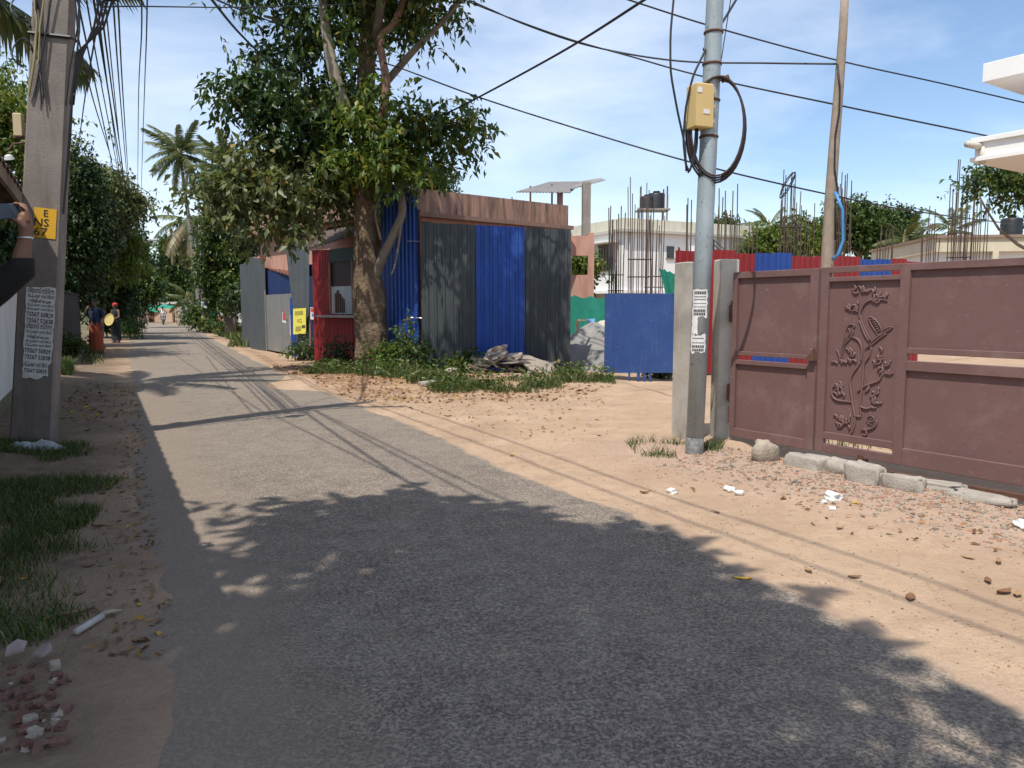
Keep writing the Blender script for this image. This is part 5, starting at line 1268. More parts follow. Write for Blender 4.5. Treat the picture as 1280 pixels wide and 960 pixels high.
# --- tree standing behind the camera on the left, throwing the leafy shade on the road
def shade(gx, gy, z, rx, ry, rz): k = z/SUN_DIR.z; return (gx+SUN_DIR.x*k, gy+SUN_DIR.y*k, z, rx, ry, rz)
sh_bl = [shade(-0.7, 5.35, 7.0, 1.25, 0.85, 0.5), shade(0.2, 4.6, 7.2, 0.85, 0.75, 0.5), shade(-0.4, 3.6, 7.6, 1.6, 1.1, 0.7), shade(0.75, 3.1, 7.0, 0.6, 0.65, 0.4), shade(0.3, 2.5, 7.2, 0.8, 0.7, 0.5), shade(0.5, 1.6, 7.2, 0.9, 0.7, 0.5), shade(1.15, 3.35, 7.0, 0.22, 0.2, 0.15), shade(-1.2, 2.2, 7.8, 1.7, 1.2, 0.7),
         shade(0.7, 2.0, 7.4, 0.95, 0.8, 0.5), shade(-2.3, 3.4, 8.0, 1.2, 1.3, 0.7), shade(-0.2, 0.4, 8.0, 2.2, 1.3, 0.8), shade(-3.2, 1.5, 8, 1.5, 1.5, 0.8)]
shade_t = tree('broadleaf_tree', 'large leafed tree standing beside the roadside house and shading the road', (-3.4, -2.2, 0), (-3.2, -0.6, 7.0), 0.24, sh_bl, 2100, 8, 0.30, 0.17, lf_mid, bark_grey, 51, 'shade trees by the roadside house', twig=0.6, shell=0.05, nl=10, clump=9, spread=0.45)

# --- coconut palms
def frond_mesh(seed, L=4.2, droop=0.55, pairs=46, leaf=0.85):
    r = np.random.default_rng(seed); pts = []
    for i in range(13):
        t = i/12; pts.append(np.array([L*t*(1-0.18*droop*t), 0, -droop*L*0.55*t**2.2]))
    mb = MB(); mb.tube(pts, [0.05*(1-0.85*i/12) for i in range(13)], 5); n0 = len(mb.v)
    V = []; F = []; k = 0
    for i in range(pairs):
        t = 0.14+0.86*(i+0.5)/pairs; a = t*12; j = min(int(a), 11); p = pts[j]+(pts[j+1]-pts[j])*(a-j)
        tg = pts[j+1]-pts[j]; tg = tg/np.linalg.norm(tg)
        ln = leaf*(math.sin(math.pi*(0.12+0.80*t))**0.7)*r.uniform(0.8, 1.1)
        for s in (-1, 1):
            dr_ = np.array([0, s, 0])*0.8+tg*0.55+np.array([0, 0, -0.25-0.5*r.random()]); dr_ /= np.linalg.norm(dr_)
            m1 = p+dr_*ln*0.5; e = p+dr_*ln+np.array([0, 0, -0.28*ln]); w_ = tg*0.05
            V += [p-w_*0.6, p+w_*0.6, m1+w_, m1-w_, e]; F += [(k, k+1, k+2, k+3), (k+3, k+2, k+4)]; k += 5
    mb.add(V, F); return mb
FR = {}
def frond_data(key, mat, **kw):
    if key not in FR:
        mb = frond_mesh(len(FR)+1, **kw); me = bpy.data.meshes.new('frond'); me.from_pydata([tuple(map(float, q)) for q in mb.v], [], mb.f); me.update(); me.materials.append(mat); FR[key] = me
    return FR[key]
def palm(label, base, top, r0, n, seed, size=1.0, group=None, dry=2, lo=-0.9, hi=1.25, az=None):
    rr = random.Random(seed); base = Vector(base); top = Vector(top)
    t = thing('coconut_palm', label, 'palm', base, group); P = []; 
    for i in range(14):
        s = i/13; P.append(base.lerp(top, s)+Vector((0.12*math.sin(s*3)*r0*8*(1-s), 0, -0.15*(i == 0))))
    MB().tube(P, [r0*(1.35-0.75*i/13)*(1.06 if i % 2 else 1.0) for i in range(14)], 10).build('trunk', palm_bark, t, True)
    MB().lathe([(0.05, -0.35), (0.22*size, -0.15), (0.26*size, 0.1), (0.12*size, 0.4), (0.02, 0.6)], top, 10).build('crown_shaft', M('palm_sheath', (0.20, 0.17, 0.09), 0.9, 0.2), t, True)
    for k in range(6):
        a = rr.uniform(0, 6.28); MB().lathe([(0.01, -0.13), (0.08, -0.1), (0.115, 0), (0.08, 0.1), (0.01, 0.14)], top+Vector((math.cos(a)*0.3*size, math.sin(a)*0.3*size, -0.3*size+rr.uniform(-.1, .1))), 8).build('coconut', M('coconut_husk', (0.16, 0.15, 0.05), 0.7), t, True)
    for k in range(n):
        el = lo+(hi-lo)*(k/(n-1))**0.8
        a = (az[0]+(az[1]-az[0])*rr.random()) if az else k*2.4+rr.uniform(-.3, .3)
        isdry = k < dry; key = ('d' if isdry else 'g')+str(k % 3)
        me = frond_data(key, lf_dry if isdry else lf_palm, droop=(0.95, 0.62, 0.42)[k % 3], L=(4.0, 4.3, 3.9)[k % 3])
        o = bpy.data.objects.new('frond', me); C.objects.link(o); o.parent = t
        o.location = top-base; o.rotation_euler = (rr.uniform(-.5, .5), -el, a); o.scale = (size*rr.uniform(.85, 1.05),)*3
    return t
PG = 'coconut palms along the road'
def palm_px(label, bx, by_Y, tx, ty, r0, n, seed, size, **k):
    b = at(bx, 400, by_Y); return palm(label, (b.x, by_Y, 0), at(tx, ty, by_Y), r0, n, seed, size, PG, **k)
palm_px('tall coconut palm with full round crown standing clear against the sky', 252, 52, 225, 192, 0.14, 28, 1, 0.66, lo=-0.9)
palm_px('second coconut palm half hidden behind the leafy roadside tree', 292, 47, 284, 212, 0.16, 24, 2, 0.66, lo=-0.7)
palm_px('shorter coconut palm with drooping dry fronds by the far lamp post', 243, 64, 237, 275, 0.16, 20, 3, 0.95, dry=10, lo=-1.25, hi=0.5)
palm_px('young low coconut palm behind the far boundary wall', 236, 70, 234, 372, 0.12, 10, 4, 0.6, dry=1, lo=-0.5, hi=1.2)
palm_px('small coconut palm among trees behind the yard near the wooden pole', 1133, 44, 1131, 300, 0.14, 11, 5, 0.55, lo=-0.8)
palm_px('small coconut palm behind the tall rebar by the beige house', 1190, 52, 1190, 288, 0.15, 10, 6, 0.6, lo=-0.6)
palm_px('small coconut palm rising left of the wire looped rebar', 961, 58, 961, 284, 0.15, 10, 7, 0.6, lo=-0.4)
palm_px('bushy coconut palm by the left verge with pale drooping fronds', 118, 40, 122, 268, 0.15, 10, 8, 0.5, lo=-0.9, hi=0.9)
palm('coconut palm leaning over the house with fronds hanging behind the concrete pole', (-10.6, 13.2, 0), (-9.5, 12.4, 7.0), 0.16, 26, 9, 0.88, PG, dry=5, lo=-1.3, hi=1.1)

bare = thing('shadow_palm_trunk', 'slender bare curved palm trunk added to cast a shadow strip across the road', 'palm trunk', (-4.45, 6.35, 0))
MB().tube([Vector((-4.45+1.5*(z/7.2)**2.2, 6.35+0.1*(z/7.2), z)) for z in np.linspace(-0.15, 7.2, 16)], list(np.linspace(0.12, 0.085, 16)), 10).build('trunk', palm_bark, bare, True)  # added trunk, curved so its shadow crosses the road as a strip

# ================================================================== GROUND PLANTS
rng = np.random.default_rng(77)
def scatter(poly, n):
    poly = np.array(poly); lo = poly.min(0); hi = poly.max(0); out = []
    p = lo+(hi-lo)*rng.random((n*3, 2)); x, y = p[:, 0], p[:, 1]; ins = np.zeros(len(p), bool); j = len(poly)-1
    for i in range(len(poly)):
        xi, yi = poly[i]; xj, yj = poly[j]
        c = ((yi > y) != (yj > y)) & (x < (xj-xi)*(y-yi)/(yj-yi+1e-12)+xi); ins ^= c; j = i
    p = p[ins][:n]
    return np.column_stack([p, ground_height(p[:, 0], p[:, 1])])
P = scatter([(-3.6, 7.9), (-3.0, 5.9), (-2.5, 4.9), (-2.0, 3.95), (-2.1, 3.3), (-4.8, 2.8), (-6.6, 8.6), (-5.0, 8.6)], 60000)
k = vnoise(P[:, 0], P[:, 1], 0.5, 55)*0.6+vnoise(P[:, 0], P[:, 1], 1.3, 56)*0.6
bare = np.exp(-(((P[:, 0]+4.9)/0.7)**2+((P[:, 1]-7.0)/0.5)**2)*1.2)*0.45
edge_d = (road_l(P[:, 1])-P[:, 0])*0.9-0.30+(vnoise(P[:, 0], P[:, 1], 0.35, 58)-0.5)*0.7
P = P[(k-bare > 0.46+0.28*rng.random(len(P))) & (edge_d > 0.25*rng.random(len(P)))]
v1, f1 = blades(rng, P, 0.075, 0.007, 0.6)
go = mesh_obj('verge_grass', v1, f1, grass_m); tag(go, 'short trodden grass on the left verge below the concrete pole', 'grass', kind='stuff')
# weeds and grass along the foot of the sheds
P = scatter([(-5.0, 17.6), (-3.6, 15.6), (-1.6, 13.8), (0.4, 13.7), (2.0, 14.7), (2.1, 16.2), (1.2, 16.7), (-0.6, 16.6), (-1.4, 17.8), (-2.5, 18.2), (-4.5, 19.3)], 24000)
k = vnoise(P[:, 0], P[:, 1], 0.6, 65); P = P[k > 0.40+0.25*rng.random(len(P))]
v1, f1 = blades(rng, P, 0.13, 0.014, 0.55)
Q = P[rng.choice(len(P), 2600)]; d = rng.normal(0, 1, (len(Q), 3)); d[:, 2] = np.abs(d[:, 2])*0.5+0.1; d /= np.linalg.norm(d, axis=1, keepdims=True)
Q = Q+np.array([0, 0, 1])*rng.uniform(0.03, 0.26, (len(Q), 1)); v2, f2 = leaf_mesh(rng, Q, d, 0.085*rng.uniform(.6, 1.3, len(Q)), 0.045)
v1, f1 = merge([(v1, f1), (v2, f2)])
go = mesh_obj('roadside_weeds', v1, f1, grass_m); tag(go, 'low green weeds and grass along the foot of the steel hoarding', 'weeds', kind='stuff')
P = scatter([(1.25, 8.6), (1.3, 7.7), (1.75, 7.55), (2.2, 8.0), (2.4, 8.6), (1.8, 8.7)], 2400)
k = vnoise(P[:, 0], P[:, 1], 0.3, 67); dd = np.hypot((P[:, 0]-1.8)/0.55, (P[:, 1]-8.1)/0.5); P = P[(k > 0.45+0.2*rng.random(len(P))) & (dd < 0.5+0.9*rng.random(len(P)))]
v1, f1 = blades(rng, P, 0.10, 0.007, 0.7)
go = mesh_obj('post_grass', v1, f1, grass_m); tag(go, 'tufts of grass round the foot of the steel pole and concrete posts', 'grass', kind='stuff')
P = scatter([(-11.3, 30.5), (-9.3, 29.0), (-14, 38), (-20.5, 52), (-25.0, 62), (-24, 64), (-13, 39)], 9000)
v1, f1 = blades(rng, P, 0.35, 0.05, 0.5); P2 = scatter([(-10.9, 20.6), (-11.4, 20.4), (-16.4, 30), (-15.8, 30)], 1500); v2, f2 = blades(rng, P2, 0.16, 0.02, 0.5)
P3 = scatter([(-9.6, 16.8), (-10.6, 18.6), (-11.8, 18.2), (-10.9, 16.8)], 4000); v3, f3 = blades(rng, P3, 0.26, 0.02, 0.5)
v1, f1 = merge([(v1, f1), (v2, f2), (v3, f3)])
go = mesh_obj('far_verge_grass', v1, f1, grass_m); tag(go, 'long rough grass along both verges farther down the road', 'grass', kind='stuff')
P = scatter([(3.3, 9.2), (5.6, 7.4), (6.6, 8.8), (4.2, 11)], 1500); v1, f1 = blades(rng, P, 0.14, 0.01, 0.55)
go = mesh_obj('yard_grass', v1, f1, grass_m); tag(go, 'grass growing on the plot behind the maroon gate', 'grass', kind='stuff')
def bush(label, c, r, h, n, mat, seed, L=0.1, W=0.06, group='bushes along the right verge', name='bush'):
    r_ = np.random.default_rng(seed); t = thing(name, label, 'bush', c, group); mb = MB()
    for k in range(7):
        a = r_.uniform(0, 6.28); e = np.array(c)+np.array([math.cos(a)*r*0.6, math.sin(a)*r*0.6, h*r_.uniform(.5, .95)]); limb(mb, np.array(c)-np.array([0, 0, .03]), e, 0.012, 0.004, r_, 0.1, 4, 5)
    mb.build('stem', bark_grey, t); vv, ff = twigs(r_, [(c[0], c[1], c[2]+h*0.55, r, r, h*0.5)], n, 6, L, W, twig=0.25, shell=0.1, hang=0.0); mesh_obj('foliage', vv, ff, mat, t); return t
for (lab, px, Y, r, h, n, mt, sd_) in (('leafy weed bush at the foot of the leaning grey sheet', 375, 22.6, 0.42, 0.62, 130, lf_mid, 1), ('dark leafy bush left of the big tree trunk', 424, 19.6, 0.40, 0.75, 110, lf_dark, 2),
        ('bright green bush right of the big tree trunk', 478, 18.3, 0.45, 0.62, 160, lf_bright, 3), ('upright leafy sapling against the tall blue sheet', 506, 18.15, 0.28, 1.15, 110, lf_bright, 4),
        ('green bush at the foot of the charcoal sheet', 518, 18.0, 0.45, 0.7, 150, lf_mid, 5), ('low weed clump between charcoal and blue sheets', 590, 17.7, 0.3, 0.42, 80, lf_mid, 6), ('low yellow green weed clump beside the first broken slab', 570, 17.2, 0.3, 0.35, 80, lf_bright, 7),
        ('rounded bush under the far posters', 278, 48, 1.0, 0.65, 200, lf_mid, 8), ('bush beside the far lamp post', 262, 49, 0.9, 1.1, 200, lf_mid, 9), ('bush under the blue far poster', 292, 44, 0.9, 0.55, 180, lf_bright, 10),
        ('bush at the far boundary wall end', 238, 68, 1.2, 1.4, 200, lf_mid, 11), ('tall bush hiding the foot of the tall coconut palm', 248, 50, 0.9, 2.0, 320, lf_mid, 13), ('low bush below the blue site gate', 828, 16.6, 0.3, 0.3, 80, lf_dark, 12)):
    q = at(px, 400, Y); far = Y > 30
    bush(lab, (q.x, Y, gz(q.x, Y) if Y < 25 else 0), r, h, n, mt, sd_, 0.2 if far else 0.10, 0.11 if far else 0.06)
for (lab, px, Y, r, h, n, mt, sd_) in (('dense shaded bush beside the man in the orange lungi', 80, 23.0, 0.6, 0.75, 260, lf_mid, 21), ('dark bush on the left verge beyond the man in the orange lungi', 163, 38, 0.7, 1.1, 220, lf_mid, 22), ('low bush at the left road edge near the scooters', 158, 46, 1.0, 1.0, 220, lf_mid, 23)):
    q = at(px, 400, Y); bush(lab, (q.x, Y, 0), r, h, n, mt, sd_, 0.13, 0.07, 'bushes along the left verge')

# ================================================================== FAR END OF THE ROAD
gw0 = Vector((-11.7, 19.4, 0)); gw1 = Vector((-16.9, 30.2, 0))
gw = thing('garden_wall', 'dark weathered garden wall under the creepers behind the man in the lungi', 'wall', gw0.lerp(gw1, .5))
MB().bar(gw0+up*0.95, gw1+up*0.95, 0.18, 2.1).build('wall', M('dark_wet_wall', (0.055, 0.05, 0.045), 0.95, 0.3, 3, 0.3), gw)
MB().bar(gw0+up*2.03, gw1+up*2.03, 0.24, 0.06).build('coping', M('dark_wet_wall', (0.05, 0.05, 0.05)), gw)

fw = thing('far_boundary_wall', 'peach boundary wall with brown gate closing the bend of the road', 'wall', (-38, 86, 0))
peach = M('peach_wall', (0.50, 0.33, 0.22), 0.9, 0.12, 1, dirt=(0.3, 0.2, 0.14), dirt_amt=0.5, streak=True)
for (px0, px1) in ((166, 185), (192, 216), (216.2, 221)):
    a = at(px0, 390, 88); b = at(px1, 390, 87); MB().bar((a.x, a.y, 0.75), (b.x, b.y, 0.75), 0.2, 1.6 if px0 < 216 else 1.75).build('wall', peach, fw)
a = at(185.2, 390, 87.9); b = at(191.8, 390, 87.8); MB().bar((a.x, a.y, 0.75), (b.x, b.y, 0.75), 0.12, 1.5).build('gate', M('brown_gate', (0.17, 0.09, 0.055), 0.7), fw)
for k, px in enumerate((222, 226.5, 230.5, 236, 243)):
    a = at(px, 390, 80-2.0*k); b = at(px+3.2, 390, 79-2.0*k); MB().bar((a.x, a.y, 0.8), (b.x, b.y, 0.8), 0.12, 1.8-0.05*k).build('slab_panel', concrete if k % 2 else M('pale_slab', (0.42, 0.34, 0.28), 0.9), fw)
aw = thing('awning', 'green net awning on a pale beam above the far boundary wall', 'awning', (-38, 90, 0))
a = at(184, 379.5, 90); b = at(222, 378.5, 88); MB().bar(a, b, 0.25, 0.25).build('beam', M('pale_beam', (0.45, 0.40, 0.34), 0.8), aw)
for px in (185, 203, 221):
    q = at(px, 390, 89); MB().tube([(q.x, 89.2, -0.1), (q.x, 89.2, 2.1)], 0.07, 6).build('post', wood_old, aw)
v = []; f = []; K = 24
for i in range(K+1):
    t = i/K
    for j, py in enumerate((381, 384.5, 388.5)):
        q = at(185+36*t, py+0.9*math.sin(t*19+j)+(1.3*math.sin(t*7) if j == 2 else 0), 88.5-0.5*j); v.append(q)
for i in range(K):
    for j in range(2): a = i*3+j; f.append((a, a+3, a+4, a+1))
MB().add(v, f).build('net', green_net, aw, True)
MB().prism([at(184, 378, 91), at(197, 378, 91), at(193, 374, 91), at(187, 375, 91)], (0, 0.3, 0)).build('net_fold', green_net, aw)

lp = thing('lamp_post', 'slim grey lamp post with small blue white sign plate on the right verge', 'lamp post', (at(255, 400, 49).x, 49, 0))
q = at(255, 400, 49); zt_ = at(253, 240, 49).z
MB().tube([(q.x, 49, -0.2), (q.x-0.02, 49, zt_*0.5), (q.x-0.06, 49, zt_)], [0.14, 0.11, 0.07], 10).build('shaft', M('weathered_pole', (0.33, 0.32, 0.31), 0.8), lp, True)
MB().box(at(255.5, 381, 48.82), (0.36, 0.03, 0.40), 0.1).build('sign_plate', paper_white, lp)
MB().box(at(255.5, 380, 48.79), (0.30, 0.02, 0.13), 0.1).build('sign_band', M('sign_blue', (0.08, 0.2, 0.5)), lp)
MB().lathe([(0.155, -0.2), (0.155, 0.2)], (q.x, 49, at(255, 399, 49).z), 12).build('yellow_band', M('pale_yellow', (0.6, 0.45, 0.1)), lp)
MB().lathe([(0.05, -0.3), (0.2, -0.15), (0.2, 0.15), (0.05, 0.3)], (q.x-0.03, 48.9, at(254, 355, 49).z), 8).build('meter_box', M('brown_tin', (0.2, 0.15, 0.12)), lp)
for k in range(3):
    c_ = at(252+k*1.5, 262+k*14, 48.9); MB().bar(c_-Vector((0.5, 0, 0)), c_+Vector((0.5, 0, 0)), 0.06).build('cross_arm', rust, lp)

fp = thing('far_electricity_pole', 'distant concrete electricity pole with street lamp on the left verge', 'pole', (at(165, 400, 50).x, 50, 0))
q = at(165, 400, 50); zt_ = at(164, 238, 50).z
MB().bar((q.x, 50, -0.2), (q.x-0.05, 50, zt_), 0.30, 0.2, up=(0, 1, 0)).build('shaft', pole_concrete, fp)
for z in (zt_-0.3, zt_-0.9): MB().bar((q.x-0.6, 49.85, z), (q.x+0.95, 49.85, z+0.1), 0.09).build('cross_arm', rust, fp)
MB().tube([at(165, 312, 49.9), at(176, 306, 49.6), at(188, 301, 49.4)], 0.035, 6).build('lamp_arm', M('bare_steel', (0.4, 0.4, 0.4)), fp)
MB().box(at(192, 300, 49.4), (0.60, 0.22, 0.16), -0.1, 0.05).build('lamp_head', M('lamp_grey', (0.45, 0.45, 0.43), 0.5), fp)

bd = thing('poster_board', 'row of small posters on a low wall on the right verge', 'poster board', (at(285, 400, 51).x, 51, 0))
for (x0, y0, x1, y1, mat) in ((270, 388, 279, 402.5, paper_white), (281, 389.5, 295.5, 397, M('pale_blue_board', (0.36, 0.50, 0.62), 0.7)), (282.5, 398, 293, 404.5, M('board_yellow', (0.5, 0.42, 0.06), 0.7)), (297.5, 388, 303, 404, paper_white)):
    poster(bd, x0, y0, x1, y1, 51, 51, mat)
inkr = M('board_red', (0.5, 0.12, 0.08), 0.8); P = [at(270, 402.5, 51), at(279, 402.5, 51), at(279, 388, 51), at(270, 388, 51)]
inkbox(bd, P, Vector((0, -1, 0)), 0.1, 0.9, 0.08, 0.38, inkr); inkbox(bd, P, Vector((0, -1, 0)), 0.45, 0.9, 0.42, 0.6, inkr)
a = at(268, 400, 51.3); b = at(306, 400, 51.3); MB().bar((a.x, 51.3, 0.65), (b.x, 51.3, 0.65), 0.2, 1.5).build('low_wall', concrete, bd)
gc = MB().prism([at(261.5, 404, 50), at(266, 404, 50), at(269, 386.5, 50), at(262.5, 387, 50)], (0, 0.25, 0)).build('folded_tarpaulin', green_net); tag(gc, 'dark green tarpaulin leaning beside the far posters', 'tarpaulin')
sh2 = thing('sunshade', 'small pale sheet sunshade on posts left of the grey shed', 'sunshade', (at(296, 400, 40).x, 40, 0))
sloped_roof(at(289, 367, 40), at(304, 364.5, 40), at(304, 361, 41.2), at(291, 363, 41.2), M('pale_sheet', (0.55, 0.52, 0.46), 0.6), sh2, k=6)
for px in (291, 302): q = at(px, 365, 40.2); MB().tube([(q.x, 40.4, -0.1), (q.x, 40.4, q.z+0.1)], 0.04, 6).build('post', rust, sh2)

# ================================================================== PEOPLE
def sphere(m, c, r, n=10, sc=(1, 1, 1), rot=None):
    c = Vector(c); base = len(m.v); rings = n
    for i in range(1, rings):
        th = math.pi*i/rings
        for j in range(n*2):
            a = math.pi*j/n; q = Vector((math.sin(th)*math.cos(a)*r*sc[0], math.sin(th)*math.sin(a)*r*sc[1], math.cos(th)*r*sc[2]))
            if rot is not None: q = rot @ q
            m.v.append(tuple(c+q))
    N = n*2
    for i in range(rings-2):
        for j in range(N): a = base+i*N+j; b = base+i*N+(j+1) % N; m.f.append((a, a+N, b+N, b))
    t = Vector((0, 0, r*sc[2])); 
    if rot is not None: t = rot @ t
    ti = len(m.v); m.v.append(tuple(c+t)); m.v.append(tuple(c-t))
    for j in range(N):
        m.f.append((ti, base+j, base+(j+1) % N)); e = base+(rings-2)*N; m.f.append((ti+1, e+(j+1) % N, e+j))
def caps(m, pts, rs, n=10):
    m.tube(pts, list(rs), n)
    for p, r in zip(pts, rs): sphere(m, p, r*0.995, 6)
def fuse(m, name, mat, parent, voxel, smooth_it=4):
    """union of the overlapping limbs into one continuous skin"""
    me = bpy.data.meshes.new('tmp'); me.from_pydata([tuple(map(float, q)) for q in m.v], [], m.f); me.update()
    ob = bpy.data.objects.new('tmp', me); C.objects.link(ob)
    r = ob.modifiers.new('r', 'REMESH'); r.mode = 'VOXEL'; r.voxel_size = voxel
    s = ob.modifiers.new('s', 'SMOOTH'); s.iterations = smooth_it; s.factor = 0.5
    dg = bpy.context.evaluated_depsgraph_get(); dg.update()
    e = bpy.data.meshes.new_from_object(ob.evaluated_get(dg))
    vs = np.empty(len(e.vertices)*3); e.vertices.foreach_get('co', vs); vs = vs.reshape(-1, 3); fs = [tuple(p.vertices) for p in e.polygons]
    bpy.data.objects.remove(ob); bpy.data.meshes.remove(me); bpy.data.meshes.remove(e)
    return mesh_obj(name, vs, fs, mat, parent, True)
class Fig:
    """standing figure in its own frame: x right of the figure, y forward, z up; placed by base + heading"""
    def __init__(s, base, heading, h): s.b = Vector(base); s.m = Matrix.Rotation(heading, 3, 'Z'); s.k = h/1.75
    def p(s, x, y, z): return s.b+s.m @ (Vector((x, y, z))*s.k)
    def r(s, *a): return [q*s.k for q in a]
def head_parts(F, m, c, turn=0.0):
    """cranium, jaw, nose, ears, eyes sockets and neck added to the body union; c = head centre in figure space"""
    x, y, z = c; rot = F.m; k = F.k
    sphere(m, F.p(x, y, z+0.025), 0.098*k, 10, (0.80, 0.98, 1.08), rot); sphere(m, F.p(x, y+0.03, z-0.055), 0.066*k, 8, (0.85, 0.95, 1.0), rot)
    m.tube([F.p(x, y+0.092, z+0.02), F.p(x, y+0.118, z-0.02), F.p(x, y+0.092, z-0.032)], F.r(0.009, 0.016, 0.010), 6)
    m.tube([F.p(x-0.022, y+0.088, z-0.066), F.p(x, y+0.098, z-0.066), F.p(x+0.022, y+0.088, z-0.066)], F.r(0.006, 0.009, 0.006), 6)
    for sx in (-1, 1): sphere(m, F.p(x+sx*0.08, y-0.005, z-0.005), 0.03*k, 6, (0.4, 0.7, 1.1), rot)
    for sx in (-1, 1): sphere(m, F.p(x+sx*0.034, y+0.086, z+0.03), 0.016*k, 6, (1.2, 0.6, 0.5), rot)
def hair(F, c, parent, beard=False):
    m = MB(); x, y, z = c; sphere(m, F.p(x, y-0.012, z+0.045), 0.103*F.k, 10, (0.86, 0.98, 0.98), F.m)
    vs = [v for v in m.v]; m2 = MB()
    m2.v = [tuple(Vector(v)) for v in vs]; m2.f = [f for f in m.f if all((F.m.transposed() @ (Vector(vs[i])-F.b))[2] > (z+0.03-0.35*max(0, -(F.m.transposed() @ (Vector(vs[i])-F.b))[1]/F.k+y+0.02))*F.k for i in f)]
    return m2.build('hair', hair_m, parent, True)
def eyes(F, c, parent):
    x, y, z = c; m = MB()
    for sx in (-1, 1): sphere(m, F.p(x+sx*0.032, y+0.093, z+0.018), 0.010*F.k, 6)
    return m.build('eyes', M('eye_dark', (0.03, 0.025, 0.02), 0.2), parent, True)
def hand_rest(F, m, wrist, tip, side):
    """relaxed hand: palm, four unequal bent fingers and a thumb"""
    w_, t_ = Vector(wrist), Vector(tip); d = (t_-w_).normalized(); L = (t_-w_).length
    s_ = d.cross(Vector((0, 1, 0.2))).normalized(); n_ = d.cross(s_)
    pl = w_+d*L*0.45
    caps(m, [F.p(*w_), F.p(*(w_+d*L*0.25)), F.p(*pl)], F.r(0.026, 0.036, 0.034), 8)
    for i, (o, ln) in enumerate(((-0.027, .9), (-0.009, 1.0), (0.009, .95), (0.026, .75))):
        a = pl+s_*o; m.tube([F.p(*a), F.p(*(a+d*L*.28*ln+n_*.006)), F.p(*(a+d*L*.52*ln+n_*0.022))], F.r(0.0095, 0.009, 0.007), 6)
    a = w_+d*L*0.2+s_*(-0.03*side); m.tube([F.p(*a), F.p(*(a+d*L*.2+s_*(-.03*side))), F.p(*(a+d*L*.38+s_*(-.035*side)))], F.r(0.013, 0.011, 0.008), 6)

# --- man in dark blue shirt and orange lungi, one hand raised to his ear
mb_ = gr(121, 441.5); F = Fig((mb_.x, mb_.y, gz(mb_.x, mb_.y)), math.radians(180+8), 1.80)
pm = thing('person', 'person in dark blue shirt and long orange lungi standing on the left verge', 'person', F.b)
m = MB(); hc = (0.0, 0.03, 1.62)
caps(m, [F.p(0, 0, 0.95), F.p(0, 0, 1.15), F.p(0, 0, 1.33), F.p(0, 0.0, 1.42)], F.r(0.145, 0.135, 0.155, 0.10)); caps(m, [F.p(-0.17, 0, 1.40), F.p(0.17, 0, 1.40)], F.r(0.065, 0.065)); caps(m, [F.p(0, 0, 1.42), F.p(0, 0.02, 1.56)], F.r(0.062, 0.055))
head_parts(F, m, hc)
for sx, dy in ((-1, 0.03), (1, -0.02)):
    caps(m, [F.p(sx*0.09, 0, 0.93), F.p(sx*0.10, dy+0.02, 0.50), F.p(sx*0.11, dy-0.02, 0.09)], F.r(0.085, 0.06, 0.042)); caps(m, [F.p(sx*0.11, dy-0.05, 0.045), F.p(sx*0.12, dy+0.06, 0.035), F.p(sx*0.13, dy+0.15, 0.025)], F.r(0.04, 0.038, 0.024))
caps(m, [F.p(-0.19, 0, 1.40), F.p(-0.25, -0.02, 1.13), F.p(-0.24, 0.09, 0.90)], F.r(0.055, 0.044, 0.032)); hand_rest(F, m, (-0.24, 0.09, 0.90), (-0.23, 0.15, 0.73), 1)
caps(m, [F.p(0.19, 0, 1.40), F.p(0.30, 0.08, 1.18), F.p(0.20, 0.12, 1.42)], F.r(0.055, 0.044, 0.032)); hand_rest(F, m, (0.20, 0.12, 1.42), (0.13, 0.06, 1.58), -1)
fuse(m, 'body', skin_m, pm, 0.011, 3)
hair(F, hc, pm); eyes(F, hc, pm)
def cloth_rings(F, rings, name, mat, parent, folds=9, amp=0.0, n=48):
    m = MB(); v = []
    for (z, rx, ry, am) in rings:
        for j in range(n):
            a = 2*math.pi*j/n; q = 1+am*math.sin(a*folds+z*2)+am*0.6*math.sin(a*5+1+z*3); v.append(F.p(math.cos(a)*rx*q, math.sin(a)*ry*q+0.005, z))
    K = len(rings); f = [(i*n+j, i*n+(j+1) % n, (i+1)*n+(j+1) % n, (i+1)*n+j) for i in range(K-1) for j in range(n)]
    return m.add(v, f).build(name, mat, parent, True)
navy_shirt = M('navy_shirt', (0.022, 0.035, 0.075), 0.9, 0.2, 8)
sh = cloth_rings(F, [(0.90, 0.178, 0.158, .03), (1.0, 0.172, 0.155, .03), (1.15, 0.17, 0.15, .03), (1.3, 0.19, 0.165, .02), (1.40, 0.195, 0.13, .01), (1.465, 0.13, 0.105, 0), (1.50, 0.075, 0.075, 0)], 'shirt', navy_shirt, pm, 7)
for sx, e in ((-1, (-0.235, -0.015, 1.20)), (1, (0.27, 0.055, 1.24))):
    MB().tube([F.p(sx*0.16, 0, 1.42), F.p(sx*0.20, 0, 1.36), F.p(*e)], F.r(0.075, 0.075, 0.068), 14, cap=False).build('sleeve', navy_shirt, sh, True)
lg = cloth_rings(F, [(0.06, 0.225, 0.19, .07), (0.2, 0.215, 0.18, .06), (0.45, 0.205, 0.175, .05), (0.75, 0.192, 0.17, .03), (0.95, 0.175, 0.158, .015), (1.02, 0.168, 0.150, 0.0)], 'lungi', M('orange_lungi', (0.42, 0.10, 0.05), 0.85, 0.12, 6), pm, 11)
MB().prism([F.p(-0.02, 0.185, 0.10), F.p(0.03, 0.185, 0.10), F.p(0.012, 0.175, 0.95), F.p(0.0, 0.175, 0.95)], F.m @ Vector((0, 0.012, 0))).build('pleat', M('dark_orange_fold', (0.27, 0.055, 0.03), 0.85), lg)
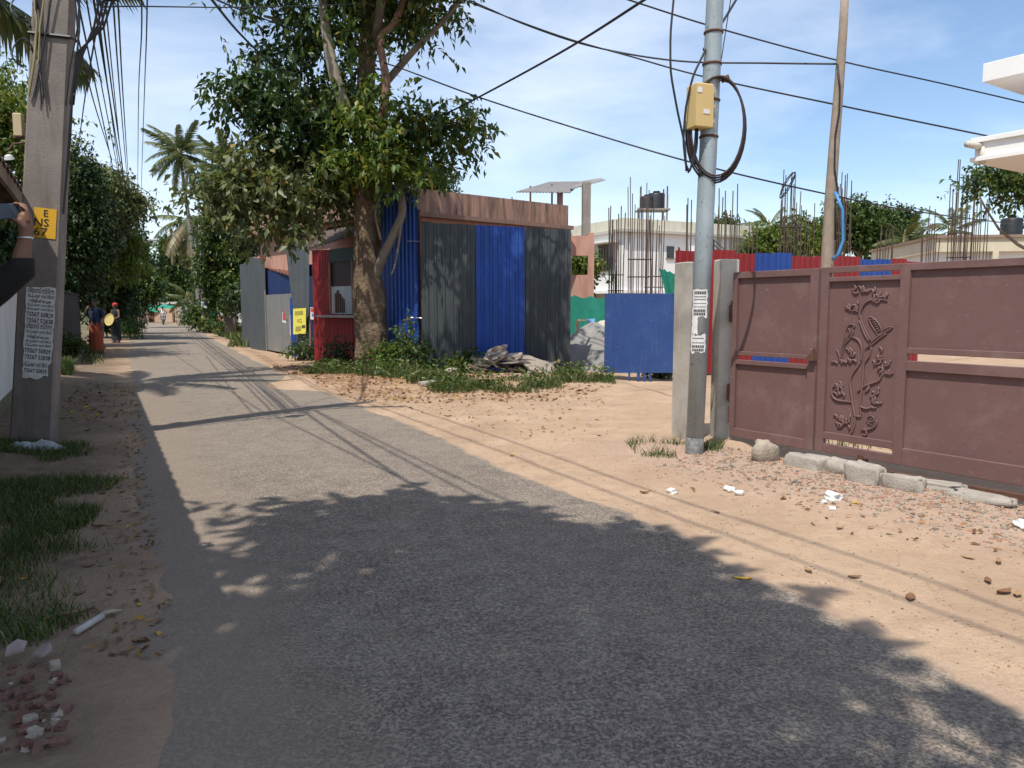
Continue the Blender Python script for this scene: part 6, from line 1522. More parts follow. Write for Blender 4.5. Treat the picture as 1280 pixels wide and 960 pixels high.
for sx in (-1, 1): MB().box(F.p(sx*0.12, 0.05, 0.008), (0.10*F.k, 0.26*F.k, 0.022), 0.1).build('sandal', M('black_rubber', (0.02, 0.02, 0.02)), pm)

# --- person in dark clothes and red head cloth farther on, holding a yellow round tray
b2_ = gr(146, 428.5); F = Fig((b2_.x, b2_.y, gz(b2_.x, b2_.y)), math.radians(180-20), 1.76)
p2 = thing('person', 'person in dark clothes and red head cloth holding a round yellow tray', 'person', F.b); m = MB(); hc = (0.0, 0.02, 1.62)
caps(m, [F.p(0, 0, 0.95), F.p(0, 0, 1.15), F.p(0, 0, 1.33), F.p(0, 0, 1.42)], F.r(0.14, 0.13, 0.15, 0.10)); caps(m, [F.p(-0.16, 0, 1.40), F.p(0.16, 0, 1.40)], F.r(0.062, 0.062)); caps(m, [F.p(0, 0, 1.42), F.p(0, 0.02, 1.56)], F.r(0.06, 0.055)); head_parts(F, m, hc)
for sx in (-1, 1):
    caps(m, [F.p(sx*0.09, 0, 0.93), F.p(sx*0.10, 0.02, 0.50), F.p(sx*0.11, -0.02, 0.09)], F.r(0.085, 0.06, 0.042)); caps(m, [F.p(sx*0.11, -0.05, 0.045), F.p(sx*0.12, 0.06, 0.035), F.p(sx*0.12, 0.15, 0.025)], F.r(0.04, 0.038, 0.024))
    caps(m, [F.p(sx*0.18, 0, 1.40), F.p(sx*0.24, 0.04, 1.14), F.p(sx*0.16, 0.22, 1.06)], F.r(0.052, 0.042, 0.03)); hand_rest(F, m, (sx*0.16, 0.22, 1.06), (sx*0.09, 0.30, 1.0), -sx)
fuse(m, 'body', skin_m, p2, 0.012, 3); eyes(F, hc, p2)
dkc = M('dark_clothes', (0.02, 0.022, 0.026), 0.9, 0.2, 8)
cloth_rings(F, [(0.85, 0.175, 0.158, .03), (1.0, 0.17, 0.15, .03), (1.15, 0.165, 0.15, .03), (1.3, 0.185, 0.165, .02), (1.40, 0.185, 0.125, .01), (1.465, 0.12, 0.10, 0), (1.50, 0.07, 0.07, 0)], 'shirt', dkc, p2, 7)
cloth_rings(F, [(0.10, 0.21, 0.18, .06), (0.5, 0.20, 0.175, .05), (0.9, 0.18, 0.16, .02), (1.0, 0.165, 0.148, 0.0)], 'lungi', dkc, p2, 9)
m = MB(); sphere(m, F.p(0, -0.005, 1.675), 0.118*F.k, 10, (0.92, 1.0, 0.80), F.m); m.build('head_cloth', M('red_cloth', (0.50, 0.035, 0.035), 0.85), p2, True)
tr_ = MB().lathe([(0.02, -0.02), (0.24, -0.02), (0.27, 0.015), (0.25, 0.02), (0.22, -0.005), (0.02, -0.005)], F.p(0, 0.33, 1.02), 24, F.m @ Matrix.Rotation(R(-78), 3, 'X')).build('round_tray', M('straw_yellow', (0.55, 0.43, 0.15), 0.7)); tag(tr_, 'round yellow tray held by the person in the red head cloth', 'tray')

# --- person beside the camera, body out of frame, arms raised with a phone
F = Fig((-2.90, 3.90, gz(-2.9, 3.9)), math.radians(150), 1.78)
F.p = lambda x, y, z, b=F.b: b+Vector((x, y, z))            # this figure is laid out directly in place axes
F.m = Matrix.Identity(3); F.k = 1.0
p3 = thing('person', 'person in black shirt holding up a phone beside the concrete pole', 'person', F.b); m = MB()
def A(px, py, Y=3.85): return at(px-5, py, Y)
caps(m, [F.p(0, 0, 0.96), F.p(0, 0, 1.2), F.p(0, 0, 1.36)], (0.15, 0.145, 0.16)); caps(m, [F.p(-0.19, 0.02, 1.47), F.p(0.19, -0.03, 1.47)], (0.068, 0.068)); caps(m, [F.p(0, 0, 1.38), F.p(0, 0, 1.6)], (0.10, 0.058))
F.m = Matrix.Rotation(0.2, 3, 'Z'); head_parts(F, m, (0, 0.02, 1.68)); F.m = Matrix.Identity(3)
for sx in (-1, 1):
    caps(m, [F.p(sx*0.09, 0, 0.95), F.p(sx*0.11, 0.02, 0.5), F.p(sx*0.12, 0, 0.09)], (0.09, 0.06, 0.042)); caps(m, [F.p(sx*0.12, -0.04, 0.045), F.p(sx*0.13, 0.08, 0.035), F.p(sx*0.13, 0.16, 0.025)], (0.04, 0.038, 0.024))
sh0 = F.p(0.21, -0.03, 1.47); el0 = A(30, 334); wr = A(37, 296); kn = A(36, 268)
caps(m, [sh0, el0], (0.058, 0.046), 12); caps(m, [el0, el0.lerp(wr, 0.35), wr], (0.044, 0.042, 0.029), 12)
caps(m, [wr, wr.lerp(kn, 0.45), kn.lerp(wr, 0.15)], (0.028, 0.034, 0.032), 10)
for (x0, y0, x1, y1, x2, y2, dy) in ((41, 277, 39, 262, 29, 256, -0.02), (41, 271, 37, 257, 26, 254, -0.005), (38, 267, 32, 255, 22, 254, 0.012), (34, 266, 27, 258, 18, 257, 0.028)):
    m.tube([A(x0, y0, 3.85+dy), A(x1, y1, 3.85+dy), A(x2, y2, 3.85+dy)], (0.0105, 0.0095, 0.008), 8)
m.tube([A(36, 286, 3.83), A(28, 277, 3.81), A(20, 273, 3.81)], (0.014, 0.012, 0.009), 8)
# other arm, mirrored to steady the phone from the far end
s1_ = F.p(-0.19, 0.02, 1.47); e1 = F.p(-0.30, 0.0, 1.66); w1_ = A(-26, 296); caps(m, [s1_, e1, w1_], (0.056, 0.045, 0.029), 10); caps(m, [w1_, A(-30, 275)], (0.028, 0.034), 8)
for i, dy in enumerate((-0.03, -0.01, 0.01, 0.03)): m.tube([A(-30, 268, 3.85+dy), A(-22, 258+i, 3.85+dy), A(-12, 258, 3.85+dy)], (0.0105, 0.0095, 0.008), 6)
m.tube([A(-34, 284, 3.83), A(-26, 276, 3.81), A(-17, 273, 3.81)], (0.014, 0.012, 0.009), 6)
fuse(m, 'body', skin_m, p3, 0.0065, 2)
blk = M('black_shirt', (0.012, 0.013, 0.015), 0.85, 0.2, 9)
sh = cloth_rings(F, [(0.80, 0.19, 0.165, .03), (1.0, 0.185, 0.165, .03), (1.2, 0.18, 0.165, .02), (1.36, 0.20, 0.175, .01), (1.47, 0.20, 0.12, 0), (1.53, 0.12, 0.10, 0), (1.57, 0.08, 0.08, 0)], 'shirt', blk, p3, 7)
MB().tube([sh0+Vector((-0.07, 0, -0.02)), sh0.lerp(el0, 0.5), el0+Vector((0.012, 0, -0.005)), el0.lerp(wr, 0.28)], (0.085, 0.072, 0.064, 0.056), 16, cap=False).build('sleeve', blk, sh, True)
MB().tube([s1_+Vector((0.07, 0, -0.02)), s1_.lerp(e1, 0.5), e1, e1.lerp(w1_, 0.2)], (0.085, 0.075, 0.066, 0.06), 14, cap=False).build('sleeve', blk, sh, True)
cloth_rings(F, [(0.06, 0.21, 0.17, .03), (0.5, 0.20, 0.17, .03), (0.9, 0.185, 0.165, .01), (1.0, 0.17, 0.15, 0)], 'lungi', M('grey_mundu', (0.35, 0.35, 0.34), 0.9), p3, 9)
F.m = Matrix.Rotation(0.2, 3, 'Z'); hair(F, (0, 0.02, 1.68), p3); eyes(F, (0, 0.02, 1.68), p3); F.m = Matrix.Identity(3)
bw = (wr-kn).normalized(); rotb = bw.to_track_quat('Z', 'Y').to_matrix()
MB().lathe([(0.031, -0.006), (0.035, -0.004), (0.035, 0.004), (0.031, 0.006)], wr+bw*0.005, 18, rotb).build('bracelet', M('steel_bracelet', (0.6, 0.6, 0.6), 0.3, metal=0.8), p3, True)
ph = thing('phone', 'dark phone held sideways in the raised hand beside the concrete pole', 'phone', A(8, 265))
rp = Matrix.Rotation(0.75, 3, 'Z') @ Matrix.Rotation(-0.12, 3, 'Y')
MB().box(A(17, 264, 3.85), (0.138, 0.009, 0.074), rot=rp, bev=0.003).build('case', M('phone_case', (0.05, 0.07, 0.10), 0.35), ph)
MB().box(A(17, 264, 3.85)+rp @ Vector((0, 0.0055, 0)), (0.130, 0.002, 0.067), rot=rp).build('screen', glass_dark, ph)
cm = MB().box(A(17, 264, 3.85)+rp @ Vector((0.045, -0.006, 0.018)), (0.030, 0.004, 0.024), rot=rp, bev=0.001).build('camera_bump', M('phone_blue', (0.02, 0.035, 0.10), 0.2), ph)

# --- two scooters with riders coming round the bend
def scooter(label, plabel, base, heading, shirt, body_c, helmet_c):
    B = Vector(base); Mx = Matrix.Rotation(heading, 3, 'Z')
    def p(x, y, z): return B+Mx @ Vector((x, y, z))
    t = thing('scooter', label, 'scooter', B, 'scooters at the bend')
    bodym = M('scooter_'+label.split()[0], body_c, 0.35)
    for y in (0.62, -0.55):
        w_ = MB().lathe([(0.17, -0.05), (0.235, -0.055), (0.27, -0.03), (0.27, 0.03), (0.235, 0.055), (0.17, 0.05)], p(0, y, 0.27), 18, Mx @ Matrix.Rotation(math.pi/2, 3, 'Y')).build('wheel', M('tyre_rubber', (0.02, 0.02, 0.02), 0.8), t, True)
        MB().lathe([(0.03, -0.04), (0.16, -0.03), (0.16, 0.03), (0.03, 0.04)], p(0, y, 0.27), 12, Mx @ Matrix.Rotation(math.pi/2, 3, 'Y')).build('rim', M('rim_grey', (0.3, 0.3, 0.3), 0.4, metal=0.6), w_)
    MB().prism([p(-0.16, -0.75, 0.55), p(-0.18, -0.2, 0.35), p(-0.18, 0.25, 0.26), p(-0.16, 0.42, 0.30), p(-0.14, 0.52, 0.85), p(-0.14, 0.44, 0.90), p(-0.16, 0.30, 0.36), p(-0.17, 0.0, 0.36), p(-0.18, -0.2, 0.68), p(-0.16, -0.75, 0.74)], Mx @ Vector((0.34, 0, 0))).build('bodywork', bodym, t)
    MB().box(p(0, 0.60, 0.56), (0.24, 0.30, 0.10), heading, 0.03).build('front_fender', bodym, t)
    MB().box(p(0, -0.45, 0.78), (0.28, 0.66, 0.10), heading, 0.04).build('seat', M('seat_black', (0.02, 0.02, 0.02), 0.6), t)
    MB().tube([p(0, 0.60, 0.30), p(0, 0.48, 0.98)], 0.035, 8).build('fork', rust, t)
    hb = MB().tube([p(-0.34, 0.34, 1.02), p(-0.18, 0.46, 1.02), p(0.18, 0.46, 1.02), p(0.34, 0.34, 1.02)], 0.022, 8).build('handlebar', M('seat_black', (0.02, 0.02, 0.02)), t)
    for sx in (-1, 1): MB().box(p(sx*0.32, 0.40, 1.18), (0.11, 0.03, 0.08), heading, 0.01).build('mirror', M('seat_black', (0.02, 0.02, 0.02)), hb)
    MB().lathe([(0.02, 0), (0.09, 0.0), (0.10, 0.05), (0.07, 0.10)], p(0, 0.50, 0.90), 12, Mx @ Matrix.Rotation(R(90), 3, 'X')).build('headlight', M('headlight_glass', (0.6, 0.6, 0.6), 0.2), t)
    F = Fig(B, heading, 1.72); r = thing('person', plabel, 'person', p(0, -0.35, 0.0)); m = MB()
    P_ = lambda x, y, z: p(x, y, z)
    caps(m, [P_(0, -0.38, 0.92), P_(0, -0.34, 1.12), P_(0, -0.30, 1.30)], (0.15, 0.14, 0.15), 8); caps(m, [P_(-0.17, -0.30, 1.36), P_(0.17, -0.30, 1.36)], (0.065, 0.065), 8); caps(m, [P_(0, -0.30, 1.36), P_(0, -0.27, 1.50)], (0.06, 0.055), 8)
    sphere(m, P_(0, -0.25, 1.58), 0.10, 8, (0.85, 1, 1.15), Mx); m.tube([P_(0, -0.15, 1.60), P_(0, -0.13, 1.57)], 0.015, 6)
    for sx in (-1, 1):
        caps(m, [P_(sx*0.10, -0.32, 0.90), P_(sx*0.16, 0.10, 0.80), P_(sx*0.13, 0.12, 0.42)], (0.085, 0.065, 0.045), 8); caps(m, [P_(sx*0.13, 0.10, 0.40), P_(sx*0.13, 0.26, 0.38)], (0.04, 0.03), 8)
        caps(m, [P_(sx*0.19, -0.30, 1.34), P_(sx*0.30, -0.08, 1.14), P_(sx*0.30, 0.28, 1.06)], (0.055, 0.045, 0.03), 8)
        for q in (-.03, -.01, .01, .03): m.tube([P_(sx*0.30+q, 0.30, 1.06), P_(sx*0.31+q, 0.37, 1.05), P_(sx*0.31+q, 0.38, 1.01)], 0.011, 5)
        m.tube([P_(sx*0.26, 0.29, 1.05), P_(sx*0.25, 0.35, 1.0)], 0.013, 5)
    fuse(m, 'body', skin_m, r, 0.02, 2)
    G = Fig(B+Mx @ Vector((0, -0.34, 0)), heading, 1.75)
    cloth_rings(G, [(0.86, 0.185, 0.17, .02), (1.1, 0.175, 0.165, .02), (1.30, 0.20, 0.17, .01), (1.39, 0.20, 0.12, 0), (1.45, 0.09, 0.09, 0)], 'shirt', shirt, r)
    m = MB()
    for sx in (-1, 1): m.tube([P_(sx*0.10, -0.34, 0.90), P_(sx*0.165, 0.10, 0.80), P_(sx*0.135, 0.13, 0.45)], (0.10, 0.082, 0.062), 10)
    m.build('trousers', M('dark_trousers', (0.03, 0.03, 0.04), 0.9), r, True)
    m = MB(); sphere(m, P_(0, -0.26, 1.625), 0.135, 8, (0.9, 1.0, 0.85), Mx); m.build('helmet', helmet_c, r, True)
    return t
scooter('white scooter with dark front coming down the road', 'rider in white shirt on the white scooter coming down the road', (-32.9, 73.2, 0.02), R(180+26), M('white_shirt', (0.7, 0.72, 0.74), 0.8), (0.35, 0.37, 0.38), M('dark_helmet', (0.03, 0.03, 0.035), 0.3))
scooter('maroon scooter following round the far bend', 'rider in pale pink shirt on the maroon scooter at the bend', (-38.3, 80.6, 0.02), R(180+50), M('pale_shirt', (0.62, 0.55, 0.55), 0.8), (0.22, 0.03, 0.05), M('pale_helmet', (0.55, 0.55, 0.52), 0.3))

# ================================================================== STONES, RUBBLE, LITTER
def rock(c, d, rz, seed, lump=0.18, n=9, pw=0.72):
    m = MB(); sphere(m, (0, 0, 0), 1.0, n); rr = np.random.default_rng(seed); v = np.array(m.v)
    w1 = rr.normal(0, 1, (5, 3)); ph = rr.uniform(0, 6, 5); s = np.zeros(len(v))
    for k in range(5): s += np.sin(v @ w1[k]*2.2+ph[k])*lump*0.5+np.sin(v @ w1[k]*6.5+ph[k]*2)*lump*0.22
    v = np.sign(v)*np.abs(v)**pw*(1+s)[:, None]*np.array(d)/2; cs, sn = math.cos(rz), math.sin(rz)
    v = np.column_stack([v[:, 0]*cs-v[:, 1]*sn, v[:, 0]*sn+v[:, 1]*cs, v[:, 2]])+np.array(c)
    o = MB(); o.v = [tuple(q) for q in v]; o.f = m.f; return o
stone_m = M('rubble_stone', (0.40, 0.34, 0.27), 0.95, 0.25, 6, 0.7, 40, dirt=(0.22, 0.17, 0.12), dirt_amt=0.6, dscale=7)
block_m = M('broken_concrete', (0.37, 0.33, 0.28), 0.95, 0.2, 6, 0.7, 50, dirt=(0.5, 0.45, 0.38), dirt_amt=0.5, dscale=5)
def stone(name, label, cat, px, py, d, rz, mat, seed, group=None, z=None, lump=0.14, pw=0.72):
    q = gr(px, py); z = gz(q.x, q.y) if z is None else z
    o = rock((q.x, q.y, z+d[2]*0.32), d, rz, seed, lump, 14, pw).build(name, mat, None, True); return tag(o, label, cat, group)
stone('boulder', 'round brown boulder under the narrow gate leaf', 'stone', 953, 578, (0.20, 0.17, 0.19), 0.3, stone_m, 1, lump=0.42)
for k, (px, py, L, h, lab) in enumerate(((1012, 588, 0.36, 0.15, 'broken concrete block nearest the boulder under the gate'), (1050, 594, 0.28, 0.13, 'second broken concrete block beside the gate roller'), (1083, 606, 0.32, 0.19, 'angular broken concrete block at the start of the guide rail'), (1128, 614, 0.36, 0.14, 'long broken concrete block right of the angular block'), (1172, 614, 0.42, 0.06, 'thin broken slab edging the guide rail'), (1225, 628, 0.50, 0.06, 'longest thin slab edging the guide rail'))):
    stone('concrete_block', lab, 'block', px, py, (L, 0.19, h), ang+0.05*k-0.1, block_m, 10+k, 'broken blocks under the gate', lump=0.16, pw=0.38)
white_r = M('white_plaster_chunk', (0.74, 0.72, 0.68), 0.9, 0.08, 8)
for k, (px, py, s, lab) in enumerate(((1042, 629, 0.11, 'largest white plaster chunk on the rubble before the gate'), (1030, 633, 0.05, 'small white plaster chip left of the large white chunk'), (1276, 660, 0.10, 'flat white plaster chunk far along the gate'), (1040, 640, 0.045, 'small white plaster chip below the large white chunk'), (840, 614, 0.09, 'pale plaster chunk near the steel pole'), (912, 612, 0.08, 'pale plaster flake in the gravel by the boulder'), (925, 618, 0.06, 'pale chip in the gravel below the boulder'))):
    stone('plaster_chunk', lab, 'rubble', px, py, (s, s*0.8, s*0.6), k, white_r, 30+k, 'plaster chunks in front of the gate', lump=0.35)
# gravel and brick chips in front of the gate and by the left verge
def chips(pts, smin, smax, mat, name, label, seed):
    r = np.random.default_rng(seed); N = len(pts); base = np.array([[1, 0, 0], [-1, 0, 0], [0, 1, 0], [0, -1, 0], [0, 0, 1], [0, 0, -1]], float)
    fc = np.array([[0, 2, 4], [2, 1, 4], [1, 3, 4], [3, 0, 4], [2, 0, 5], [1, 2, 5], [3, 1, 5], [0, 3, 5]])
    s = smin+(smax-smin)*r.random((N, 1, 1))**3; q = base[None]*r.uniform(0.5, 1.2, (N, 6, 1))*s*np.array([1, 0.8, 0.6])
    a = r.uniform(0, 6.28, N); cs, sn = np.cos(a)[:, None], np.sin(a)[:, None]
    v = np.stack([q[:, :, 0]*cs-q[:, :, 1]*sn, q[:, :, 0]*sn+q[:, :, 1]*cs, q[:, :, 2]], -1)+pts[:, None, :]
    f = (np.arange(N)[:, None, None]*6+fc[None]).reshape(-1, 3)
    o = mesh_obj(name, v.reshape(-1, 3), f, mat); tag(o, label, 'gravel', kind='stuff'); return o
chip_m = leafmat('mixed_rubble_chips', (0.13, 0.11, 0.095), (0.42, 0.33, 0.26), (0.34, 0.17, 0.11), 0.0, 0.95, 0.25)
gpts = [gr(*q) for q in ((795, 590), (905, 560), (1280, 622), (1340, 640), (1340, 760), (1240, 740), (1100, 690), (960, 640), (850, 612))]
P = scatter([(q.x, q.y) for q in gpts], 10000)
lim = np.exp(-((((P[:, 0]-2.2)*0.834+(P[:, 1]-8.4)*0.551)+0.55)/0.62)**2); P = P[lim > rng.random(len(P))*0.9]
chips(P, 0.004, 0.032, chip_m, 'gravel', 'loose brick chips and gravel on the bank before the maroon gate', 3)
P = scatter([(-0.2, 14.0), (1.4, 12), (1.3, 9), (0.6, 8), (-2.4, 13)], 700); chips(P, 0.004, 0.02, chip_m, 'sand_grit', 'sparse small grit on the sandy turning right of the road', 4)
P = scatter([(-2.6, 3.1), (-1.7, 3.05), (-1.5, 3.6), (-2.2, 4.4), (-3.6, 7.3), (-3.9, 7.2), (-2.7, 4.0)], 1300); chips(P, 0.003, 0.016, chip_m, 'verge_grit', 'fine grit and crumbs along the left road edge', 5)
yy_ = 2.6+11*rng.random(5200)**1.3; xx_ = road_r(yy_)+0.05+rng.gamma(1.6, 0.55, 5200); P = np.column_stack([xx_, yy_, ground_height(xx_, yy_)+0.001])
P = P[(((P[:, 0]-2.2)*0.834+(P[:, 1]-8.4)*0.551) < -0.1) | (P[:, 1] > 9.5)]
chips(P, 0.0025, 0.011, chip_m, 'sand_grit', 'fine grit scattered over the sandy verge right of the road', 14)
# brick rubble on the left verge
brick_m = M('broken_brick', (0.16, 0.075, 0.055), 0.95, 0.3, 9, 0.5, 50, dirt=(0.25, 0.2, 0.17), dirt_amt=0.6, dscale=8)
rh = thing('brick_rubble', 'low heap of broken red brick pieces on the left verge', 'rubble', gr(35, 850)); rr = random.Random(8)
for k in range(70):
    px = rr.uniform(-30, 85); py = rr.uniform(835, 945); 
    if px > 100-(py-830)*0.25: continue
    q = gr(px, py); s = rr.uniform(0.012, 0.042); rock((q.x, q.y, gz(q.x, q.y)+s*0.2), (s*1.5, s, s*0.8), rr.uniform(0, 3), 100+k, 0.3, 5).build('brick', brick_m if rr.random() < .75 else stone_m, rh)
tile_w = M('white_tile_shard', (0.30, 0.25, 0.235), 0.6, 0.15, 9, dirt=(0.28, 0.15, 0.12), dirt_amt=0.7, dscale=12)
for (px, py, d, rz, lab) in ((22, 828, (0.075, 0.055, 0.012), 0.4, 'white tile shard on the brick rubble nearest the grass'), (56, 832, (0.085, 0.055, 0.012), -0.5, 'white tile shard beside the other one on the brick rubble')):
    q = gr(px, py); o = MB().prism([Vector((q.x, q.y, gz(q.x, q.y)+0.03))+Matrix.Rotation(rz, 3, 'Z') @ Vector(c_) for c_ in ((-d[0]/2, -d[1]/2, 0), (d[0]*.4, -d[1]/2, 0.012), (d[0]/2, d[1]*.2, 0.03), (0, d[1]/2, 0.04), (-d[0]/2, d[1]*.3, 0.02))], (0, 0, 0.01)).build('tile_shard', tile_w); tag(o, lab, 'tile shard', 'tile shards on the left verge')
# broken pipe and twig
q0 = gr(96, 800); q1 = gr(125, 778); q2 = gr(150, 768)
def lay(px, py, h=0.012): q = gr(px, py); return Vector((q.x, q.y, gz(q.x, q.y)+h))
o = MB().tube([lay(95, 798, .02), lay(128, 777, .02)], 0.016, 12).build('broken_pipe', M('pale_pvc', (0.46, 0.43, 0.39), 0.5), None, True); tag(o, 'short pale broken pipe lying at the edge of the left verge', 'pipe')
o = MB().tube([lay(126, 775, .02), lay(138, 771, .02), lay(152, 768, .015)], [0.010, 0.012, 0.004], 8).build('stick', M('pale_stick', (0.40, 0.33, 0.25), 0.9), None, True); tag(o, 'pale forked stick touching the end of the broken pipe', 'stick')
o = MB().tube([lay(70, 776, .02), lay(95, 774, .025), lay(118, 764, .02), lay(128, 772, .015)], [0.006, 0.014, 0.012, 0.004], 8).build('stick', M('brown_stick', (0.22, 0.15, 0.09), 0.9), None, True); tag(o, 'brown bent dry leaf stalk lying behind the broken pipe', 'stick')
# crumpled plastic bag at the foot of the concrete pole
bgm = M('pale_plastic_bag', (0.42, 0.46, 0.47), 0.35, 0.2, 10)
r = np.random.default_rng(9); n = 26; X, Y_ = np.meshgrid(np.linspace(-1, 1, n), np.linspace(-1, 1, n)); Z = np.clip(1-np.abs(X)**3-np.abs(Y_)**2.2, -0.1, 1)*0.06*(0.5+1.2*vnoise(X*5+9, Y_*4+9, 1.0, 3))+0.03*(vnoise(X*11+9, Y_*8+9, 1, 4)-0.4)
q = gr(40, 566); v = np.stack([q.x+X*0.28*(1+0.2*np.sin(Y_*3))+0.06*Y_, q.y+Y_*0.09+0.04*np.sin(X*4), gz(q.x, q.y)+0.005+Z], -1).reshape(-1, 3); i = (np.arange(n-1)[:, None]*n+np.arange(n-1)[None]).ravel()
o = mesh_obj('plastic_bag', v, np.stack([i, i+1, i+1+n, i+n], 1), bgm, None, True); tag(o, 'crumpled pale plastic bag at the foot of the concrete pole', 'bag')
# broken slabs and sacks heaped at the foot of the blue sheet
rb = thing('slab_rubble', 'heap of broken slabs and torn sacks at the foot of the blue hoarding sheet', 'rubble', (0.0, 17.2, 0)); rr = random.Random(4)
for k in range(34):
    t = rr.random(); px = 588+104*t; hh = 0.60*math.sin(math.pi*min(1, max(0.05, t)))
    Y = 17.45-rr.uniform(0, 0.7); x = at(px, 460, Y).x; z = gz(x, Y)+rr.uniform(0.02, max(0.06, hh*(1-(17.35-Y)*0.8)))
    w_, d_ = rr.uniform(0.22, 0.5), rr.uniform(0.16, 0.3); rot = Matrix.Rotation(rr.uniform(-.9, .9), 3, 'Z') @ Matrix.Rotation(rr.uniform(-.45, .45), 3, 'Y') @ Matrix.Rotation(rr.uniform(0, .6), 3, 'X')
    P = [Vector((x, Y, z))+rot @ Vector((w_*math.cos(a)*rr.uniform(.7, 1), d_*math.sin(a)*rr.uniform(.7, 1), 0)) for a in np.linspace(0, 5.4, 6)]
    MB().prism(P, rot @ Vector((0, 0, rr.uniform(0.02, 0.05)))).build('slab', [M('sack_brown', (0.20, 0.145, 0.105), 0.95, 0.2, 8, 0.4), M('slab_grey', (0.30, 0.25, 0.205), 0.95, 0.2, 8, 0.4), M('dark_slate', (0.10, 0.08, 0.07), 0.9, 0.2, 8)][k % 3], rb)
for (px, Y, s, lab) in ((562, 16.9, 0.22, 'pale broken slab lying left of the slab heap'), (535, 14.6, 0.20, 'grey stone half buried in the weeds nearest the road'), (470, 16.2, 0.14, 'pale litter stone in the weeds before the big tree'), (664, 16.6, 0.16, 'pale stone at the right foot of the slab heap')):
    x = at(px, 450, Y).x; o = rock((x, Y, gz(x, Y)+s*.2), (s*1.6, s, s*.6), 0.3*px, int(px), 0.25).build('field_stone', block_m, None, True); tag(o, lab, 'stone', 'stones in the roadside weeds')

# fallen leaves: larger ones singly, the rest as litter
def leaf_obj(q, L, rz, curl):
    m = MB(); v = []
    for i, (t, w_) in enumerate(((0, .04), (0.2, .3), (0.45, .42), (0.7, .32), (0.88, .14), (1, .01))):
        for s in (-1, 0, 1): v.append((t-0.5, s*w_*0.5, abs(s)*0.10*curl+0.25*curl*(t-0.5)**2))
    f = [(i*3+j, i*3+j+1, i*3+j+4, i*3+j+3) for i in range(5) for j in range(2)]; rot = Matrix.Rotation(rz, 3, 'Z')
    return m.add([q+rot @ (Vector(c_)*L) for c_ in v], f)
rr = random.Random(12)
lcol = [M('leaf_brown', (0.19, 0.095, 0.045), 0.8, 0.2, 20), M('leaf_tan', (0.33, 0.20, 0.10), 0.8, 0.2, 20), M('leaf_yellow', (0.62, 0.36, 0.02), 0.7, 0.1, 20)]
spots = [(928, 725, 2, .12), (1138, 748, 0, .15), (1068, 723, 0, .10), (1010, 716, 1, .10), (1235, 728, 0, .11), (1255, 740, 0, .14), (1272, 742, 1, .12), (1248, 706, 1, .10), (806, 616, 1, .12), (1050, 664, 1, .09), (895, 640, 0, .09), (1210, 700, 1, .10),
         (175, 804, 0, .085), (110, 710, 0, .10), (122, 660, 0, .11), (30, 728, 2, .07), (58, 778, 2, .06), (118, 690, 1, .08), (100, 745, 0, .09), (640, 572, 2, .10), (128, 618, 0, .12), (133, 605, 0, .10), (105, 520, 0, .14), (110, 540, 0, .13), (560, 522, 1, .14), (610, 515, 2, .12), (700, 525, 0, .13)]
for k, (px, py, c_, L) in enumerate(spots):
    q = gr(px, py); q.z = gz(q.x, q.y)+0.006; left = px < 200
    o = leaf_obj(q, L*0.8, rr.uniform(0, 6.28), rr.uniform(.4, 1.6)).build('fallen_leaf', lcol[c_], None, True)
    col = ('brown', 'tan', 'yellow')[c_]
    tag(o, 'dry %s leaf lying on the %s' % (col, 'dusty left road edge' if left else 'sandy ground right of the road'), 'leaf', 'fallen %s leaves on the %s' % (col, 'left' if left else 'right'))
def litter_pts(P, lmin, lmax, seed):
    r = np.random.default_rng(seed); N = len(P); d = r.normal(0, 1, (N, 3)); d[:, 2] *= 0.22; d /= np.linalg.norm(d, axis=1, keepdims=True)
    return leaf_mesh(r, P+np.array([0, 0, 0.012]), d, r.uniform(lmin, lmax, N), r.uniform(lmin, lmax, N)*0.45, 0.3)
A_ = litter_pts(scatter([(-6.6, 20.6), (-2.4, 12.2), (0.6, 12.4), (2.0, 14.6), (-2, 16.6), (-5.0, 20)], 1500), 0.05, 0.13, 1)
edge_y = rng.uniform(3.2, 12.5, 500); ex = road_l(edge_y)-np.abs(rng.normal(0.12, 0.16, 500)); B_ = litter_pts(np.column_stack([ex, edge_y, ground_height(ex, edge_y)]), 0.02, 0.075, 2)
C_ = litter_pts(scatter([(1.4, 6.6), (3.6, 6.6), (4.6, 5.2), (3.4, 4.4), (2.2, 5.0)], 90), 0.03, 0.08, 3)
D_ = litter_pts(scatter([(-7.2, 15.0), (-5.4, 10.5), (-6.2, 10.0), (-8.6, 15.5)], 260), 0.05, 0.12, 4)
E_ = litter_pts(scatter([(-1.5, 14), (1.6, 13), (1.2, 9.2), (0.2, 8.4), (-2.6, 13)], 220), 0.03, 0.09, 5)
vv, ff = merge([A_, B_, C_, D_, E_]); o = mesh_obj('leaf_litter', vv, ff, litter_m); tag(o, 'scattered dry leaf litter along both edges of the road', 'leaf litter', kind='stuff')

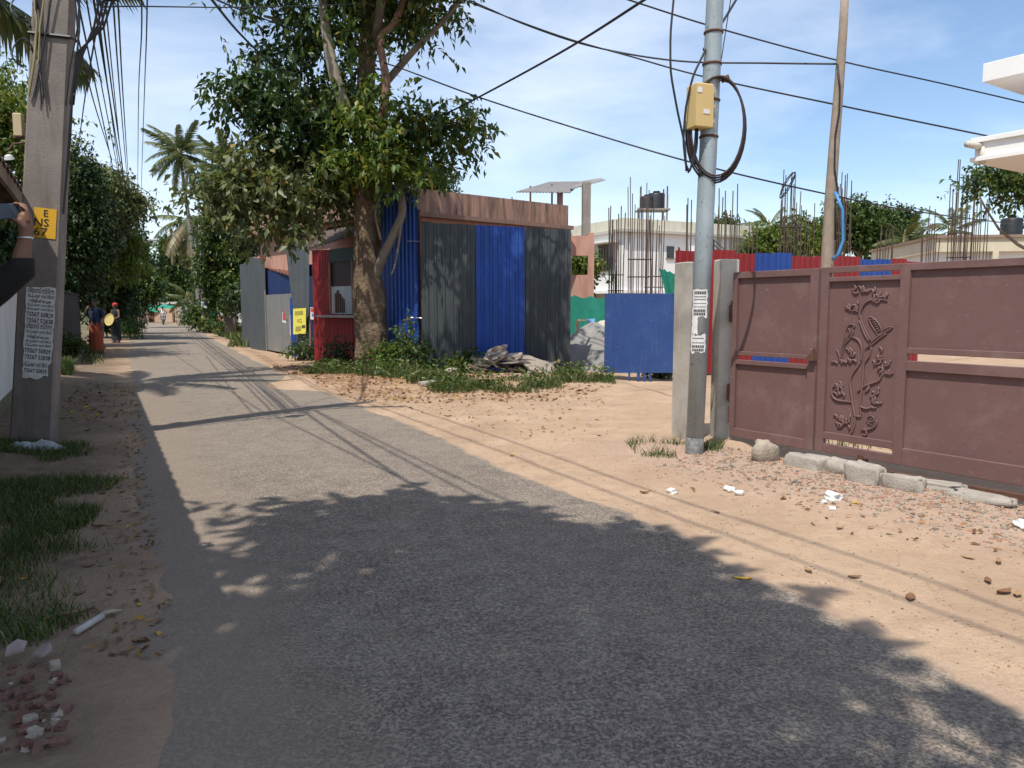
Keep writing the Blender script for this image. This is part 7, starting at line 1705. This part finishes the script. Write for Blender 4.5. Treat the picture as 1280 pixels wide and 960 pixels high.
# ================================================================== OVERHEAD CABLES
def cable(pts, r, label, group=None, sag=0.0, name='overhead_cable'):
    P = [at(*q) if not isinstance(q, Vector) else q for q in pts]; Q = []
    for i in range(len(P)-1):
        p0 = P[max(i-1, 0)]; p1 = P[i]; p2 = P[i+1]; p3 = P[min(i+2, len(P)-1)]
        for k in range(8):
            t = k/8; Q.append(0.5*(2*p1+(p2-p0)*t+(2*p0-5*p1+4*p2-p3)*t*t+(3*p1-p0-3*p2+p3)*t**3)-Vector((0, 0, sag*4*t*(1-t) if len(P) == 2 else 0)))
    Q.append(P[-1]); o = MB().tube(Q, r, 5).build(name, cable_black, None, True); return tag(o, label, 'cable', group)
cable([(560, -12, 17.6), (600, 6, 17), (660, 32, 16.2), (740, 58, 15), (845, 76, 14), (960, 79, 13.4), (1046, 80, 12.95)], 0.016, 'cable running from the big tree to the slim wooden pole')
cable([(560, -10, 17.8), (600, 8, 17), (700, 45, 15.4), (790, 71, 14.2), (885, 97, 13.4), (1060, 134, 13), (1244, 172, 13.1)], 0.014, 'cable passing the steel pole to the white house slab')
cable([(690, -32, 11), (780, -2, 11.6), (900, 36, 12.4), (1045, 75, 13.3), (1180, 105, 14), (1330, 140, 15)], 0.013, 'thin cable high above the wooden pole running over the plot')
cable([(470, 76, 18.6), (500, 85, 18), (600, 122, 17), (735, 165, 16), (880, 207, 15), (1040, 244, 16), (1150, 265, 18.5), (1268, 280, 24)], 0.016, 'long cable sagging from the big tree past the coil toward the beige house')
cable([(840, -25, 9.5), (805, 0, 10), (700, 66, 13), (582, 130, 17), (535, 152, 18.4)], 0.019, 'thick cable slanting down into the right side of the big tree')
cable([(880, 62, 7.95), (905, 25, 9), (935, -25, 10)], 0.016, 'short cable rising from the steel pole to the upper right')
cable([(255, -15, 10), (270, 6, 10.6), (300, 42, 13.6), (335, 76, 17), (372, 105, 18.5)], 0.02, 'thick cable entering the left side of the big tree crown')
cable([(255, -8, 10), (285, 6, 12), (320, 20, 16), (380, 42, 18.4)], 0.015, 'cable just above the thick one entering the tree crown')
cable([(135, 14, 9), (150, 8, 9.2), (320, 9, 13), (470, 4, 18)], 0.009, 'thin level wire strung from the concrete pole to the tree crown')
WG = 'bundle of service wires along the left of the road'
for (x0, x1, yy1, r_) in ((97, 152, 262, .014), (108, 156, 258, .012), (117, 158, 252, .016), (121, 155, 256, .012), (125, 159, 250, .015), (131, 157, 254, .011), (141, 161, 248, .013), (147, 162, 247, .013)):
    cable([(x0-8, -45, 8.45), (x0, 0, 10.2), ((x0+x1)/2, 130+4*math.sin(x0), 18), (x1, yy1, 49.8)], r_, 'black service wire strung from the concrete pole down the left roadside', WG)
for (x0, xm, x1) in ((96, 118, 140), (120, 105, 96)):
    cable([(x0, 40, 8.5), (xm, 130, 13), (x1, 200, 22)], 0.010, 'slack wire crossing the service bundle beside the concrete pole', 'slack wires beside the concrete pole')
PG2 = 'bare power wires over the road'
a1 = pole_pt(7.8, 0.55, -0.16); a2 = pole_pt(7.8, 0.8, -0.16)
for a, x1, xm in ((a1, 172, 177), (a2, 176, 184)):
    cable([a, at(xm, 0, 12.5), at(xm-4, 130, 24), at(x1, 252, 49.8)], 0.013, 'bare power wire running from the pole cross arm above the road', PG2)

rr = random.Random(21)
for k, (du, s_) in enumerate(((0.55, 7.8), (1.0, 7.8))):
    a = pole_pt(s_, du, -0.16); b = a+Vector((0.47, -0.88, 0))*21+Vector((0.3*k, 0, 0.1)); sg = 0.35+0.35*k
    Q = [a.lerp(b, t)-Vector((0, 0, sg*4*t*(1-t))) for t in np.linspace(0, 1, 14)]
    o = MB().tube(Q, 0.014, 5).build('overhead_cable', cable_black, None, True); tag(o, 'bare power wire running back overhead from the pole cross arm along the road', 'cable', 'bare power wires behind the concrete pole')
for k in range(4):
    a = pole_pt((5.2, 6.1, 6.4, 6.45)[k], 0.22, -0.1); b = a+Vector(((0.52, 0.43, 0.47, 0.49)[k], -0.88, (0.02, 0.06, 0.0, 0.03)[k]))*20
    sg = (0.2, 0.75, 0.45, 0.55)[k]; Q = [a.lerp(b, t)-Vector((0, 0, sg*4*t*(1-t))) for t in np.linspace(0, 1, 14)]
    o = MB().tube(Q, (0.012, 0.020, 0.014, 0.012)[k], 5).build('overhead_cable', cable_black, None, True); tag(o, 'black service wire running back overhead from the concrete pole along the road', 'cable', 'service wires behind the concrete pole')
